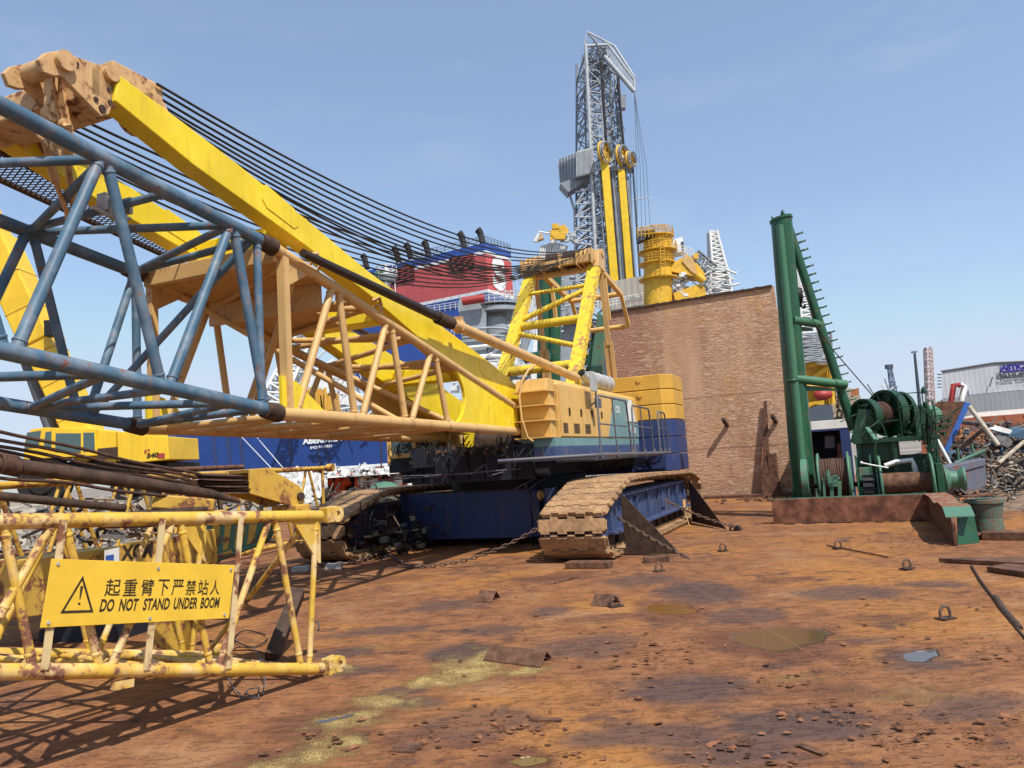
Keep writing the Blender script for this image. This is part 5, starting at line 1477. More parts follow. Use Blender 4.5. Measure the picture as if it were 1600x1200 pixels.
# right bearing stand, shaft and warping head
xq = pz(1466, 740).x
m = M(Wn); m.bx(xq - .05, xq + .08, yW - .25, yW + .25, 0, 1.05); m.build('bearing_stand', GR, lw, bevel=.01)
m = M(Wn); m.prism([(xq + .1, yW - .30, 0), (xq + .28, yW - .30, 0), (xq + .26, yW - .3, .35), (xq + .12, yW - .3, .4)], (0, .3, 0)); m.build('stand_foot', LG, lw)
M(Wn).lathe((xq + .1, yW, zc2 + .02), (1, 0, 0), [(0, 0), (.25, 0), (.25, .03), (.17, .10), (.16, .22), (.24, .32), (.24, .36), (0, .36)], 26).build('warping_head', LG, lw)
M(Wn).tube((xg, yW, zc2), (xq + .2, yW, zc2), .05).build('shaft', MT['darkrust'], lw)
m = M(Wn); m.path([wy(1383, 728, 1.4), wy(1400, 722, 1.4), wy(1425, 719, 1.4), wy(1429, 730, 1.4), wy(1431, 738, 1.4)], .055, 4); m.build('white_guard', MT['white'], lw)

DGn = MT['dkgreen']
# --- upper winch on platform ---
uw = thing('cargo_winch', 'big green twin-wheel winch on a dark raised platform behind the lower winch', 'winch', Wn.w(2.2, 2.1, 0))
yU = 1.75
m = M(Wn)
xa_, xb_ = wy(1334, 700, yU).x, wy(1462, 700, yU).x
zt = wy(1400, 683, yU).z
m.bx(xa_, xb_ + .1, yU - .2, yU + 1.1, zt - .10, zt); m.bx(xa_, xb_, yU + .35, yU + .4, .2, zt - .5); m.bx(xa_ + .05, xa_ + .9, yU, yU + .9, zt - .5, zt - .1)
pf = m.build('platform', DGn, uw, bevel=.008)
m = M(Wn); m.bx(xa_, xb_, yU + .5, yU + .6, 0, zt - .4); m.build('platform_bulkhead', DGn, uw)
for x in (xa_ + .1, (xa_ + xb_) / 2, xb_): M(Wn).bx(x - .05, x + .05, yU - .15, yU - .05, 0, zt - .1).build('platform_leg', DGn, uw)
m = M(Wn); fa = [(1341, 640), (1362, 640), (1372, 688), (1328, 692)]
m.prism([wy(a, b, yU - .1) for a, b in fa], (0, .7, 0)); m.build('pedestal', DGn, uw, bevel=.01)
M(Wn).bar(wy(1354, 668, yU - .2), wy(1369, 688, yU - .35), .12, .04, (0, 0, 1)).build('pedestal_chute', LG, uw)
cL = Wn.w(*wy(1353, 651, yU + .1)); U2 = Frame(cL.x, cL.y, AZ - 43)
zc_ = cL.z
def gearcase(x, r, th, z, nm='gear_case'):
    g_ = M(U2)
    g_.lathe((x - th, 0, z), (1, 0, 0), [(r * .86, 0), (r, 0), (r, th * 2), (r * .86, th * 2), (r * .86, 0)], 40)
    g_.lathe((x - .015, 0, z), (1, 0, 0), [(0, 0), (r * .88, 0), (r * .88, .03), (0, .03)], 36)
    g_.lathe((x - th - .04, 0, z), (1, 0, 0), [(0, 0), (r * .26, 0), (r * .26, .12), (0, .12)], 20)
    for a in range(7): g_.bar((x - .06, 0, z), (x - .06, r * .88 * math.cos(a * .898 + .3), z + r * .88 * math.sin(a * .898 + .3)), .06, .05, (1, 0, 0))
    for a in range(16): g_.box((x - th + .005, r * .93 * math.cos(a * .393), z + r * .93 * math.sin(a * .393)), (.04, .035, .035))
    return g_.build(nm, DGn, uw)
gearcase(0, .40, .09, zc_); gearcase(.62, .52, .10, zc_ + .06); gearcase(.95, .47, .05, zc_ + .06)
dr2 = M(U2).lathe((.08, 0, zc_ + .03), (1, 0, 0), [(0, 0), (.27, 0), (.27, .46), (0, .46)], 24).build('rope_drum', MT['ruststeel'], uw)
m = M(U2)
for i in range(9): m.ring((.10 + i * .05, 0, zc_ + .03), (1, .0, .05 * math.sin(i * 2)), .275, .02, 22, 6)
m.build('rope_layer', MT['rustrope'], dr2)
m = M(U2); m.bx(1.1, 1.5, -.28, .30, zc_ - .5, zc_ + .1); m.build('gearbox', DGn, uw, bevel=.02)
m = M(U2); m.tube((1.5, 0, zc_ - .05), (1.95, 0, zc_ - .05), .22, n=26)
for k in range(10): m.box((1.72, .225 * math.cos(k * .628), zc_ - .05 + .225 * math.sin(k * .628)), (.36, .02, .02))
m.build('winch_motor', LG, uw); M(U2).tube((1.95, 0, zc_ - .05), (2.05, 0, zc_ - .05), .16, n=22).build('motor_cap', LG, uw)
m = M(U2); rnd = random.Random(14)
for i in range(90):
    q = V((rnd.uniform(-.2, 2.2), rnd.uniform(-.5, .5), zc_ - .55 + rnd.uniform(0, .5))); sz = rnd.uniform(.02, .09)
    if rnd.random() < .55: m.box(q, (sz * 1.4, sz, sz))
    else: m.path([q, q + V((rnd.uniform(-.3, .3), rnd.uniform(-.2, .2), rnd.uniform(0, .3))), q + V((rnd.uniform(-.4, .4), rnd.uniform(-.2, .2), rnd.uniform(-.1, .2)))], .012, 5)
m.build('winch_fittings', DGn, uw, kind='stuff')
# hand rails and control stand
def railpath(pts, y, r=.013, nm='handrail', mat=DGn): return M(Wn).path([wy(a, b, y) for a, b in pts], r, 6).build(nm, mat, uw)
railpath([(1388, 688), (1366, 632), (1345, 634)], yU - .1)
railpath([(1410, 684), (1402, 616), (1445, 612)], yU - .1)
railpath([(1404, 636), (1446, 632)], yU - .1)
railpath([(1378, 660), (1404, 656)], yU - .1)
railpath([(1450, 690), (1440, 610), (1446, 606)], yU - .1)
railpath([(1369, 686), (1367, 700), (1371, 760), (1374, 785)], .7, .02)
for (pts, r) in (([(1446, 690), (1440, 634)], .05), ([(1456, 790), (1450, 640), (1445, 628)], .045), ([(1466, 760), (1462, 650), (1457, 626), (1450, 626)], .022), ([(1460, 700), (1456, 640)], .02), ([(1452, 660), (1436, 690)], .015), ([(1441, 645), (1428, 690)], .012)):
    railpath(pts, 1.1, r, 'control_post')
m = M(Wn); rnd = random.Random(77)
for i in range(60):
    q = wy(1446 + rnd.uniform(-4, 16) , 640 + rnd.uniform(0, 130), 1.0 + rnd.uniform(-.15, .15)); s = rnd.uniform(.03, .09)
    m.box(q, (s, s, s * rnd.uniform(.6, 2)))
m.build('valve_stack', DGn, uw, bevel=.004, kind='stuff')
A = wy(1444, 615, 1.1); M(Wn).lathe(A, (0, 0, 1), [(0, 0), (.06, 0), (.05, .1), (0, .16)], 12).build('signal_horn', DGn, uw)
for (pa, pb) in (((1402, 604), (1370, 630)), ((1355, 600), (1380, 640)), ((1382, 592), (1398, 636))):
    M(Wn).path([wy(*pa, yU + 1.0), wy(*pb, yU + 1.0)], .012, 5).build('lever_rod', MT['rail'], uw)

# deck house with dark opening behind the mast
dh = thing('deck_house', 'small dark open-fronted deck house between the green mast and winch', 'deck house', Wn.w(.9, 6, 0))
yD = 7.0
xa_, xb_ = wy(1250, 700, yD).x, wy(1330, 700, yD).x; zT = wy(1290, 657, yD).z
m = M(Wn); m.bx(xa_, xb_, yD, yD + .3, zT - .25, zT); m.build('roof_beam', MT['white'], dh, bevel=.01)
m = M(Wn); m.bx(xa_, xa_ + .1, yD, yD + 3, 0, zT - .25); m.bx(xb_ - .25, xb_, yD, yD + 3, 0, zT - .25); m.bx(xa_, xb_, yD + 3, yD + 3.1, 0, zT); m.bx(xa_, xb_, yD, yD + 3, zT - .3, zT - .26); m.build('walls', MT['navy'], dh)
M(Wn).prism([wy(a, b, yD + .4) for a, b in ((1289, 681), (1304, 681), (1304, 700), (1289, 700))], (0, .1, 0)).build('notice_board', MT['rail'], dh)
M(Wn).prism([wy(a, b, yD + .2) for a, b in ((1308, 693), (1325, 693), (1325, 740), (1310, 740))], (0, .4, 0)).build('locker', MT['ruststeel'], dh, bevel=.01)

# ------------------------------------------------------------------ lashings, brackets and small deck things
def chain(pts, label, r=.016, mat='chain', seg=.10, name='lashing_chain'):
    """round-steel chain: separate interlocking links along a polyline"""
    pts = [V(p) for p in pts]
    L = [0]
    for a, b in zip(pts, pts[1:]): L.append(L[-1] + (b - a).length)
    def at(t):
        for i in range(len(L) - 1):
            if L[i + 1] >= t: return pts[i].lerp(pts[i + 1], (t - L[i]) / max(1e-6, L[i + 1] - L[i]))
        return pts[-1]
    k = max(2, int(L[-1] / seg)); m = M()
    for i in range(k):
        a, b = at(L[-1] * i / k), at(L[-1] * (i + 1) / k)
        d, u_, v_ = m.basis(b - a)
        s = u_ if i % 2 else v_; h = (b - a).length * .66; w2 = seg * .26
        c = (a + b) / 2
        m.path([c + d * h * math.cos(t) * (1 if abs(math.cos(t)) < .9 else 1) + s * w2 * math.sin(t) for t in [j * math.pi / 5 for j in range(10)]], r, 5, closed=True)
    return m.build(name, MT[mat], None, label=label, cat='chain')
def sagl(a, b, sag, n=10): return [V(a).lerp(V(b), i / n) - V((0, 0, sag * 4 * (i / n) * (1 - i / n))) for i in range(n + 1)]
br = [K.w(3.03, -2.95, 1.03), K.w(3.06, -2.95, 0.02), K.w(3.96, -3.0, .02)]
m = M(); m.prism(br, (K.U * .025)); m.build('brace_plate', MT['darkrust'], None, label='triangular dark steel brace plate welded to the deck near the front of the right track', cat='brace plate', group='brace plates beside the right track', bevel=.003)
br = [K.w(3.05, 2.35, .98), K.w(3.05, 2.35, .02), K.w(4.12, .5, .02), K.w(4.0, .7, .1)]
m = M(); m.prism(br, (K.U * .025)); m.build('brace_plate', MT['darkrust'], None, label='triangular dark brace plate at the far rear end of the right track', cat='brace plate', group='brace plates beside the right track', bevel=.003)
chain(sagl(K.w(3.0, -3.05, .62), G(1078, 879) + V((0, 0, .06)), .03), 'lashing chain running across the front brace plate of the right track down to the deck', .011, seg=.085)
chain(sagl(K.x(1040, 782, 3.1).x and K.w(*K.x(1040, 782, 3.12)), G(1152, 829) + V((0, 0, .06)), .05), 'lashing chain from the middle of the right track frame to the rear brace plate', .011, seg=.085)
m = M(); c = G(1150, 829); [m.ring(c + V((.05 * math.cos(i * 2.4), .05 * math.sin(i * 2), .04)), (math.cos(i), math.sin(i), .4), .06, .014, 12, 5) for i in range(6)]
m.build('shackles', MT['black'], None, label='small pile of black shackles at the toe of the rear brace plate', cat='shackles')
q = K.w(*K.x(1070, 800, 3.14)); m = M(); m.path([q + V((0, 0, .25)), q, V((q.x + .05, q.y - .1, .03))], .012, 6); m.box(q + V((0, 0, .18)), (.06, .06, .16)); m.build('load_binder', MT['tan'], None, label='orange load binder hanging on the side of the right track frame', cat='load binder')
# turnbuckle lashings
def turnb(a, b, label):
    a, b = V(a), V(b); d = (b - a).normalized(); m = M()
    m.path([a, a + (b - a) * .3], .016, 6); m.path([b, b - (b - a) * .3], .016, 6)
    _, u_, v_ = m.basis(d)
    for s in (-1, 1): m.path([a + (b - a) * .27 + u_ * .0, a + (b - a) * .33 + u_ * .035 * s, a + (b - a) * .67 + u_ * .035 * s, a + (b - a) * .73], .013, 6)
    m.ring(a, u_, .05, .014, 12, 5); m.ring(b, u_, .05, .014, 12, 5)
    m.build('turnbuckle', MT['chain'], None, label=label, cat='turnbuckle', group='lashing turnbuckles round the crane')
turnb(S.w(.86, -1.75, 1.15), G(866, 884) + V((0, 0, .05)) if False else WY(862, 866, 12.9), 'rusty turnbuckle slanting down from the right top corner of the navy box')
turnb(S.w(-2.0, -1.72, .93), G(598, 868) + V((0, 0, .08)), 'rusty turnbuckle lashing slanting from the left end of the navy box to the deck')
chain(sagl(K.w(1.9, -3.9, .55), G(640, 888) + V((0, 0, .03)), .16, 18) , 'long chain sagging from the right track across the navy box front to the deck', .011, seg=.09)
chain([G(595, 862) + V((0, 0, .05)), G(640, 888) + V((0, 0, .03)), G(668, 886) + V((0, 0, .02))], 'short chain lying on the deck left of the navy box', .011, seg=.085)
chain([G(600, 866) + V((0, 0, .04)), G(560, 880) + V((0, 0, .04)), G(520, 886) + V((0, 0, .03)), G(498, 884) + V((0, 0, .03))], 'muddy chain heap trailing along the foot of the left track', .018, 'chain', .12)
m = M(); m.path([K.w(-1.8, -2.4, .75), K.w(-1.2, -2.9, .35), G(600, 868) + V((0, 0, .06))], .014, 6); m.path([K.w(-1.8, -3.2, .6), G(590, 866) + V((0, 0, .05))], .008, 5)
m.build('tie_rod', MT['chain'], None, label='thin grey tie rods from the left track down to the deck', cat='tie rod')
# boarding ladder by the left track
ld = thing('ladder', 'narrow rusty ladder standing beside the left track', 'ladder', K.w(-1.65, -1.6, 0))
yl = -1.9
a0_, a1_ = K.y(568, 842, yl), K.y(568, 757, yl); c0__, c1__ = K.y(589, 842, yl), K.y(588, 760, yl)
M(K).path([a0_, a1_, a1_ + V((.06, .0, .06)), a1_ + V((.2, .1, .06))], .016, 6).build('rail', MT['chain'], ld)
M(K).path([c0__, c1__, c1__ + V((-.06, 0, .05))], .016, 6).build('rail', MT['chain'], ld)
for t in (.12, .42, .72): M(K).tube(a0_.lerp(a1_, t), c0__.lerp(c1__, t), .013, n=6).build('rung', MT['chain'], ld)
m = M(); m.bar(K.w(-1.85, -3.3, .42), K.w(-1.2, -1.4, .42), .05, .03); m.build('plank', MT['darkrust'], None, label='grey bar resting along the inner side of the left track', cat='bar')
# block under the right track
ub = M(); a, b = G(888, 888), G(956, 888); ub.bar(a + V((0, .1, .045)), b + V((0, .1, .045)), .25, .09)
ub.build('support_block', MT['ruststeel'], None, label='rusty channel block wedged under the front of the right track', cat='block', bevel=.006)
ub = M(); a, b = G(1008, 880), G(1048, 878); ub.bar(a + V((0, .1, .04)), b + V((0, .1, .04)), .2, .08); ub.build('support_block', MT['ruststeel'], None, label='short rusty bar on the deck beside the right track brace', cat='block', bevel=.004)
for (px, py, l_) in ((470, 893, 'left'), (522, 889, 'right')):
    ub = M(); ub.box(G(px, py) + V((0, 0, .045)), (.28, .16, .09)); ub.build('concrete_pad', MT['galv'], None, label='small grey pad under the front of the left track, %s one of two' % l_, cat='pad', bevel=.008)
# D-rings welded to the deck
dl = [(1310, 857, 'between the right brace plates and the coaming'), (1418, 889, 'in front of the coaming wing'), (1478, 968, 'at the far right near the small bright puddle'),
      (1130, 861, 'just in front of the rear brace plate'), (1030, 893, 'in front of the near brace plate'), (962, 948, 'beside the middle folded steel angle')]
for i, (px, py, w1) in enumerate(dl):
    g = thing('deck_ring', 'rusty lashing ring on a pad ' + w1, 'lashing ring', G(px, py), 'lashing rings on the deck')
    P = G(px, py)
    M().box(P + V((0, 0, .01)), (.16, .10, .016), Matrix.Rotation(.4, 3, 'Z')).build('pad', MT['darkrust'], g)
    M().path([P + V((-.045, 0, .01)), P + V((-.045, 0, .07)), P + V((-.03, 0, .105)), P + V((0, .01, .12)), P + V((.03, 0, .105)), P + V((.045, 0, .07)), P + V((.045, 0, .01))], .014, 7).build('ring', MT['chain'], g)
# folded steel angles lying as little tents
for (c, xx, l_) in (((755, 1032, 845, 1043, 1018), 0, 'long folded steel angle lying beside the yellow grit'), ((742, 940, 768, 941, 926), 1, 'small folded steel angle behind the grit, left of the crane track'), ((924, 947, 957, 949, 932), 2, 'small folded steel angle next to a lashing ring')):
    a, b = G(c[0], c[1]), G(c[2], c[3]); dp = G(c[0], c[4] + 8)
    h = .10 if xx else .085
    up_ = V((.06, .14, h)); bk_ = V((.10, .26, 0))
    m = M(); t_ = .008
    m.prism([a, b, b + up_, a + up_], (0, .004, t_)); m.prism([a + up_, b + up_, b + bk_, a + bk_], (0, .004, t_))
    m.build('steel_angle', MT['ruststeel'], None, label=l_, cat='steel angle', group='folded steel angles on the deck')
for (p, q_, wd, th, l_) in (((828, 1126), (878, 1128), .05, .012, 'thin flat bar lying in front of the grit'), ((1248, 1166), (1290, 1182), .05, .01, 'small flat bar in the near foreground scale'),
                        ((866, 912), (905, 902), .015, .015, 'thin bent rod lying in front of the right track'), ((616, 1170), (655, 1172), .14, .012, 'loose square plate flake in the near foreground'),
                        ((1292, 853), (1388, 872), .012, .02, 'low weld strip on the deck left of the coaming')):
    m = M(); m.bar(G(*p) + V((0, 0, .01)), G(*q_) + V((0, 0, .012)), wd, th); m.build('flat_bar', MT['ruststeel'], None, label=l_, cat='flat bar')
# edge strip, planks on the right
m = M(); pts = [G(a, b) + V((0, 0, .012)) for a, b in ((1518, 884), (1530, 905), (1552, 935), (1565, 955), (1590, 985), (1620, 1020), (1660, 1070))]
m.path(pts, .012, 6); m.path([p + V((.02, .0, .0)) for p in pts[2:5]], .03, 5)
m.build('deck_cable', MT['darkrust'], None, label='dark cable running along the deck at the far right', cat='cable')
for (pts, th, l_) in (([(1467, 878), (1600, 886), (1640, 892), (1640, 878), (1540, 876)], .05, 'long splintered plank at the right edge, the farther of two'), ([(1542, 893), (1640, 908), (1640, 893), (1575, 888)], .06, 'short splintered plank at the right edge, the nearer of two')):
    m = M(); m.prism([G(a, b) for a, b in pts], (0, 0, th)); m.build('plank', MT['plank'] if 'plank' in MT else MT['ruststeel'], None, label=l_, cat='plank', bevel=.006)
m = M(); a, b = G(1535, 843), G(1600, 846); m.bar(a + V((0, 0, .06)), b + V((.3, 0, .06)), .16, .12); m.build('timber_baulk', MT['plank'] if 'plank' in MT else MT['ruststeel'], None, label='reddish timber baulk in front of the green bollard', cat='baulk', bevel=.01)
# bollard
bp = G(1561, 841)
bo = thing('bollard', 'short weathered green mooring bollard standing on a rusty ring base at the right', 'bollard', bp)
kk = bp.y / F
M().lathe(bp + V((0, .25, 0)), (0, 0, 1), [(0, 0), (36 * kk, 0), (36 * kk, .06), (30 * kk, .09), (0, .09)], 26).build('base_ring', MT['ruststeel'], bo)
MT['bollard'] = paint('bollard_green', (0.07, 0.15, 0.12), rust=.6, rough=.6, dirt=.7, scale=3, rustc=(.12,.07,.045))
M().lathe(bp + V((0, .25, .09)), (.0, 0, 1), [(0, 0), (23 * kk, 0), (22 * kk, .2), (25 * kk, 42 * kk), (28 * kk, 44 * kk), (28 * kk, 49 * kk), (24 * kk, 50 * kk), (0, 49 * kk)], 26).build('bollard_body', MT['bollard'], bo)
M().prism([bp + V((-.34, .1, .63)), bp + V((.1, .0, .66)), bp + V((.12, .3, .66)), bp + V((-.34, .3, .63))], (0, 0, .02)).build('cap_plate', MT['ruststeel'], bo)

# ------------------------------------------------------------------ scrap yard on the right
def wyp(px, py, Y): return WY(px, py, Y)
MT['sc4_'] = paint('stained_pale_pipe', (.48,.44,.36), rust=.4, rough=.6, dirt=.8)
sp_ = thing('scrap_plate', 'big leaning rusty steel panel with a blue edge in the scrap yard', 'steel panel', WY(1485, 700, 19))
Yp = 19.0
Fp = Frame(*WY(1480, 650, Yp).to_2d(), 10)
fy = lambda a, b, y=0: Fp.y(a, b, y)
M(Fp).prism([fy(*q) for q in ((1461, 632), (1466, 627), (1508, 628), (1475, 704), (1470, 690))], (0, .04, 0)).build('panel', MT['ruststeel2'] if 'ruststeel2' in MT else MT['ruststeel'], sp_, bevel=.006)
MT['bluepaint'] = paint('scrap_blue', (0.03, 0.12, 0.42), rust=.2, rough=.45, dirt=.5)
M(Fp).prism([fy(*q, -.02) for q in ((1508, 628), (1517, 630), (1482, 706), (1474, 705))], (0, .25, 0)).build('blue_edge', MT['bluepaint'], sp_, bevel=.006)
br_ = thing('bracket_frame', 'small arch-shaped frame half red and half white on top of the leaning panel', 'frame', WY(1495, 627, 19))
MT['redframe'] = paint('red_paint', (0.33, 0.03, 0.025), rust=.15, rough=.5, dirt=.3)
M(Fp).path([fy(1486, 628, .1), fy(1490, 602, .1), fy(1500, 602, .1)], .07, 4).build('red_arm', MT['redframe'], br_)
M(Fp).path([fy(1500, 601, .12), fy(1507, 603, .12), fy(1502, 627, .12)], .07, 4).build('white_arm', MT['white'], br_)
m = M(); m.path([WY(1514, 635, 18.6), WY(1560, 696, 18.2)], .058, 12); m.build('scrap_pipe', MT['sc4_'], None, label='pale worn pipe leaning down to the right from the blue edged panel', cat='pipe')
m = M(); m.path([WY(1459, 678, 18), WY(1486, 728, 17.6)], .05, 10); m.build('scrap_pipe', MT['galv'], None, label='grey pipe leaning right beside the winch control posts', cat='pipe')
hp_ = thing('hull_piece', 'curved blue-grey cut hull piece lying right of the winch warping head', 'hull piece', WY(1510, 760, 16.5))
Fh = Frame(*WY(1510, 745, 16.8).to_2d(), 0)
fh = lambda a, b, y=0: Fh.y(a, b, y)
MT['bluegrey'] = paint('blue_grey_plate', (0.12, 0.14, 0.19), rust=.35, rough=.5, dirt=.5)
m = M(Fh); pts = [(1500, 738), (1540, 728), (1542, 758), (1530, 764), (1505, 770), (1496, 760)]
m.prism([fh(*q) for q in pts], (0, .1, 0)); m.build('side_plate', MT['bluegrey'], hp_, bevel=.01)
m = M(Fh); m.prism([fh(*q, -.03) for q in ((1478, 730), (1540, 716), (1540, 727), (1500, 738), (1480, 736))], (0, .5, 0)); m.build('top_flange', MT['bluegrey'], hp_, bevel=.01)
m = M(Fh); m.path([fh(1492, 724, .4), fh(1520, 712, .4), fh(1540, 704, .3)], .045, 8); m.path([fh(1498, 722, .4), fh(1496, 700, .4)], .03, 6); m.path([fh(1522, 712, .4), fh(1518, 694, .4)], .03, 6); m.build('green_rib', LG, hp_)
rnd = random.Random(21)
def scrap(name, label, region, cnt, mats, Yf, smin, smax, seed=1):
    rnd = random.Random(seed)
    out = []
    ms = {k: M() for k in mats}
    for i in range(cnt):
        px = rnd.uniform(region[0], region[2]); t = rnd.random(); py = region[1](px) * (1 - t) + region[3](px) * t
        P = WY(px, py, Yf(px, py) + rnd.uniform(-.3, .3)); m = ms[rnd.choice(mats)]
        s = rnd.uniform(smin, smax); kd = rnd.random()
        d = V((rnd.gauss(0, 1), rnd.gauss(0, .5), rnd.gauss(0, .5))).normalized()
        if kd < .35:
            m.path([P - d * s, P + V((rnd.gauss(0, .2), 0, rnd.gauss(0, .2))) * s, P + d * s], rnd.uniform(.012, .04), 6)
        elif kd < .6:
            u_ = V((rnd.gauss(0, 1), rnd.gauss(0, 1), rnd.gauss(0, 1))).normalized(); e = d.cross(u_)
            q4 = [P + d * s * .6, P + e * s * .5 + d * s * .1, P - d * s * .5, P - e * s * .4]
            m.prism(q4, u_ * .01 + V((0, 0, .006)))
        elif kd < .8: m.bar(P - d * s * .8, P + d * s * .8, rnd.uniform(.03, .10), rnd.uniform(.02, .07))
        elif kd < .93:
            m.sph(P, s * .35, (rnd.uniform(.6, 1.3), rnd.uniform(.6, 1.3), rnd.uniform(.4, .9)), 7, 5)
        else: m.ring(P, d, s * .35, .025, 12, 5, 0, rnd.uniform(150, 360))
    return ms
MT['sc1'] = plain('scrap_grey', (0.15, 0.14, 0.13), .6, var=.5); MT['sc2'] = plain('scrap_brown', (0.20, 0.13, 0.085), .8, var=.5)
MT['sc3'] = plain('scrap_dark', (0.05, 0.045, 0.042), .7, var=.5); MT['sc4'] = plain('scrap_pale', (0.34, 0.28, 0.21), .7, var=.4); MT['sc5'] = plain('scrap_orange', (0.35, 0.13, 0.05), .8, var=.4)
MT['sc6'] = plain('scrap_blue_dark', (0.05, 0.10, 0.16), .5, var=.3)
heap = thing('scrap_heap', 'large tangled heap of bent steel scrap at the right edge', 'scrap heap', WY(1570, 800, 17))
allm = {}
for (reg, cnt, mats, Yf, a, b, sd) in (
    ((1478, lambda x: 668 - (x - 1500) * .12, 1640, lambda x: 735), 480, ['sc1', 'sc2', 'sc3', 'sc2', 'sc6'], lambda x, y: 24 - (y - 670) * .05, .12, .45, 1),
    ((1540, lambda x: 720 - (x - 1540) * .1, 1660, lambda x: 800), 600, ['sc2', 'sc4', 'sc3', 'sc1', 'sc2'], lambda x, y: 20.5 - (y - 710) * .045, .08, .3, 2),
    ((1575, lambda x: 770, 1660, lambda x: 835), 170, ['sc2', 'sc3', 'sc2', 'sc4'], lambda x, y: 17 - (y - 770) * .04, .06, .22, 3),
    ((1480, lambda x: 772, 1540, lambda x: 790), 50, ['sc5', 'sc3'], lambda x, y: 17, .06, .2, 4),
    ((1495, lambda x: 676, 1530, lambda x: 700), 30, ['sc5', 'sc3', 'sc2'], lambda x, y: 21, .1, .3, 5)):
    for k, v in scrap('', '', reg, cnt, mats, Yf, a, b, sd).items():
        if k in allm: 
            n0 = len(allm[k].v); allm[k].v += v.v; allm[k].f += [tuple(i + n0 for i in f) for f in v.f]; allm[k].sm += v.sm
        else: allm[k] = v
nm_ = dict(sc1='grey_scrap', sc2='brown_scrap', sc3='dark_scrap', sc4='pale_scrap', sc5='orange_scrap', sc6='blue_scrap')
for k, v in allm.items(): v.build(nm_[k], MT[k], heap, kind='stuff')
m = M(); rnd = random.Random(5)
nxm, nym = 30, 16
vs = []; 
for j in range(nym + 1):
    for i in range(nxm + 1):
        x = 8.6 + 10 * i / nxm + j * .42; y = 15.2 + 12 * j / nym
        vs.append((x, y, -.1 + min(1.6, .12 * j + .2 * i * .12) * (.6 + .6 * noise.noise(V((x * .8, y * .8, 3)))) if i > 0 else -.1))
m.add(vs, [(j * (nxm + 1) + i, j * (nxm + 1) + i + 1, (j + 1) * (nxm + 1) + i + 1, (j + 1) * (nxm + 1) + i) for j in range(nym) for i in range(nxm)], True)
m.build('heap_core', MT['sc2'], heap)
for (poly, Y, mat, l_) in (([(1575, 682), (1597, 672), (1640, 674), (1640, 684), (1600, 686)], 22, 'sc6', 'dark blue folded panel on top of the scrap heap'), ([(1560, 674), (1568, 668), (1582, 672), (1578, 678)], 22, 'white', 'small white sheet lying on the scrap heap'),
                           ([(1560, 692), (1575, 684), (1583, 690), (1575, 700)], 21.5, 'sc1', 'grey plate sloping on the scrap heap')):
    m = M(); m.prism([WY(a, b, Y) for a, b in poly], (.1, .6, .1)); m.build('scrap_sheet', MT[mat], None, label=l_, cat='sheet metal')
for (a, b, r, l_) in (((1600, 690), (1560, 724), .05, 'long pale pole crossing the scrap heap'), ((1560, 738), (1625, 708), .06, 'grey pole on the near side of the scrap heap'), ((1505, 660), (1550, 664), .06, 'dark pole behind the leaning white pipe'), ((1498, 702), (1540, 668), .05, 'brown beam propped behind the leaning pipe')):
    m = M(); m.path([WY(*a, 20), WY(*b, 19)], r, 8); m.build('scrap_pole', MT['sc4'] if 'pale' in l_ else MT['sc1'], None, label=l_, cat='pole')

# ------------------------------------------------------------------ right background: warehouse, hull, poles
def flat_at(Y, az=0, px=1500, py=650): c = WY(px, py, Y); return Frame(c.x, c.y, az)
wh_ = thing('warehouse', 'large pale grey corrugated shed with blue company name and black lettering', 'warehouse', WY(1540, 690, 90))
Fw = flat_at(90, 0, 1540, 650); fw = lambda a, b, y=0: Fw.y(a, b, y)
def corr(name, c, sc_=1.1, amp=.35):
    n = N(name); o = n.sep()
    s_ = n.math('SINE', n.math('MULTIPLY', o[0], 2 * math.pi / sc_))
    b_ = n.noise(.3, 4)
    n.set('Base Color', n.mix(n.step(b_, .3, .7), dk(c, .92), dk(c, 1.04))); n.set('Roughness', .5)
    n.set('Normal', n.bump(s_, amp, .05)); return n.m
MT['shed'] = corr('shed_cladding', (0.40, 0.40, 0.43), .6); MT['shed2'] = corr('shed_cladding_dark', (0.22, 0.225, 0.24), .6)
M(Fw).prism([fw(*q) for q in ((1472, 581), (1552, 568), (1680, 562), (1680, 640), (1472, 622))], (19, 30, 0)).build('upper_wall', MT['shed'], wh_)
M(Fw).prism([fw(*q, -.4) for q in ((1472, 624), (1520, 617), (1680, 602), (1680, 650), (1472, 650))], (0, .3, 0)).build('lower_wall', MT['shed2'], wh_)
M(Fw).prism([fw(*q, -.2) for q in ((1514, 610), (1598, 602), (1598, 609), (1514, 617))], (0, .15, 0)).build('gutter_box', MT['shed'], wh_)
M(Fw).path([fw(1471, 580, -.1), fw(1552, 567, -.1), fw(1680, 561, -.1)], .12, 6).build('roof_trim', MT['rail'], wh_)
for i in range(5):
    M(Fw).tube(fw(1471, 585 + i * 5, -.1), fw(1465, 585 + i * 5, -.1), .08, n=5).build('vent_bar', MT['rail'], wh_)
MT['ink2'] = plain('shed_blue_letters', (0.025, 0.015, 0.20), .5); MT['ink3'] = plain('shed_black_letters', (0.03, 0.03, 0.035), .6)
xd = (fw(1620, 571.2, -.45) - fw(1563, 576.5, -.45)).normalized()
M(Fw).text("ASTICAN", fw(1563, 580, -.45), xd, (0, 0, 1), .72, 4.3, bold=.09).build('company_name', MT['ink2'], wh_)
M(Fw).prism([fw(*q, -.42) for q in ((1562, 582.5), (1562, 572), (1563.5, 572), (1564, 580), (1625, 574.5), (1625, 577.5))], (0, -.03, 0)).build('name_underline', MT['ink2'], wh_)
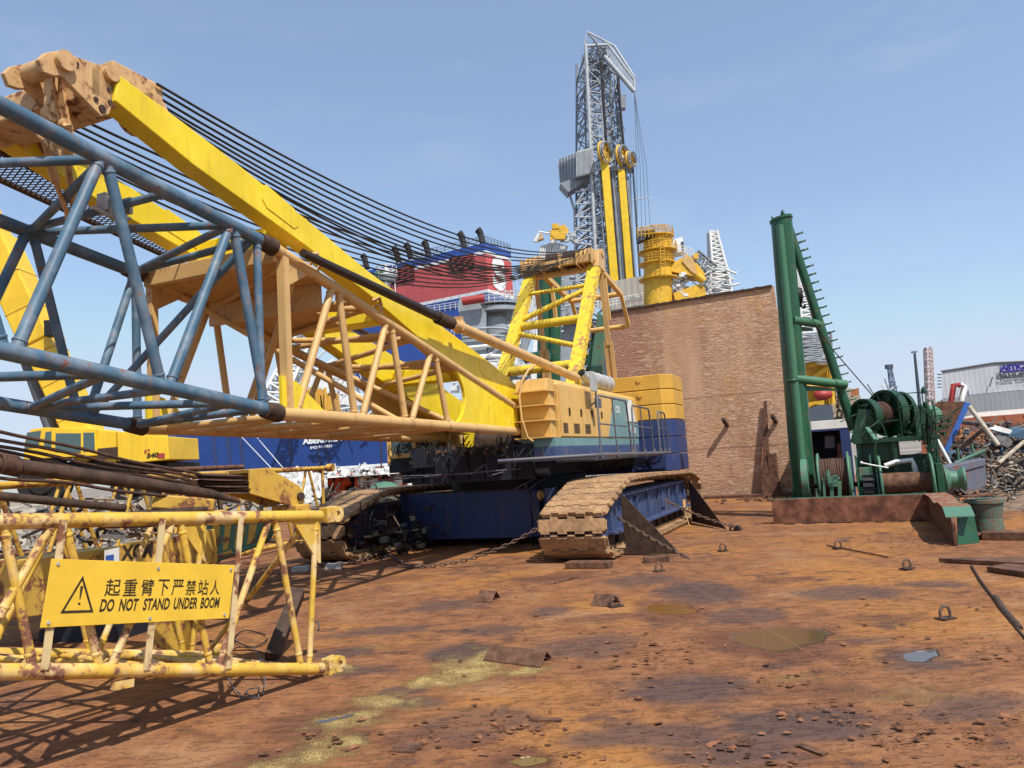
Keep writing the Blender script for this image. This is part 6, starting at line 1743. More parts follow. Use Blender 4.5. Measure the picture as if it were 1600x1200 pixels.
lt = M(Fw); lt.text("Reina Sofia", fw(1563, 591.5, -.45), xd, (0, 0, 1), .48, 3.9, bold=.03); wl_ = lt.build('quay_name', MT['ink3'], wh_)
lt = M(Fw); lt.text("Deepwater quay", fw(1563, 598, -.45), xd, (0, 0, 1), .36, 4.4, bold=.02); lt.build('quay_type', MT['ink3'], wh_)
M(Fw).tube(fw(1551, 589, -.6), fw(1546, 604, -.6), .07, n=6).build('wall_lamp', MT['rail'], wh_)
rh = thing('rusty_barge', 'long rust-red barge side with a pale top strip below the warehouse', 'barge', WY(1560, 680, 45))
Fr_ = flat_at(45, 0, 1560, 660); fr2 = lambda a, b, y=0: Fr_.y(a, b, y)
MT['redhull'] = plain('rust_red_hull', (0.26, 0.075, 0.035), .8, var=.3, scale=1.2)
M(Fr_).prism([fr2(*q) for q in ((1440, 664), (1520, 652), (1680, 640), (1680, 730), (1440, 730))], (4, 6, 0)).build('hull_side', MT['redhull'], rh)
M(Fr_).prism([fr2(*q, 1) for q in ((1500, 656), (1530, 644), (1680, 632), (1680, 642), (1530, 653))], (3, 5, 0)).build('pale_strip', MT['white'], rh)
MT['farblue'] = plain('faded_blue_steel', (0.14, 0.20, 0.30), .6); MT['fardark'] = plain('pole_dark', (0.06, 0.075, 0.10), .6)
MT['farwhite'] = plain('white_steel', (0.66, 0.66, 0.65), .5, var=.15); MT['fargrey'] = plain('grey_ship_steel', (0.27, 0.30, 0.33), .5, var=.2, scale=1.0)
MT['pink'] = plain('faded_red_white', (0.55, 0.42, 0.40), .5)
lp = thing('lamp_post', 'tall thin dark lighting pole with a flat head behind the winch', 'lamp post', V((WY(1440, 660, 60).x, 60, -1.2)))
M().tube(V((WY(1442, 690, 60).x, 60, -1.2)), WY(1429, 552, 60), .20, .10, n=8).build('pole', MT['fardark'], lp)
M().box(WY(1428.5, 550, 60), (.36, .3, .12)).build('lamp_head', MT['farblue'], lp)
def lattice_mast(name, label, cat, b, t, w0, w1, nb, mat, Y, r=.05, parts=True, par=None, four=True):
    """square lattice tower from pixel foot b to pixel top t, real widths w0,w1 at depth Y"""
    Pb, Pt = WY(*b, Y), WY(*t, Y)
    o = par or thing(name, label, cat, (Pb.x, Y, Pb.z))
    cs = [(-1, -1), (1, -1), (1, 1), (-1, 1)]
    A = [Pb + V((i * w0 / 2, j * w0 / 2, 0)) for i, j in cs]; B = [Pt + V((i * w1 / 2, j * w1 / 2, 0)) for i, j in cs]
    m = M()
    for a, b_ in zip(A, B): m.tube(a, b_, r * 1.5, n=6)
    for f in range(4):
        a0, b0_, a1, b1_ = A[f], B[f], A[(f + 1) % 4], B[(f + 1) % 4]
        for k in range(nb):
            p0, p1 = a0.lerp(b0_, k / nb), a1.lerp(b1_, (k + 1) / nb)
            p2, p3 = a1.lerp(b1_, k / nb), a0.lerp(b0_, (k + 1) / nb)
            m.tube(p0, p1, r, n=5, caps=False)
            if k % 2 == 0: m.tube(p2, p3, r, n=5, caps=False)
            m.tube(p3, p1, r, n=5, caps=False)
    m.build('lattice', mat, o)
    return o
wc = lattice_mast('lattice_tower', 'slender pale red and white lattice tower right of the lamp post', 'tower', (1454, 640), (1450, 545), 1.0, .9, 16, MT['pink'], 120, .07)
M().box(WY(1446, 545, 120), (.25, .25, .4)).build('top_lamp', MT['fardark'], wc); M().box(WY(1454, 544, 120), (.25, .25, .4)).build('top_lamp', MT['fardark'], wc)
bc = lattice_mast('far_crane', 'distant blue lattice harbour crane jib with a dark block at its tip', 'crane', (1404, 660), (1390, 575), 1.5, .6, 12, MT['farblue'], 160, .07)
M().box(WY(1389, 573, 160), (1.3, 1.0, .9)).build('jib_head', MT['fardark'], bc)
ra = thing('radio_mast', 'thin mast with small crossed antennas rising above the winch', 'antenna', WY(1383, 620, 40))
for (a, b, r) in (((1387, 622), (1379, 601), .02), ((1374, 616), (1396, 606), .02), ((1380, 602), (1390, 600), .015), ((1376, 612), (1390, 622), .02), ((1383, 606), (1376, 603), .02)):
    M().tube(WY(*a, 30), WY(*b, 30), r, n=6).build('antenna_rod', MT['white'], ra)
# ------------------------------------------------------------------ ships and rigs across the harbour
FG, FW_ = MT['fargrey'], MT['farwhite']
MT['shipblue'] = plain('ship_hull_blue', (0.014, 0.046, 0.20), .4, var=.15, scale=.4, bump=0)
MT['shipred'] = plain('funnel_red', (0.52, 0.095, 0.095), .5, var=.12, scale=.5, bump=0)
MT['funblue'] = plain('funnel_blue', (0.035, 0.085, 0.33), .5, var=.2, scale=.6, bump=0)
MT['shipwhite'] = plain('ship_white', (0.72, 0.73, 0.74), .5, var=.08, scale=1, bump=0)
MT['yel2'] = plain('offshore_yellow', (0.66, 0.38, 0.03), .5, var=.2, scale=1.2, bump=.05)
MT['yel3'] = plain('bright_column_yellow', (0.72, 0.47, 0.015), .5, var=.15, scale=1, bump=.05)
MT['louvre'] = plain('louvre_black', (0.02, 0.015, 0.016), .7)
def fr_at(px, py, Y, az=0): c = WY(px, py, Y); return Frame(c.x, c.y, az)
def quadp(fr, pts, y, vec, name, mat, par, **kw): return M(fr).prism([fr.y(a, b, y) for a, b in pts], vec).build(name, mat, par, **kw)

# blue hull with the port of registry
YH = 95
Fs = fr_at(450, 700, YH, 0); fs = lambda a, b, y=0: Fs.y(a, b, y)
ship = thing('offshore_ship', 'big blue hulled ship with red funnel block and white port name behind the boom', 'ship', WY(450, 740, YH))
quadp(Fs, [(275, 668), (470, 672), (660, 652), (652, 700), (645, 721), (560, 727), (500, 731), (275, 748)], 0, (-22, 30, 0), 'hull', MT['shipblue'], ship)
quadp(Fs, [(275, 748), (500, 731), (560, 727), (645, 721), (645, 725), (560, 731), (500, 735), (275, 752)], -.1, (-20, 28, 0), 'white_line', MT['shipwhite'], ship)
quadp(Fs, [(275, 752), (500, 735), (645, 725), (645, 760), (275, 790)], -.05, (-20, 28, 0), 'boot_topping', MT['redhull'], ship)
xd = (fs(534, 688, -.2) - fs(473, 693.5, -.2)).normalized()
yd = (fs(474, 684, -.2) - fs(473, 694, -.2)).normalized()
lt = M(Fs); lt.text("ABERDEEN", fs(473, 694.5, -.2), xd, (0, 0, 1), .82, 4.95, bold=.05); lt.build('port_name', MT['shipwhite'], ship)
lt = M(Fs); lt.text("IMO 9418933", fs(485, 702, -.2), xd, (0, 0, 1), .36, 2.75, bold=.03); lt.build('ship_number', MT['shipwhite'], ship)
for (a, b) in (((375, 680), (430, 738)), ((400, 682), (448, 738))): M(Fs).tube(fs(*a, -6), fs(*b, -20), .045, n=5).build('mooring_line', MT['shipwhite'], ship)
for x in (330, 352, 372, 448, 492, 505):
    quadp(Fs, [(x, 672), (x + 5, 672), (x + 12, 740), (x + 6, 740)], -.03, (0, -.02, 0), 'hull_strip', MT['shipblue2'] if 'shipblue2' in MT else MT['navy'], ship)  # narrow dark slanting strips on the hull side
# funnel block, real box: near corner at px 762
Yc = 112.0
C0 = WY(762, 450, Yc)
dL = V((-0.862, 0.507, 0)).normalized(); dR = V((0.55, 0.835, 0)).normalized()
def zc(py): return WY(760, py, Yc).z
Lb, Rb = 31.0, 7.0
def fbox(z0, z1, o, name, mat):
    z0s, z1s = z0, z1
    A = V((C0.x, C0.y, 0)) - (dL + dR) * 0 
    pts = [A - dL * o - dR * o, A + dL * (Lb + o) - dR * o, A + dL * (Lb + o) + dR * (Rb + o), A - dL * o + dR * (Rb + o)]
    return M().prism([V((p.x, p.y, z0)) for p in pts], (0, 0, z1 - z0)).build(name, mat, ship)
fb_ = fbox(zc(452), zc(396), 0, 'funnel_red_block', MT['shipred'])
fbox(zc(396), zc(391), .05, 'funnel_white_stripe', MT['shipwhite'])
fbox(zc(391), zc(379), .02, 'funnel_blue_top', MT['funblue'])
fbox(zc(457), zc(452), .05, 'funnel_white_stripe', MT['shipwhite'])
fbox(zc(560), zc(457), .02, 'funnel_blue_base', MT['funblue'])
def on_side(px, py, off=.05):
    # point on the left face plane through the pixel
    n_ = V((dL.y, -dL.x, 0)); n_ = n_ if n_.dot(-C0) > 0 else -n_
    d = ray(px, py); P_ = C0 + n_ * off
    return EYEP + d * ((P_ - EYEP).dot(n_) / d.dot(n_))
nS = V((dL.y, -dL.x, 0)); nS = nS if nS.dot(-C0) > 0 else -nS
for quad in (((702, 402), (741, 396), (741, 420), (702, 428)), ((610, 420), (648, 413), (648, 438), (612, 446))):
    q4 = [on_side(*q) for q in quad]
    lv = M().prism(q4, nS * .05).build('louvre_opening', MT['louvre'], ship)
    for k in range(1, 7):
        a = q4[0].lerp(q4[3], k / 7); b = q4[1].lerp(q4[2], k / 7)
        M().bar(a + nS * .15, b + nS * .15, .12, .10).build('louvre_blade', MT['shipred'], lv)
# the white letter on the right face
nR = V((dR.y, -dR.x, 0)); nR = nR if nR.dot(-C0) > 0 else -nR
C1 = V((C0.x, C0.y, 0))
lt = M().text("S", C1 + dR * 1.4 + nR * .08 + V((0, 0, zc(449))), dR, (0, 0, 1), zc(396) - zc(449), 3.6, bold=.05); lt.build('funnel_letter', MT['shipwhite'], ship)
def exhaust(px, py, Y, r, h):
    P = WY(px, py, Y); m = M(); m.tube(P - V((-.15, 0, 1.6)), P + V((-.3, 0, h * .55)), r * .95, r, n=14); m.tube(P + V((-.3, 0, h * .55)), P + V((-.62, 0, h * .85)), r * 1.0, r * 1.12, n=14); m.build('exhaust_pipe', MT['louvre'], ship)
for (px, py, d) in ((753, 365, 115), (724, 370, 117), (668, 383, 122), (640, 387, 125), (621, 392, 127), (572, 404, 132), (545, 412, 134)): exhaust(px, py + 3, d, .52, 1.15)
def railing(pts, h, par, mat=FW_, r=.05, n=8, name='railing', rows=3):
    pts = [V(p) for p in pts]; m = M()
    for k in range(1, rows + 1): m.path([p + V((0, 0, h * k / rows)) for p in pts], r, 4)
    for a, b in zip(pts, pts[1:]):
        for i in range(n + 1): q = a.lerp(b, i / n); m.tube(q, q + V((0, 0, h)), r, n=4, caps=False)
    return m.build(name, mat, par)
zt_ = zc(379)
railing([C1 + dL * 12 + V((0, 0, zt_)), C1 + V((0, 0, zt_)), C1 + dR * Rb + V((0, 0, zt_))], 1.1, ship, MT['rail'])
m = M(); a, b = on_side(650, 448, .5), on_side(750, 430, .5)
for k in range(9): p = a.lerp(b, k / 8); m.tube(p - V((0, 0, .6)), p + nS * .8 + V((0, 0, .2)), .06, n=4)
m.path([a + nS * .8, b + nS * .8], .07, 4); m.build('side_catwalk', MT['shipred'], ship)

# grey crane pedestal with platforms
gp_ = thing('grey_pedestal', 'grey steel crane pedestal with round platforms and pipework in front of the funnel', 'crane pedestal', WY(765, 620, 80))
Fg = fr_at(765, 560, 80, 0); fg = lambda a, b, y=0: Fg.y(a, b, y)
quadp(Fg, [(718, 466), (742, 470), (760, 472), (760, 612), (722, 600), (720, 500), (715, 480)], 0, (0, 4, 0), 'box_column', FG, gp_)
A = fg(775, 500, 2.2); B_ = fg(783, 612, 2.2); M(Fg).tube(B_, A, 1.7, n=28).build('round_column', FG, gp_)
for (py, r, th) in ((490, 2.6, .5), (480, 2.8, .2), (588, 3.6, .4), (600, 3.0, .8)):
    c = fg(776 + (py - 478) * .06, py, 2.2); M(Fg).lathe(c, (0, 0, 1), [(0, 0), (r, 0), (r, th), (0, th)], 30).build('platform', FG, gp_)
    railing([Fg.w(c.x + r * math.cos(t * .7), c.y + r * math.sin(t * .7), c.z + th) for t in range(-5, 2)], 1.0, gp_, FW_, .035, 3)
M(Fg).tube(fg(722, 471, -1), fg(757, 466, -1), .45, n=14).build('red_pipe', MT['redframe'], gp_)
for x in (724, 731, 738, 746): M(Fg).tube(fg(x, 560, -.5), fg(x + 4, 625, -.5), .22, n=8).build('vertical_pipe', FW_, gp_)
for (y, r) in ((512, .14), (524, .14), (540, .2), (556, .25), (570, .3), (578, .3)):
    M(Fg).path([fg(722, y + 4, -.4), fg(765, y, -.4), fg(786, y + 1, .2), fg(800, y + 6, 1)], r, 7).build('ring_pipe', FG if y < 530 else FW_, gp_)
for (a, b, r) in (((800, 475), (812, 600), .3), ((788, 500), (790, 600), .15), ((808, 478), (826, 492), .2), ((830, 520), (800, 600), .25), ((826, 505), (812, 560), .3), ((770, 472), (828, 488), .2), ((796, 520), (822, 520), .12), ((798, 548), (820, 546), .12)):
    M(Fg).tube(fg(*a, 1), fg(*b, 1), r, n=8).build('strut', FG, gp_)
rnd = random.Random(9); m = M(Fg)
for i in range(120):
    a = rnd.uniform(740, 845); b = rnd.uniform(575, 640); q = fg(a, b, rnd.uniform(-1, 4)); s = rnd.uniform(.2, 1.0)
    if rnd.random() < .5: m.box(q, (s * 1.5, s, s * .5))
    else: m.tube(q, q + V((rnd.uniform(-2, 2), 0, rnd.uniform(-.5, .5))), s * .18, n=6)
m.build('deck_machinery', FG, gp_, kind='stuff')
m = M(Fg)
for i in range(26):
    a = rnd.uniform(787, 812); b = rnd.uniform(500, 590); m.sph(fg(a, b, rnd.uniform(1.5, 3)), rnd.uniform(.4, .8), (1, 1, rnd.uniform(.7, 1.3)), 8, 6)
m.build('white_wrapping', MT['shipwhite'], gp_, kind='stuff')
m = M(Fg)
for i in range(160):
    a = rnd.uniform(470, 850); b = 600 - (a - 470) * .05 + rnd.uniform(-30, 60); q = fg(a, b, rnd.uniform(-3, 4)); s = rnd.uniform(.15, .8)
    if rnd.random() < .6: m.tube(q, q + V((rnd.uniform(-3, 3), 0, rnd.uniform(-2, 2))), s * .15, n=5)
    else: m.box(q, (s * 1.2, s, s))
m.build('pipework', FW_, gp_, kind='stuff')
quadp(Fg, [(835, 520), (856, 515), (870, 600), (868, 640), (822, 640)], 6, (0, 3, 0), 'white_deckhouse', MT['shipwhite'], gp_)

# radar mast
rm = thing('radar_mast', 'small white radar mast with round railed platform and green drum', 'mast', WY(608, 470, 78))
Fm = fr_at(608, 450, 78, 0); fm2 = lambda a, b, y=0: Fm.y(a, b, y)
M(Fm).tube(fm2(606, 500), fm2(603, 420), .35, n=10).build('mast_pole', FW_, rm)
c = fm2(605, 440); M(Fm).lathe(c, (0, 0, 1), [(0, 0), (.9, 0), (1.1, .6), (0, .6)], 18).build('platform', FG, rm)
for z in (.6, 1.1, 1.6): M(Fm).ring(c + V((0, 0, z)), (0, 0, 1), 1.05, .05, 16, 4).build('platform_ring', FW_, rm)
m = M(Fm)
for k in range(8): m.tube(c + V((1.05 * math.cos(k * .785), 1.05 * math.sin(k * .785), .5)), c + V((1.05 * math.cos(k * .785), 1.05 * math.sin(k * .785), 1.6)), .045, n=4)
for k in range(4): m.tube(c + V((.8 * math.cos(k * 1.57), .8 * math.sin(k * 1.57), 0)), c + V((.8 * math.cos(k * 1.57), .8 * math.sin(k * 1.57), -3)), .06, n=4)
m.build('platform_frame', FW_, rm)
M(Fm).lathe(fm2(589, 431), (1, -.4, 0), [(0, 0), (.5, 0), (.5, .7), (0, .7)], 16).build('green_drum', MT['ltgreen'], rm)
m = M(Fm); m.tube(fm2(598, 427), fm2(618, 422), .06, n=5); m.tube(fm2(603, 420), fm2(603, 414), .15, n=8); m.build('antenna', FW_, rm)
st = thing('ship_stairway', 'white stepped gangway railings running down beside the funnel base', 'railings', WY(640, 480, 90))
railing([WY(615, 470, 90), WY(645, 486, 89), WY(680, 500, 88), WY(710, 524, 86)], 1.0, st, FW_, .035, 6)
railing([WY(655, 492, 92), WY(720, 482, 90)], .9, st, FW_, .035, 8)
bs_ = thing('stair_blades', 'row of pale curved slats beside the dark backstop spring', 'slats', WY(690, 545, 60))
for k in range(7): M().bar(WY(684 + k * 4, 528 + k * 5, 60), WY(694 + k * 4, 526 + k * 5, 60), .5, .10).build('slat', FW_, bs_)
# white raking tubes and lattice seen through the butt and behind the gantry
wf = thing('white_jib', 'white lattice jib rising to the right behind the tan boom section', 'jib', WY(430, 620, 85))
def jib(par, p0, p1, w0, w1, Y0, Y1, nb, r, mat):
    A, B_ = WY(*p0, Y0), WY(*p1, Y1); d = (B_ - A).normalized(); u_ = d.cross(V((0, 1, 0))).normalized(); v_ = u_.cross(d)
    m = M(); cs = [(1, 1), (1, -1), (-1, -1), (-1, 1)]
    P_ = [A + u_ * i * w0 / 2 + v_ * j * w0 / 2 for i, j in cs]; Q_ = [B_ + u_ * i * w1 / 2 + v_ * j * w1 / 2 for i, j in cs]
    for a, b in zip(P_, Q_): m.tube(a, b, r * 1.6, n=6)
    for f in range(4):
        for k in range(nb):
            m.tube(P_[f].lerp(Q_[f], k / nb), P_[(f + 1) % 4].lerp(Q_[(f + 1) % 4], (k + .5) / nb), r, n=4, caps=False)
            m.tube(P_[(f + 1) % 4].lerp(Q_[(f + 1) % 4], (k + .5) / nb), P_[f].lerp(Q_[f], (k + 1) / nb), r, n=4, caps=False)
    return m.build('jib_lattice', mat, par)
jib(wf, (425, 640), (492, 500), 2.6, 1.6, 85, 90, 10, .13, FW_)
w2 = thing('white_tower', 'broad pale grey and white ship structure seen through the tan boom braces', 'ship structure', WY(500, 640, 88))
m = M(); 
for (pts, dep) in (([(470, 590), (520, 560), (545, 575), (560, 640), (470, 660)], 4), ([(545, 540), (590, 530), (600, 560), (560, 575)], 3)):
    m.prism([WY(a, b, 96) for a, b in pts], (0, dep, 0))
m.build('deckhouse', MT['shipwhite'], w2)
m = M(); rnd = random.Random(33)
for i in range(60):
    P = WY(rnd.uniform(455, 600), rnd.uniform(560, 655), rnd.uniform(86, 92)); m.tube(P, P + V((rnd.uniform(-3, 3), 0, rnd.uniform(-2, 3))), rnd.uniform(.05, .16), n=5)
m.build('deck_gear', FW_, w2, kind='stuff')
m = M()
for k in range(12): m.bx(WY(505, 650, 84).x + k * .9, WY(505, 650, 84).x + k * .9 + .7, 84, 86, WY(505, 652, 84).z, WY(505, 640 - (k % 3) * 3, 84).z)
m.build('deck_boxes', FG, w2)
om = thing('orange_winch_unit', 'orange brown steel machinery unit behind the lower left of the tan boom section', 'machinery', WY(485, 640, 60))
Fo = fr_at(485, 635, 60, 0)
for (pts, nm) in (([(468, 611), (500, 607), (505, 640), (470, 640)], 'frame_box'), ([(500, 618), (520, 612), (524, 640), (502, 642)], 'side_box')): quadp(Fo, pts, 0, (0, 2, 0), nm, MT['cwyellow'], om)
for x in (474, 484, 494, 508): M(Fo).tube(Fo.y(x, 606, -.2), Fo.y(x + 1, 645, -.2), .12, n=6).build('upright', MT['cwyellow'], om)
M(Fo).prism([Fo.y(*q, -.3) for q in ((513, 596), (520, 596), (521, 607), (514, 608))], (0, .3, 0)).build('red_marker', MT['redframe'], om)
# red machine with white tarpaulins behind the tracks
rmc = thing('red_machine', 'long orange red machinery skid with pipes between the lattice end and the navy box', 'machinery skid', WY(560, 770, 34))
Fq = fr_at(560, 765, 34, 0); fq = lambda a, b, y=0: Fq.y(a, b, y)
MT['orred'] = paint('orange_red_paint', (0.50, 0.075, 0.025), rust=.15, rough=.5, dirt=.4)
for x in (490, 497, 528, 558, 566, 592, 612, 634): M(Fq).bar(fq(x, 744), fq(x, 778), .2, .16).build('upright', MT['orred'], rmc)
M(Fq).bar(fq(488, 745), fq(640, 737), .2, .2).build('top_rail', MT['orred'], rmc); M(Fq).bar(fq(488, 776), fq(640, 770), .2, .2).build('bottom_rail', MT['orred'], rmc)
M(Fq).prism([fq(*q, .8) for q in ((490, 745), (640, 737), (640, 776), (490, 780))], (0, .3, 0)).build('back_panel', MT['black'], rmc)
quadp(Fq, [(615, 742), (640, 738), (640, 772), (618, 774)], -.1, (0, .6, 0), 'end_box', MT['orred'], rmc)
for (cx, r) in ((510, .25), (536, .3), (575, .2), (603, .25)):
    M(Fq).path([fq(cx - 6, 776, .3), fq(cx - 4, 756, .3), fq(cx + 4, 752, .3), fq(cx + 9, 748, .3)], r, 10).build('pipe_bend', MT['orred'] if r > .22 else MT['white'], rmc)
M(Fq).sph(fq(601, 774, -1.2), .75, (1.1, 1, .8)).build('green_tank', LG, rmc)
for (cx, cy) in ((566, 752), (586, 756), (622, 751), (642, 757)): M(Fq).sph(fq(cx, cy, -.1), .22, (1, .6, 1.3)).build('white_gauge', MT['white'], rmc)
def tarp(name, label, x0, x1, ytop, ybot, Y, seed, dep=2.5):
    rnd = random.Random(seed); nx, ny = 40, 12; vs = []
    for j in range(ny + 1):
        for i in range(nx + 1):
            px = x0 + (x1 - x0) * i / nx; b_ = ybot(px); t_ = ytop(px)
            s = j / ny; py = b_ + (t_ - b_) * math.sin(s * 1.57)
            P = WY(px, py, Y + dep * s); P += V((0, .55 * noise.noise(V((px * .10, s * 7, seed))), .30 * noise.noise(V((px * .17, s * 6, seed + 4)))))
            vs.append(P)
    m = M(); m.add(vs, [(j * (nx + 1) + i, j * (nx + 1) + i + 1, (j + 1) * (nx + 1) + i + 1, (j + 1) * (nx + 1) + i) for j in range(ny) for i in range(nx)], True)
    # a closing underside, so that it is a body and not a sheet
    m.add([vs[0], vs[nx], vs[-1], vs[-nx - 1]], [(0, 1, 2, 3)])
    return m.build(name, MT['tarp'], None, label=label, cat='tarpaulin')
MT['tarp'] = plain('white_tarpaulin', (0.50, 0.495, 0.48), .7, var=.45, scale=2.2, bump=.5)
tarp('tarpaulin', 'crumpled white tarpaulin over the red machinery skid', 505, 640, lambda x: 733 + 4 * math.sin(x * .13) - (x - 505) * .03, lambda x: 746 - (x - 505) * .05, 33.4, 2, 1.5)
tarp('tarpaulin', 'big crumpled white tarpaulin heap just right of the sheave bracket', 418, 512, lambda x: 738 + 5 * math.sin(x * .09), lambda x: 792 - (x - 420) * .1, 30, 5, 3)
tarp('tarpaulin', 'white crumpled sheet above the right part of the navy box', 655, 722, lambda x: 741 + 3 * math.sin(x * .2), lambda x: 757, 26, 9, 1.5)
MT['tarp'] = plain('dirty_canvas', (0.30, 0.26, 0.21), .8, var=.8, scale=1.4, bump=.5)
tarp('tarpaulin', 'dirty crumpled canvas sheets behind the left end of the lattice sections', -30, 330, lambda x: 787 + 7 * math.sin(x * .07), lambda x: 860, 15, 13, 5)
mu = thing('left_scrap', 'dark tangle of scrap and canvas behind the lattice sections at the left', 'scrap', WY(150, 830, 14))
for k_, v_ in scrap('', '', (-20, lambda x: 780, 420, lambda x: 850), 260, ['sc2', 'sc3', 'sc1', 'sc4', 'sc3'], lambda x, y: 14.5 - (y - 780) * .03, .08, .4, 61).items(): v_.build(nm_[k_], MT[k_], mu, kind='stuff')
mu = thing('dark_rigging', 'dark cluttered rigging and pipes between the red skid and the left track', 'rigging', WY(570, 790, 22))
for k_, v_ in scrap('', '', (500, lambda x: 768, 650, lambda x: 800), 150, ['sc3', 'sc3', 'sc2'], lambda x, y: 23, .1, .5, 62).items(): v_.build(nm_[k_], MT[k_], mu, kind='stuff')
gc = thing('green_crate', 'low green and brown crate above the navy box', 'crate', WY(690, 765, 24))
Fc = fr_at(690, 765, 24, 0); quadp(Fc, [(683, 765), (715, 750), (722, 760), (716, 772), (684, 774)], 0, (0, 1.2, 0), 'crate_body', MT['sc2'], gc); quadp(Fc, [(652, 757), (682, 756), (682, 772), (652, 772)], 0, (0, 1, 0), 'side_crate', LG, gc)
for x in (600, 616): M(Fq).tube(fq(x - 5, 690, 5), fq(x - 4, 745, 5), .04, n=5).build('hanging_wire', MT['darkrust'], rmc)

# ------------------------------------------------------------------ derrick
YD = 120.0
der = thing('drilling_derrick', 'tall grey lattice drilling derrick with yellow cylinders and sheaves rising above the crane gantry', 'derrick', WY(945, 470, YD))
Fd = fr_at(945, 300, YD, 0); fd = lambda a, b, y=0: Fd.y(a, b, y)
MT['dgrey'] = plain('derrick_grey', (0.22, 0.24, 0.27), .5, var=.2, scale=1, bump=0); MT['dlight'] = plain('derrick_light_grey', (0.42, 0.44, 0.47), .5, var=.15, scale=1, bump=0)
def dl_(pts, r, name, mat, y=0, n=6): return M(Fd).path([fd(a, b, y if not isinstance(y, (list, tuple)) else y[i]) for i, (a, b) in enumerate(pts)], r, n).build(name, mat, der)
DW = 5.0
# four main legs
legs = {'fl': [((903, 480), 0), ((914, 55), 0)], 'bl': [((880, 480), DW), ((905, 110), DW)], 'fr': [((975, 480), 0), ((990, 160), 0)], 'br': [((955, 480), DW), ((968, 120), DW)]}
def leg(px0, py0, px1, py1, y, r, mat, name='main_leg'): return M(Fd).path([fd(px0, py0, y), fd(px1, py1, y)], r, 8).build(name, mat, der)
leg(934, 480, 915, 70, 0, .30, MT['dlight']); leg(938, 480, 920, 120, 1.2, .18, MT['dlight'])
leg(900, 480, 901, 100, DW, .18, MT['dgrey']); leg(922, 480, 912, 85, DW, .18, MT['dgrey'])
leg(990, 480, 966, 120, 1, .25, MT['dlight']); leg(970, 480, 952, 90, DW, .18, MT['dgrey'])
leg(952, 480, 938, 95, 0, .12, MT['dlight']); leg(980, 480, 960, 110, 3, .15, MT['dlight'])
def web(name, L0, L1, R0, R1, nb, r, mat, yl=0, yr=0, x_=True):
    m = M(Fd); A0, A1 = fd(*L0, yl), fd(*L1, yl); B0_, B1_ = fd(*R0, yr), fd(*R1, yr)
    for k in range(nb):
        p, q = A0.lerp(A1, k / nb), B0_.lerp(B1_, k / nb); p2, q2_ = A0.lerp(A1, (k + 1) / nb), B0_.lerp(B1_, (k + 1) / nb)
        m.tube(p, q, r, n=5, caps=False)
        if k % 2 or x_: m.tube(p, q2_, r, n=5, caps=False)
        if not k % 2 or x_: m.tube(q, p2, r, n=5, caps=False)
    return m.build(name, mat, der)
web('left_lattice', (900, 480), (901, 105), (934, 480), (916, 80), 16, .13, MT['dgrey'], DW, 0, False)
web('left_lattice', (900, 480), (901, 105), (922, 480), (912, 85), 13, .10, MT['dgrey'], DW, DW)
web('back_lattice', (922, 480), (912, 85), (970, 480), (952, 90), 13, .12, MT['dgrey'], DW, DW)
web('front_lattice', (934, 480), (916, 90), (952, 480), (938, 95), 22, .08, MT['dlight'], 0, 0, False)
web('right_lattice', (990, 480), (966, 130), (980, 480), (960, 120), 16, .10, MT['dgrey'], 1, 3)
web('centre_lattice', (958, 480), (944, 110), (980, 480), (960, 115), 18, .08, MT['dlight'], 2, 3)
# crown: gabled front, long beam to the right
dl_([(914, 70), (918, 50), (960, 72), (992, 122)], .22, 'crown_beam', MT['dlight'])
dl_([(914, 72), (950, 70)], .25, 'crown_beam', MT['dlight']); dl_([(950, 70), (991, 125)], .22, 'crown_beam', MT['dlight'])
dl_([(944, 88), (991, 143)], .42, 'crane_rail', MT['dlight'], 0, 4); dl_([(991, 125), (991, 143)], .22, 'crown_post', MT['dlight'])
m = M(Fd)
for k in range(12):
    t = k / 11; a = fd(950 + 41 * t, 71 + 54 * t); b = fd(944 + 47 * t, 88 + 55 * t); m.tube(a, b, .10, n=5)
    if k: m.tube(a_, b, .08, n=5)
    a_ = a
m.build('crown_lattice', MT['dlight'], der)
dl_([(918, 52), (938, 72)], .15, 'crown_brace', MT['dgrey']); dl_([(922, 90), (965, 118)], .15, 'crown_brace', MT['dgrey'], 2)
m = M(Fd); rnd = random.Random(41)
for i in range(260):
    t = rnd.random(); a, b = 917 + 30 * rnd.random() + 8 * t, 74 + 60 * t
    q = fd(a, b, rnd.uniform(0, 4)); m.tube(q, q + V((rnd.uniform(-1, 1), rnd.uniform(-1, 1), rnd.uniform(-1.4, 1.4))), rnd.uniform(.05, .14), n=4, caps=False)
for i in range(620):
    b = rnd.uniform(130, 470); a = 918 + rnd.random() * 50 + (b - 130) * .055
    q = fd(a, b, rnd.uniform(1, 5)); m.tube(q, q + V((rnd.uniform(-.8, .8), rnd.uniform(-1, 1), rnd.uniform(-2, 2))), rnd.uniform(.05, .12), n=4, caps=False)
m.build('secondary_steel', MT['dgrey'], der, kind='stuff')
for (x0, y0, x1, y1, r) in ((939, 92, 948, 235, .22), (965, 120, 975, 235, .2)): leg(x0, y0, x1, y1, -.2, r, MT['louvre'], 'guide_rail')
quadp(Fd, [(970, 148), (978, 148), (978, 168), (970, 168)], .5, (0, 1.2, 0), 'crown_cabin', MT['dgrey'], der)
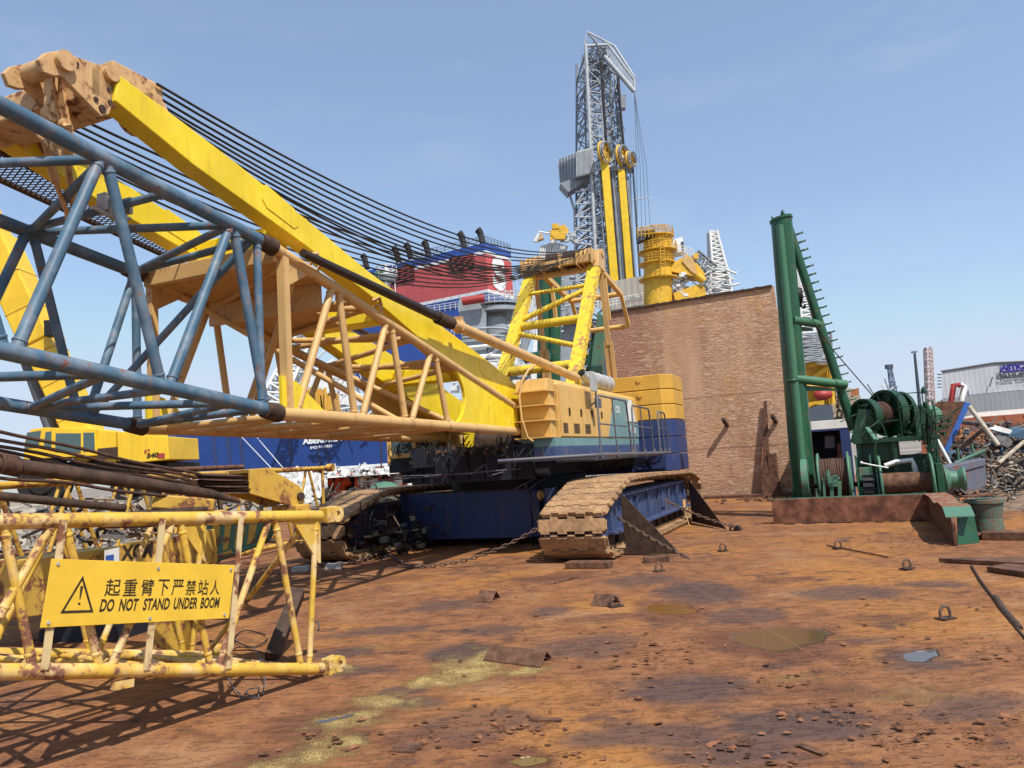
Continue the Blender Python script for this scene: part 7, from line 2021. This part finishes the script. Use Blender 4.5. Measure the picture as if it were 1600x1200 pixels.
# wind wall
MT['wind'] = corr('windwall_cladding', (0.40, 0.42, 0.42), 1.6, .9)
quadp(Fd, [(902, 236), (926, 230), (927, 270), (902, 276)], -.6, (0, .4, 0), 'wind_wall', MT['wind'], der)
ww = M(Fd); a, b, c, d_ = fd(902, 238, -.5), fd(902, 276, -.5), fd(876, 286, DW + 1), fd(873, 249, DW + 1)
ww.prism([a, b, c, d_], (0, .4, 0)); ww.build('wind_wall', MT['wind'], der)
for k_ in range(13):
    q_ = fd(903 + k_ * 1.9, 237 - k_ * .5, -.7); p_ = fd(903 + k_ * 1.9, 274 - k_ * .4, -.7); M(Fd).bar(q_, p_, .1, .12, (0, 1, 0)).build('cladding_rib', MT['dlight'], der)
    q_ = a.lerp(d_, k_ / 12) + V((-.1, -.15, 0)); p_ = b.lerp(c, k_ / 12) + V((-.1, -.15, 0)); M(Fd).bar(q_, p_, .12, .14, (0, 1, 0)).build('cladding_rib', MT['dgrey'] if k_ % 2 else MT['dlight'], der)
web('lower_lattice', (900, 480), (899, 300), (945, 480), (936, 270), 9, .16, MT['dlight'], 1, 0)
web('lower_lattice', (905, 480), (905, 300), (960, 480), (950, 270), 12, .11, MT['dgrey'], 4, 2)
web('upper_lattice', (918, 235), (909, 90), (960, 235), (945, 95), 10, .09, MT['dlight'], 2, 2)
quadp(Fd, [(875, 286), (926, 270), (926, 276), (888, 300)], 1, (0, 3, 0), 'wall_skirt', MT['dgrey'], der)
dl_([(888, 298), (898, 330), (900, 480)], .22, 'corner_leg', MT['dlight'], 3)
# yellow cylinders and sheaves
for (x0, y0, x1, y1, wd) in ((944, 250, 962, 470, 1.25), (970, 266, 985, 458, 1.1)):
    A, B_ = fd(x0, y0, -1.2), fd(x1, y1, -1.2)
    M(Fd).bar(A, B_, wd, 1.2, (0, 1, 0)).build('yellow_column', MT['yel3'], der)
    M(Fd).bar(A + V((wd * .6, 0, 0)), B_ + V((wd * .6, 0, 0)), .18, 1.0, (0, 1, 0)).build('dark_rail', MT['louvre'], der)
for (cx, cy, r) in ((944, 240, 1.9), (971, 244, 1.7), (984, 250, 1.3)):
    c = fd(cx, cy, -1.4)
    m = M(Fd); ax = V((.80, -.60, 0))
    m.ring(c, ax, r, .2, 28, 6); m.lathe(c - ax * .1, ax, [(0, 0), (r * .28, 0), (r * .28, .2), (0, .2)], 14); m.ring(c, ax, r * .62, .1, 22, 5)
    dd_, u_, v_ = m.basis(ax)
    for k in range(9): m.tube(c, c + (u_ * math.cos(k * .698) + v_ * math.sin(k * .698)) * r, .14, n=5)
    m.build('sheave_wheel', MT['yel2'], der)
    m = M(Fd); m.ring(c + ax * .35, ax, r * .96, .12, 24, 6); m.ring(c + ax * .7, ax, r * .93, .12, 24, 6); m.build('sheave_rim', MT['dgrey'], der)
quadp(Fd, [(938, 263), (990, 258), (991, 263), (940, 269)], -1.5, (0, 2, 0), 'sheave_platform', MT['dgrey'], der)
dl_([(932, 266), (962, 258)], .2, 'platform_edge', MT['dlight'], -1.6); dl_([(962, 240), (985, 254)], .25, 'platform_edge', MT['dlight'], -1.6)
for (a, b, r, mt) in (((989, 262), (1003, 480), .16, 'fardark'), ((981, 276), (996, 480), .2, 'dgrey'), ((985, 270), (990, 460), .14, 'farblue'), ((952, 290), (970, 480), .2, 'dlight'), ((966, 300), (978, 480), .18, 'dlight'), ((962, 290), (972, 480), .1, 'louvre'), ((956, 262), (974, 480), .3, 'dgrey'), ((960, 262), (979, 480), .14, 'dlight'), ((977, 262), (991, 480), .25, 'dlight'), ((936, 262), (950, 480), .2, 'dgrey')):
    dl_([a, b], r, 'riser_pipe', MT[mt], -1)
for k in range(4): dl_([(991, 143), (995 + k * 5, 260), (996 + k * 7, 372)], .035, 'guy_wire', MT['rail'], -1, 4)
dl_([(985, 314), (1013, 308)], .08, 'boom_arm', MT['dlight'], -1); dl_([(1013, 306), (1013, 312)], .06, 'boom_arm', MT['dlight'], -1)
# hull carrying the derrick
zh_ = fd(950, 500, 2).z; xh0, xh1 = fd(866, 500, 2).x, fd(1160, 500, 2).x
M(Fd).bx(xh0, xh1, 3, 18, -1.2, zh_).build('ship_hull', MT['fargrey'], der)
# base cladding
MT['clad'] = corr('base_cladding', (0.36, 0.33, 0.29), 1.0, .8)
quadp(Fd, [(955, 440), (1008, 430), (1008, 480), (955, 490)], -2, (0, 3, 0), 'base_cladding', MT['clad'], der)
quadp(Fd, [(862, 432), (905, 425), (925, 430), (925, 500), (866, 505)], 1, (0, 3, 0), 'drill_floor_house', FG, der)
railing([fdw for fdw in [Fd.w(*fd(925, 486, -3)), Fd.w(*fd(968, 478, -3)), Fd.w(*fd(1012, 470, -3))]], 1.3, der, FW_, .07, 9)
m = M(Fd)
for i in range(90):
    q = fd(rnd.uniform(862, 935), rnd.uniform(420, 520), rnd.uniform(-1, 4)); m.tube(q, q + V((rnd.uniform(-2, 2), 0, rnd.uniform(-2, 2))), rnd.uniform(.06, .2), n=4, caps=False)
m.build('substructure', MT['dlight'], der, kind='stuff')
# fan of white riser tubes left of the derrick
rf_ = thing('riser_rack', 'fan of slanting white tubes beside the derrick topped by small yellow machinery', 'pipe rack', WY(850, 480, 100))
for k in range(11):
    M().tube(WY(815 + k * 4.5, 480 - k * 4 + 60, 100), WY(846 + k * 4.0, 378 + abs(k - 5) * 1.2, 100), .16, n=6).build('riser_tube', FW_, rf_)
for (a, b, r) in (((836, 378), (842, 366), .3), ((842, 362), (900, 372), .12), ((870, 368), (862, 380), .3)): M().tube(WY(*a, 99), WY(*b, 99), r, n=8).build('cross_tube', FW_, rf_)
m = M(); rnd = random.Random(17)
for i in range(18): q = WY(rnd.uniform(862, 882), rnd.uniform(354, 374), 99); s = rnd.uniform(.3, .8); m.box(q, (s * 1.3, s, s)); m.tube(q, q + V((rnd.uniform(-1, 1), 0, rnd.uniform(-.5, .8))), .08, n=5)
m.build('yellow_machinery', MT['yel2'], rf_)
m = M()
for i in range(26): q = WY(rnd.uniform(878, 902), rnd.uniform(362, 390), 99 + rnd.uniform(-1, 1)); m.box(q, (rnd.uniform(.2, .8), .6, rnd.uniform(.1, .5)))
m.build('white_boxes', MT['dlight'], rf_, kind='stuff')
quadp(fr_at(845, 372, 100), [(836, 368), (846, 364), (850, 372), (838, 376)], 0, (0, 1, 0), 'top_bracket', MT['tan'], rf_)
m = M()
for i in range(60): q = WY(rnd.uniform(790, 860), rnd.uniform(430, 520), rnd.uniform(84, 96)); m.tube(q, q + V((rnd.uniform(-2, 2), 0, rnd.uniform(-2, 2))), rnd.uniform(.04, .1), n=4, caps=False)
m.build('light_steelwork', MT['dlight'], rf_, kind='stuff')

# yellow pedestal crane
yc = thing('pedestal_crane', 'orange yellow round pedestal crane with ring platforms beyond the rusty wall', 'crane', WY(1030, 470, 110))
Fy = fr_at(1030, 440, 110, 0); fy2 = lambda a, b, y=0: Fy.y(a, b, y)
def drumz(px0, px1, py0, py1, name, mat=MT['yel2'], k0=1, k1=1):
    r0 = (fy2(px1, py1).x - fy2(px0, py1).x) / 2; B_ = fy2((px0 + px1) / 2, py1); A = fy2((px0 + px1) / 2, py0)
    return M(Fy).lathe(B_, A - B_, [(0, 0), (r0 * k0, 0), (r0 * k1, (A - B_).length), (0, (A - B_).length)], 36).build(name, mat, yc)
drumz(1006, 1050, 372, 488, 'column')
for (cx, cy, r) in ((1028, 398, 2.9), (1026, 417, 2.7), (1029, 441, 2.9), (1024, 376, 2.8)):
    c = fy2(cx, cy); M(Fy).lathe(c, (0, 0, 1), [(0, 0), (r, .35), (r, .5), (0, .5)], 36).build('ring_platform', MT['yel2'], yc)
    if cy < 420: railing([Fy.w(c.x + r * math.cos(t * .6), c.y + r * math.sin(t * .6), c.z + .5) for t in range(-6, 3)], 1.1, yc, MT['yel2'], .05, 3)
quadp(Fy, [(997, 362), (1008, 360), (1008, 374), (998, 376)], -2, (0, 2, 0), 'dark_cabinet', MT['fardark'], yc); quadp(Fy, [(1010, 359), (1023, 357), (1023, 369), (1012, 371)], -2.2, (0, 2, 0), 'dark_cabinet', MT['fardark'], yc)
railing([Fy.w(*fy2(997, 372, -2.5)), Fy.w(*fy2(1042, 368, -2.5))], 1.6, yc, MT['yel2'], .06, 8)
quadp(Fy, [(1045, 376), (1066, 370), (1072, 392), (1048, 396)], 0, (0, 3, 0), 'white_cabin', MT['shipwhite'], yc)
quadp(Fy, [(1064, 378), (1068, 377), (1070, 390), (1066, 391)], -.1, (0, .1, 0), 'cabin_window', MT['fardark'], yc)
railing([Fy.w(*fy2(1046, 390, -1)), Fy.w(*fy2(1084, 402, -1))], 1.2, yc, FW_, .06, 8)
quadp(Fy, [(1046, 414), (1066, 402), (1090, 412), (1102, 428), (1100, 433), (1088, 432), (1050, 424)], -1, (0, 3, 0), 'jib_root', MT['yel2'], yc)
quadp(Fy, [(1070, 396), (1082, 402), (1090, 430), (1080, 424), (1066, 408)], -1.2, (0, .3, 0), 'jib_panel', MT['cwy2'] if 'cwy2' in MT else MT['tan'], yc)
M(Fy).tube(fy2(1088, 430, -1), fy2(1100, 440, -1), .6, n=12).build('jib_cylinder', MT['yel2'], yc)
quadp(Fy, [(1052, 458), (1090, 444), (1100, 446), (1104, 462), (1056, 472)], -1, (0, 3, 0), 'boom_rest_beam', MT['yel2'], yc)
m = M(Fy); rnd = random.Random(3)
for i in range(70): q = fy2(rnd.uniform(1048, 1075), rnd.uniform(425, 462), rnd.uniform(-1, 2)); s = rnd.uniform(.2, .8); m.box(q, (s, s, s * .6)); m.tube(q, q + V((rnd.uniform(-1.5, 1.5), 0, rnd.uniform(-1, 1))), .07, n=4)
m.build('deck_machinery', FW_, yc, kind='stuff')
m = M(Fy)
for k in range(12):
    for sx in (0, 1): pass
    m.tube(fy2(1031, 372 + k * 5, -3.05), fy2(1037, 372 + k * 5, -3.05), .05, n=4)
m.tube(fy2(1031, 370, -3.05), fy2(1033, 432, -3.05), .06, n=4); m.tube(fy2(1037, 370, -3.05), fy2(1040, 432, -3.05), .06, n=4); m.build('ladder', MT['yel2'], yc)
# white lattice boom
wb_ = thing('white_lattice_boom', 'white lattice crane boom standing steeply behind the rusty wall', 'boom', WY(1120, 460, 120))
jib(wb_, (1122, 425), (1113, 362), 2.3, 1.1, 120, 120, 9, .16, FW_); jib(wb_, (1122, 462), (1120, 422), 3.4, 2.6, 119, 119, 5, .16, FW_)
m = M()
for i in range(90): q = WY(rnd.uniform(1090, 1140), rnd.uniform(415, 460) , rnd.uniform(116, 121)); m.tube(q, q + V((rnd.uniform(-2, 2), 0, rnd.uniform(-1.5, 1.5))), rnd.uniform(.06, .18), n=4, caps=False)
m.build('boom_foot_steel', FW_, wb_, kind='stuff')
jib(wb_, (1085, 398), (1112, 424), 1.4, 1.8, 118, 118, 5, .12, MT['dgrey'])
quadp(fr_at(1088, 398, 112), [(1084, 396), (1091, 395), (1091, 404), (1085, 404)], 0, (0, 1, 0), 'lamp_box', MT['yel2'], wb_)
quadp(fr_at(1128, 420, 118), [(1118, 418), (1138, 420), (1138, 426), (1118, 426)], 0, (0, 3, 0), 'mid_platform', FG, wb_)

# green legs of another derrick behind the gantry
gl = thing('derrick_frame', 'green tubular legs of a second derrick standing behind the yellow gantry', 'derrick legs', S.w(-.5, 9.5, 0))
yg = 9.5
for (a, b, r) in (((836, 640), (853, 430), .26), ((853, 640), (868, 425), .22)):
    A, B_ = S.y(*a, yg), S.y(*b, yg + .3); A.z = 0; M(S).tube(A, B_, r, n=20).build('leg', GR, gl)
M(S).prism([S.y(*q, 8.4) for q in ((918, 620), (926, 545), (934, 487), (945, 495), (938, 620))], (0, .25, 0)).build('flat_leg', MT['ltgreen2'] if 'ltgreen2' in MT else LG, gl, bevel=.01)
M(S).prism([S.y(*q, 8.5) for q in ((915, 565), (930, 515), (932, 560), (921, 580))], (0, .2, 0)).build('leg_gusset', GR, gl)
M(S).tube(S.y(820, 560, yg - .5), S.y(858, 555, yg - .5), .18, n=16).build('cross_tube', GR, gl)
m = M(S); rnd = random.Random(6)
for i in range(30): q = S.y(rnd.uniform(912, 930), rnd.uniform(500, 600), 8.8); m.box(q, (rnd.uniform(.05, .2), .1, rnd.uniform(.05, .2)))
m.build('hanging_gear', MT['darkrust'], gl, kind='stuff')

# vessel seen between the mast legs
vs_ = thing('yellow_ship', 'yellow and grey ship deck with white dome seen between the legs of the green mast', 'ship', WY(1280, 660, 100))
Fv = fr_at(1280, 620, 100, 0); fv = lambda a, b, y=0: Fv.y(a, b, y)
quadp(Fv, [(1252, 572), (1295, 564), (1302, 630), (1252, 640)], 1, (0, 5, 0), 'deck_structure', MT['yel2'], vs_)
quadp(Fv, [(1256, 566), (1296, 560), (1296, 568), (1256, 576)], .4, (0, 1, 0), 'top_beam', MT['yel3p'] if 'yel3p' in MT else MT['yel2'], vs_)
for (a, b) in (((1270, 590), (1296, 572)), ((1296, 562), (1302, 640)), ((1256, 570), (1258, 640)), ((1254, 606), (1300, 600))): M(Fv).tube(fv(*a, .2), fv(*b, .2), .35, n=6).build('frame_beam', MT['yel2'], vs_)
M(Fv).sph(fv(1286, 617, -.5), 1.0, (1.3, .8, .7)).build('lifeboat', MT['redframe'], vs_)
quadp(Fv, [(1252, 645), (1262, 640), (1284, 632), (1300, 633), (1304, 662), (1252, 668)], -1, (0, 3, 0), 'hull', MT['fardark'], vs_)
M(Fv).sph(fv(1285, 556), 1.35, (1, 1, .95), 20, 12).build('radome', MT['shipwhite'], vs_)
M(Fv).tube(fv(1285, 558), fv(1285, 568), .9, n=14).build('radome_base', MT['shipwhite'], vs_)
lattice_mast('', '', '', (1264, 570), (1262, 525), 4.4, 4.4, 7, MT['dgrey'], 101, .12, par=vs_)
quadp(Fv, [(1245, 512), (1276, 510), (1280, 528), (1245, 530)], 0, (0, 4, 0), 'bridge_platform', MT['shipwhite'], vs_); quadp(Fv, [(1245, 488), (1270, 485), (1274, 500), (1245, 502)], 0, (0, 4, 0), 'upper_platform', FG, vs_)
jib(vs_, (1262, 512), (1252, 445), 2.4, 1.2, 101, 101, 8, .12, FW_)
m = M(Fv); rnd = random.Random(19)
for i in range(150):
    q = fv(rnd.uniform(1300, 1338), rnd.uniform(610, 665), rnd.uniform(0, 5)); s = rnd.uniform(.2, .9)
    if rnd.random() < .5: m.box(q, (s, s, s * 1.4))
    else: m.tube(q, q + V((rnd.uniform(-1, 1), 0, rnd.uniform(-1.5, 1.5))), .09, n=5)
m.build('deck_clutter', MT['sc4'], vs_, kind='stuff')
quadp(Fv, [(1326, 612), (1342, 606), (1344, 640), (1328, 650)], 6, (0, 4, 0), 'brown_house', MT['sc5'], vs_)
quadp(Fv, [(1300, 612), (1330, 606), (1336, 668), (1300, 670)], 8, (0, 2, 0), 'pale_house', MT['sc4'], vs_)

# ------------------------------------------------------------------ distant quay line on the left
bl_ = thing('far_building', 'tiny pale far-off buildings left of the blue hull', 'buildings', WY(265, 735, 300))
for (a, b, c, d_) in ((252, 720, 262, 745), (263, 726, 270, 745), (271, 712, 275, 745)): M().bx(WY(a, 730, 300).x, WY(c, 730, 300).x, 300, 310, -1.2, WY(a, b, 300).z).build('block', MT['shipwhite'], bl_)
